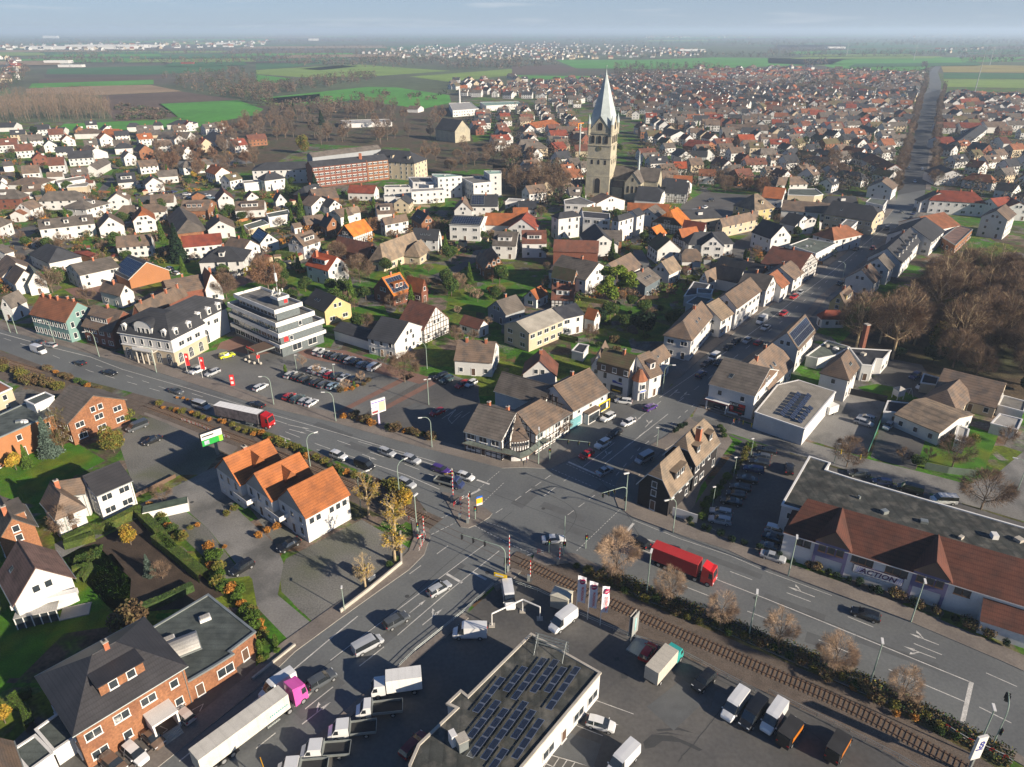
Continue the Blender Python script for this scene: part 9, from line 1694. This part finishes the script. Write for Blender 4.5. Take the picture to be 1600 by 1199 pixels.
def mk_hedge(r,p):
 k = MB(); L = r.uniform(6,16); k.box((0,0,0),(L,1.0,1.5),HEDG)
 for _ in range(int(L*45)): leaf(k,Vector((r.uniform(-L/2,L/2),r.uniform(-.55,.55),r.uniform(.1,1.55))),.14,r.choice([LCY,LGR,LOL]),r)
 return k.build('garden_hedge',None,(p.x,p.y,0),r.choice([-.35,1.22])+r.uniform(-.2,.2))
def mk_fence(r,p):
 k = MB(); L = r.uniform(6,14); m_ = r.choice([WALL['bw'],WALL['oo'],WALL['c']]); k.box((0,0,.1),(L,.06,1.4),m_)
 for i in range(int(L/2)+1): k.box((-L/2+i*2,0,0),(.12,.14,1.6),m_)
 return k.build('garden_fence',None,(p.x,p.y,0),r.choice([-.35,1.22])+r.uniform(-.2,.2))
gitem(mk_shed,'garden_shed',14,'small garden shed between the houses','shed',3); gitem(mk_hedge,'garden_hedge',24,'straight green garden hedge between the houses','hedge',4); gitem(mk_fence,'garden_fence',14,'low wooden garden fence between the houses','fence',5)
far = MB()
def add_far(c,rk,wk,he,s=1.0):
 W_ = c[3]; ms_ = simple_house(c[2],W_,he,he+W_*.4,rk,wk,False); ca,sa = math.cos(c[5])*s,math.sin(c[5])*s
 for b in (ms_[2],ms_[3]):
  k = len(far.v); far.v += [(c[0]+x*ca - y*sa,c[1]+x*sa+y*ca,z*s) for x,y,z in b.v]; far.f += [tuple(k+q for q in f) for f in b.f]; far.mi += [far.m(b.ms[m_]) for m_ in b.mi]
for c in cand[keep:]: rk,wk = far_mat(c); add_far(c,rk,wk,RH.choice([4.6,5.4,6.0]))
# villages out on the plain
for P_,n,s in [([(560,84),(620,74),(860,66),(1100,78),(1110,88),(870,94),(640,92)],420,1.0),([(690,130),(800,122),(960,128),(900,150),(720,150)],90,1.0),([(1080,108),(1200,105),(1440,116),(1440,122),(1130,118)],90,1.0),([(0,72),(420,64),(420,74),(150,80),(0,78)],120,1.6),([(1000,56),(1180,54),(1180,60),(1000,60)],60,1.6),([(1400,54),(1640,52),(1640,58),(1400,60)],60,1.8),([(0,92),(30,90),(25,125),(0,130)],20,1.4),([(1480,150),(1700,152),(1700,165),(1480,162)],40,1.0),([(1450,78),(1530,74),(1540,78),(1480,84)],10,1.3)]:
 Q = [(p.x,p.y) for p in G(P_)]; g_ = 0; u0,u1 = min(p[0] for p in P_),max(p[0] for p in P_); v0,v1 = min(p[1] for p in P_),max(p[1] for p in P_)
 for _ in range(n*12):
  if g_ >= n: break
  p = at('P',RH.uniform(u0,u1),RH.uniform(v0,v1))
  if inpoly(p.x,p.y,Q) and (p.y > 900 or far_ok(p.x,p.y,7)): g_ += 1; c = (p.x,p.y,RH.choice([12,14,18]),11,'',RH.uniform(0,3.1)); add_far(c,RH.choice(FRR),RH.choice(['w','w','c']),5.0,s)
for x,y,L,W_,hh in [(80,60,160,60,26),(130,77,520,120,14),(170,75,420,90,16),(210,74,300,80,12),(110,76,200,60,10),(350,70,220,60,12),(30,75,260,60,10),(490,64,90,30,18),(1300,76,60,26,9),(1312,76,50,26,9),(92,99,70,30,8),(103,105,30,20,6),(122,105,30,20,6),(1080,80,120,40,8)]:
 p = at('P',x,y); far.box((p.x,p.y,0),(L,W_,hh),WALL['w'],.05)
o = far.build('distant_houses'); tag(o,kind='stuff')
p = at('C00',1175,405); k = MB(); k.box((0,0,0),(34,14,7),ROOF['rd']); k.box((0,0,7),(34.5,14.5,.4),ROOF['gy']); tag(k.build('red_barn',None,(p.x,p.y,0),.05),'long red-walled barn out in the fields at upper left','barn')
# far woods, tree lines: one mass
fw = MB(); r = random.Random(23); TWF = leafm('far_wood',(.10,.074,.056),.3); TWF2 = leafm('far_wood_green',(.055,.075,.038),.3); TWF3 = leafm('far_wood_tan',(.165,.12,.085),.3)
def clump(x,y,h_,rr_,m,n):
 for _ in range(n):
  p = Vector((x+r.gauss(0,.45)*rr_,y+r.gauss(0,.45)*rr_,h_*r.uniform(.12,1))); leaf(fw,p,rr_*r.uniform(.12,.27)*(1 if n > 20 else 1.4),m,r)
def wood(P_,n,h_,rr_=4.5,nf=26,ms_=(TWF,TWF,TWF3,TWF2)):
 Q = [(p.x,p.y) for p in G(P_)]; u0,u1 = min(p[0] for p in P_),max(p[0] for p in P_); v0,v1 = min(p[1] for p in P_),max(p[1] for p in P_); g_ = 0
 for _ in range(n*15):
  if g_ >= n: break
  p = at('P',r.uniform(u0,u1),r.uniform(v0,v1))
  if inpoly(p.x,p.y,Q): g_ += 1; clump(p.x,p.y,h_*r.uniform(.8,1.15),rr_*r.uniform(.8,1.2),r.choice(ms_),nf)
# the tall bare wood at far left: upright trunks and twigs
LW = G([(-60,196),(0,192),(100,190),(180,186),(172,172),(150,158),(60,158),(-60,165)]); Q = [(p.x,p.y) for p in LW]; tw_ = MB(); g_ = 0
for _ in range(9000):
 if g_ >= 520: break
 p = at('P',r.uniform(-60,182),r.uniform(156,197))
 if not inpoly(p.x,p.y,Q): continue
 g_ += 1; H_ = r.uniform(17,22); tw_.tube((p.x,p.y,0),(p.x,p.y,H_*.8),.22,.1,BARK,3,False)
 for _ in range(55): q = Vector((p.x+r.gauss(0,1.5),p.y+r.gauss(0,1.5),H_*r.uniform(.25,.95))); twig(tw_,q,Vector((r.uniform(-.5,.5),r.uniform(-.5,.5),1)).normalized(),r.uniform(1.5,3.5),.11,r.choice([TWG,TW,TWG]),r)
tag(tw_.build('bare_wood'),kind='stuff')
for P_,n,h_ in [([(180,162),(265,175),(262,186),(190,188)],60,3),([(240,125),(300,118),(365,110),(420,130),(430,175),(380,160),(290,140)],170,14),([(420,175),(600,150),(620,165),(470,190)],50,12),([(0,118),(40,104),(50,118),(10,145),(0,148)],60,14),([(30,95),(150,90),(350,95),(560,100),(560,104),(350,101),(130,101)],160,14),([(350,80),(600,72),(640,84),(700,98),(600,108),(420,98),(350,92)],260,15),([(680,96),(860,92),(870,104),(800,108),(700,110)],120,14),([(400,140),(560,118),(600,122),(560,132),(430,148)],110,13),([(560,145),(650,150),(820,130),(830,136),(660,158)],20,5),([(960,104),(1130,102),(1140,118),(960,124)],120,13),([(860,60),(1100,58),(1500,62),(1640,60),(1640,72),(1200,74),(900,68)],420,16),([(1200,76),(1470,80),(1480,88),(1350,90),(1200,90)],180,13),([(1480,74),(1660,72),(1660,84),(1500,88)],110,13),([(1500,90),(1700,92),(1700,99),(1500,98)],70,12),([(0,62),(600,56),(860,56),(860,62),(600,66),(0,72)],380,18),([(1380,62),(1700,62),(1700,68),(1380,70)],150,16),([(1100,50),(1640,50),(1640,55),(1100,55)],200,24),([(-50,51),(800,50),(800,54),(-50,57)],260,24),([(1255,97),(1290,93),(1295,103),(1260,104)],20,10),([(1300,112),(1440,113),(1445,140),(1250,140),(1230,125)],120,12),([(60,84),(420,76),(420,82),(100,90)],120,14),([(1000,88),(1200,84),(1200,90),(1000,92)],60,12),([(560,95),(700,90),(700,96),(560,100)],60,12),([(1440,100),(1450,100),(1448,145),(1438,150)],30,8)]:
 far_ = (P_[0][1] < 100); wood(P_,int(n*1.3),h_,8 if P_[0][1] < 72 else (6 if far_ else 4.5),20 if far_ else 60)
# trees filling the far town between the houses
for zn,zp,sp in ZONES[3:]:
 n = 520 if zn != 'in the old town centre' else 0
 if n: wood(zp,n,7.5,2.6,34,(TWF,TWF3,TWF,TWF2))
wood([(560,74),(860,64),(1110,78),(1110,88),(640,92)],330,9,4.5,14)
tag(fw.build('distant_woods'),kind='stuff')
fw = MB(); SHR = [leafm('rusty_shrubs',(.16,.085,.04)),LBR,TW,LOL,LGR,TW,LOR]
for zn,zp,sp in ZONES[1:3]+ZONES[7:8]+ZONES[:1]:
 Q = [(p.x,p.y) for p in G(zp)]; u0,u1,v0,v1 = min(p[0] for p in zp),max(p[0] for p in zp),min(p[1] for p in zp),max(p[1] for p in zp); g_ = 0
 for _ in range(9000):
  if g_ >= 260: break
  p = at('P',r.uniform(u0,u1),r.uniform(v0,v1))
  if not inpoly(p.x,p.y,Q) or blocked(p.x,p.y,-.5) or any((p.x - a) ** 2+(p.y - b) ** 2 < (c - .5) ** 2 for a,b,c in occ): continue
  g_ += 1; clump(p.x,p.y,r.uniform(1,3.6),r.uniform(1.2,2.6),r.choice(SHR),60)
tag(fw.build('garden_shrubbery'),kind='stuff')
G_ = (TWF,TWF3,TWF,TWF3,TWF2)
for P_,n,h_ in [([(400,225),(385,195),(420,178),(520,170),(680,170),(720,190),(690,225),(600,222),(500,235)],420,13),([(240,250),(225,225),(330,205),(400,195),(405,250),(330,262)],170,10),([(690,230),(780,225),(800,262),(700,272)],110,10),([(860,130),(960,124),(1140,116),(1140,122),(960,132),(870,140)],120,13),([(1200,118),(1440,118),(1445,140),(1220,142)],220,13)]: wood(P_,n,h_,3.6,95,G_)
# ground cover of the strip beside the tracks
gc = MB()
for i,(a,b) in enumerate(zip(offs(RC,7.6)[70:],offs(RC,4.0)[70:])):
 n = offs(RC,7.6)[71+i] if 71+i < len(RC) else a; L = (n - a).length
 for _ in range(int(L*170)): q = a+(b - a)*r.random()+(n - a)*r.random(); q.z = r.uniform(0,1.0) ** 1.5; leaf(gc,q,.17,r.choice([LDK,LGR,LBR,LDK,LOL,LBR]),r)
tag(gc.build('ground_cover'),kind='stuff')
# roadside trees of the avenue
for s,x in ((0,0),(1,1)):
 pts = [(1398,300),(1418,232),(1436,160),(1446,132)] if s == 0 else [(1458,290),(1463,212),(1468,165),(1476,140)]
 shrubrow('P',pts,12,['spread0','lime1','wood1'],.5,.85,'small bare street tree on the %s of the far avenue' % ('left' if s == 0 else 'right'),'street trees of the far avenue, %s' % ('left' if s == 0 else 'right'),.3,40+s)
# ================================================================ HAZE
hz = MB(); X,Y0,Y1,Z0,Z1 = 46000,-600,68500,-1.5,120; hz.add([(-X,Y0,Z0),(X,Y0,Z0),(X,Y1,Z0),(-X,Y1,Z0),(-X,Y0,Z1),(X,Y0,Z1),(X,Y1,Z1),(-X,Y1,Z1)],[(3,2,1,0),(0,1,5,4),(1,2,6,5),(2,3,7,6),(3,0,4,7),(4,5,6,7)],GROUND)
hm = bpy.data.materials.new('haze_air'); hm.use_nodes = True; n = hm.node_tree; n.nodes.clear(); mo = n.nodes.new('ShaderNodeOutputMaterial'); pv = n.nodes.new('ShaderNodeVolumePrincipled'); pv.inputs['Color'].default_value = (.62,.78,1.0,1); pv.inputs['Density'].default_value = .00014; pv.inputs['Anisotropy'].default_value = .1; n.links.new(pv.outputs[0],mo.inputs['Volume'])
hz.ms = [hm]; o = hz.build('haze'); tag(o,kind='stuff')
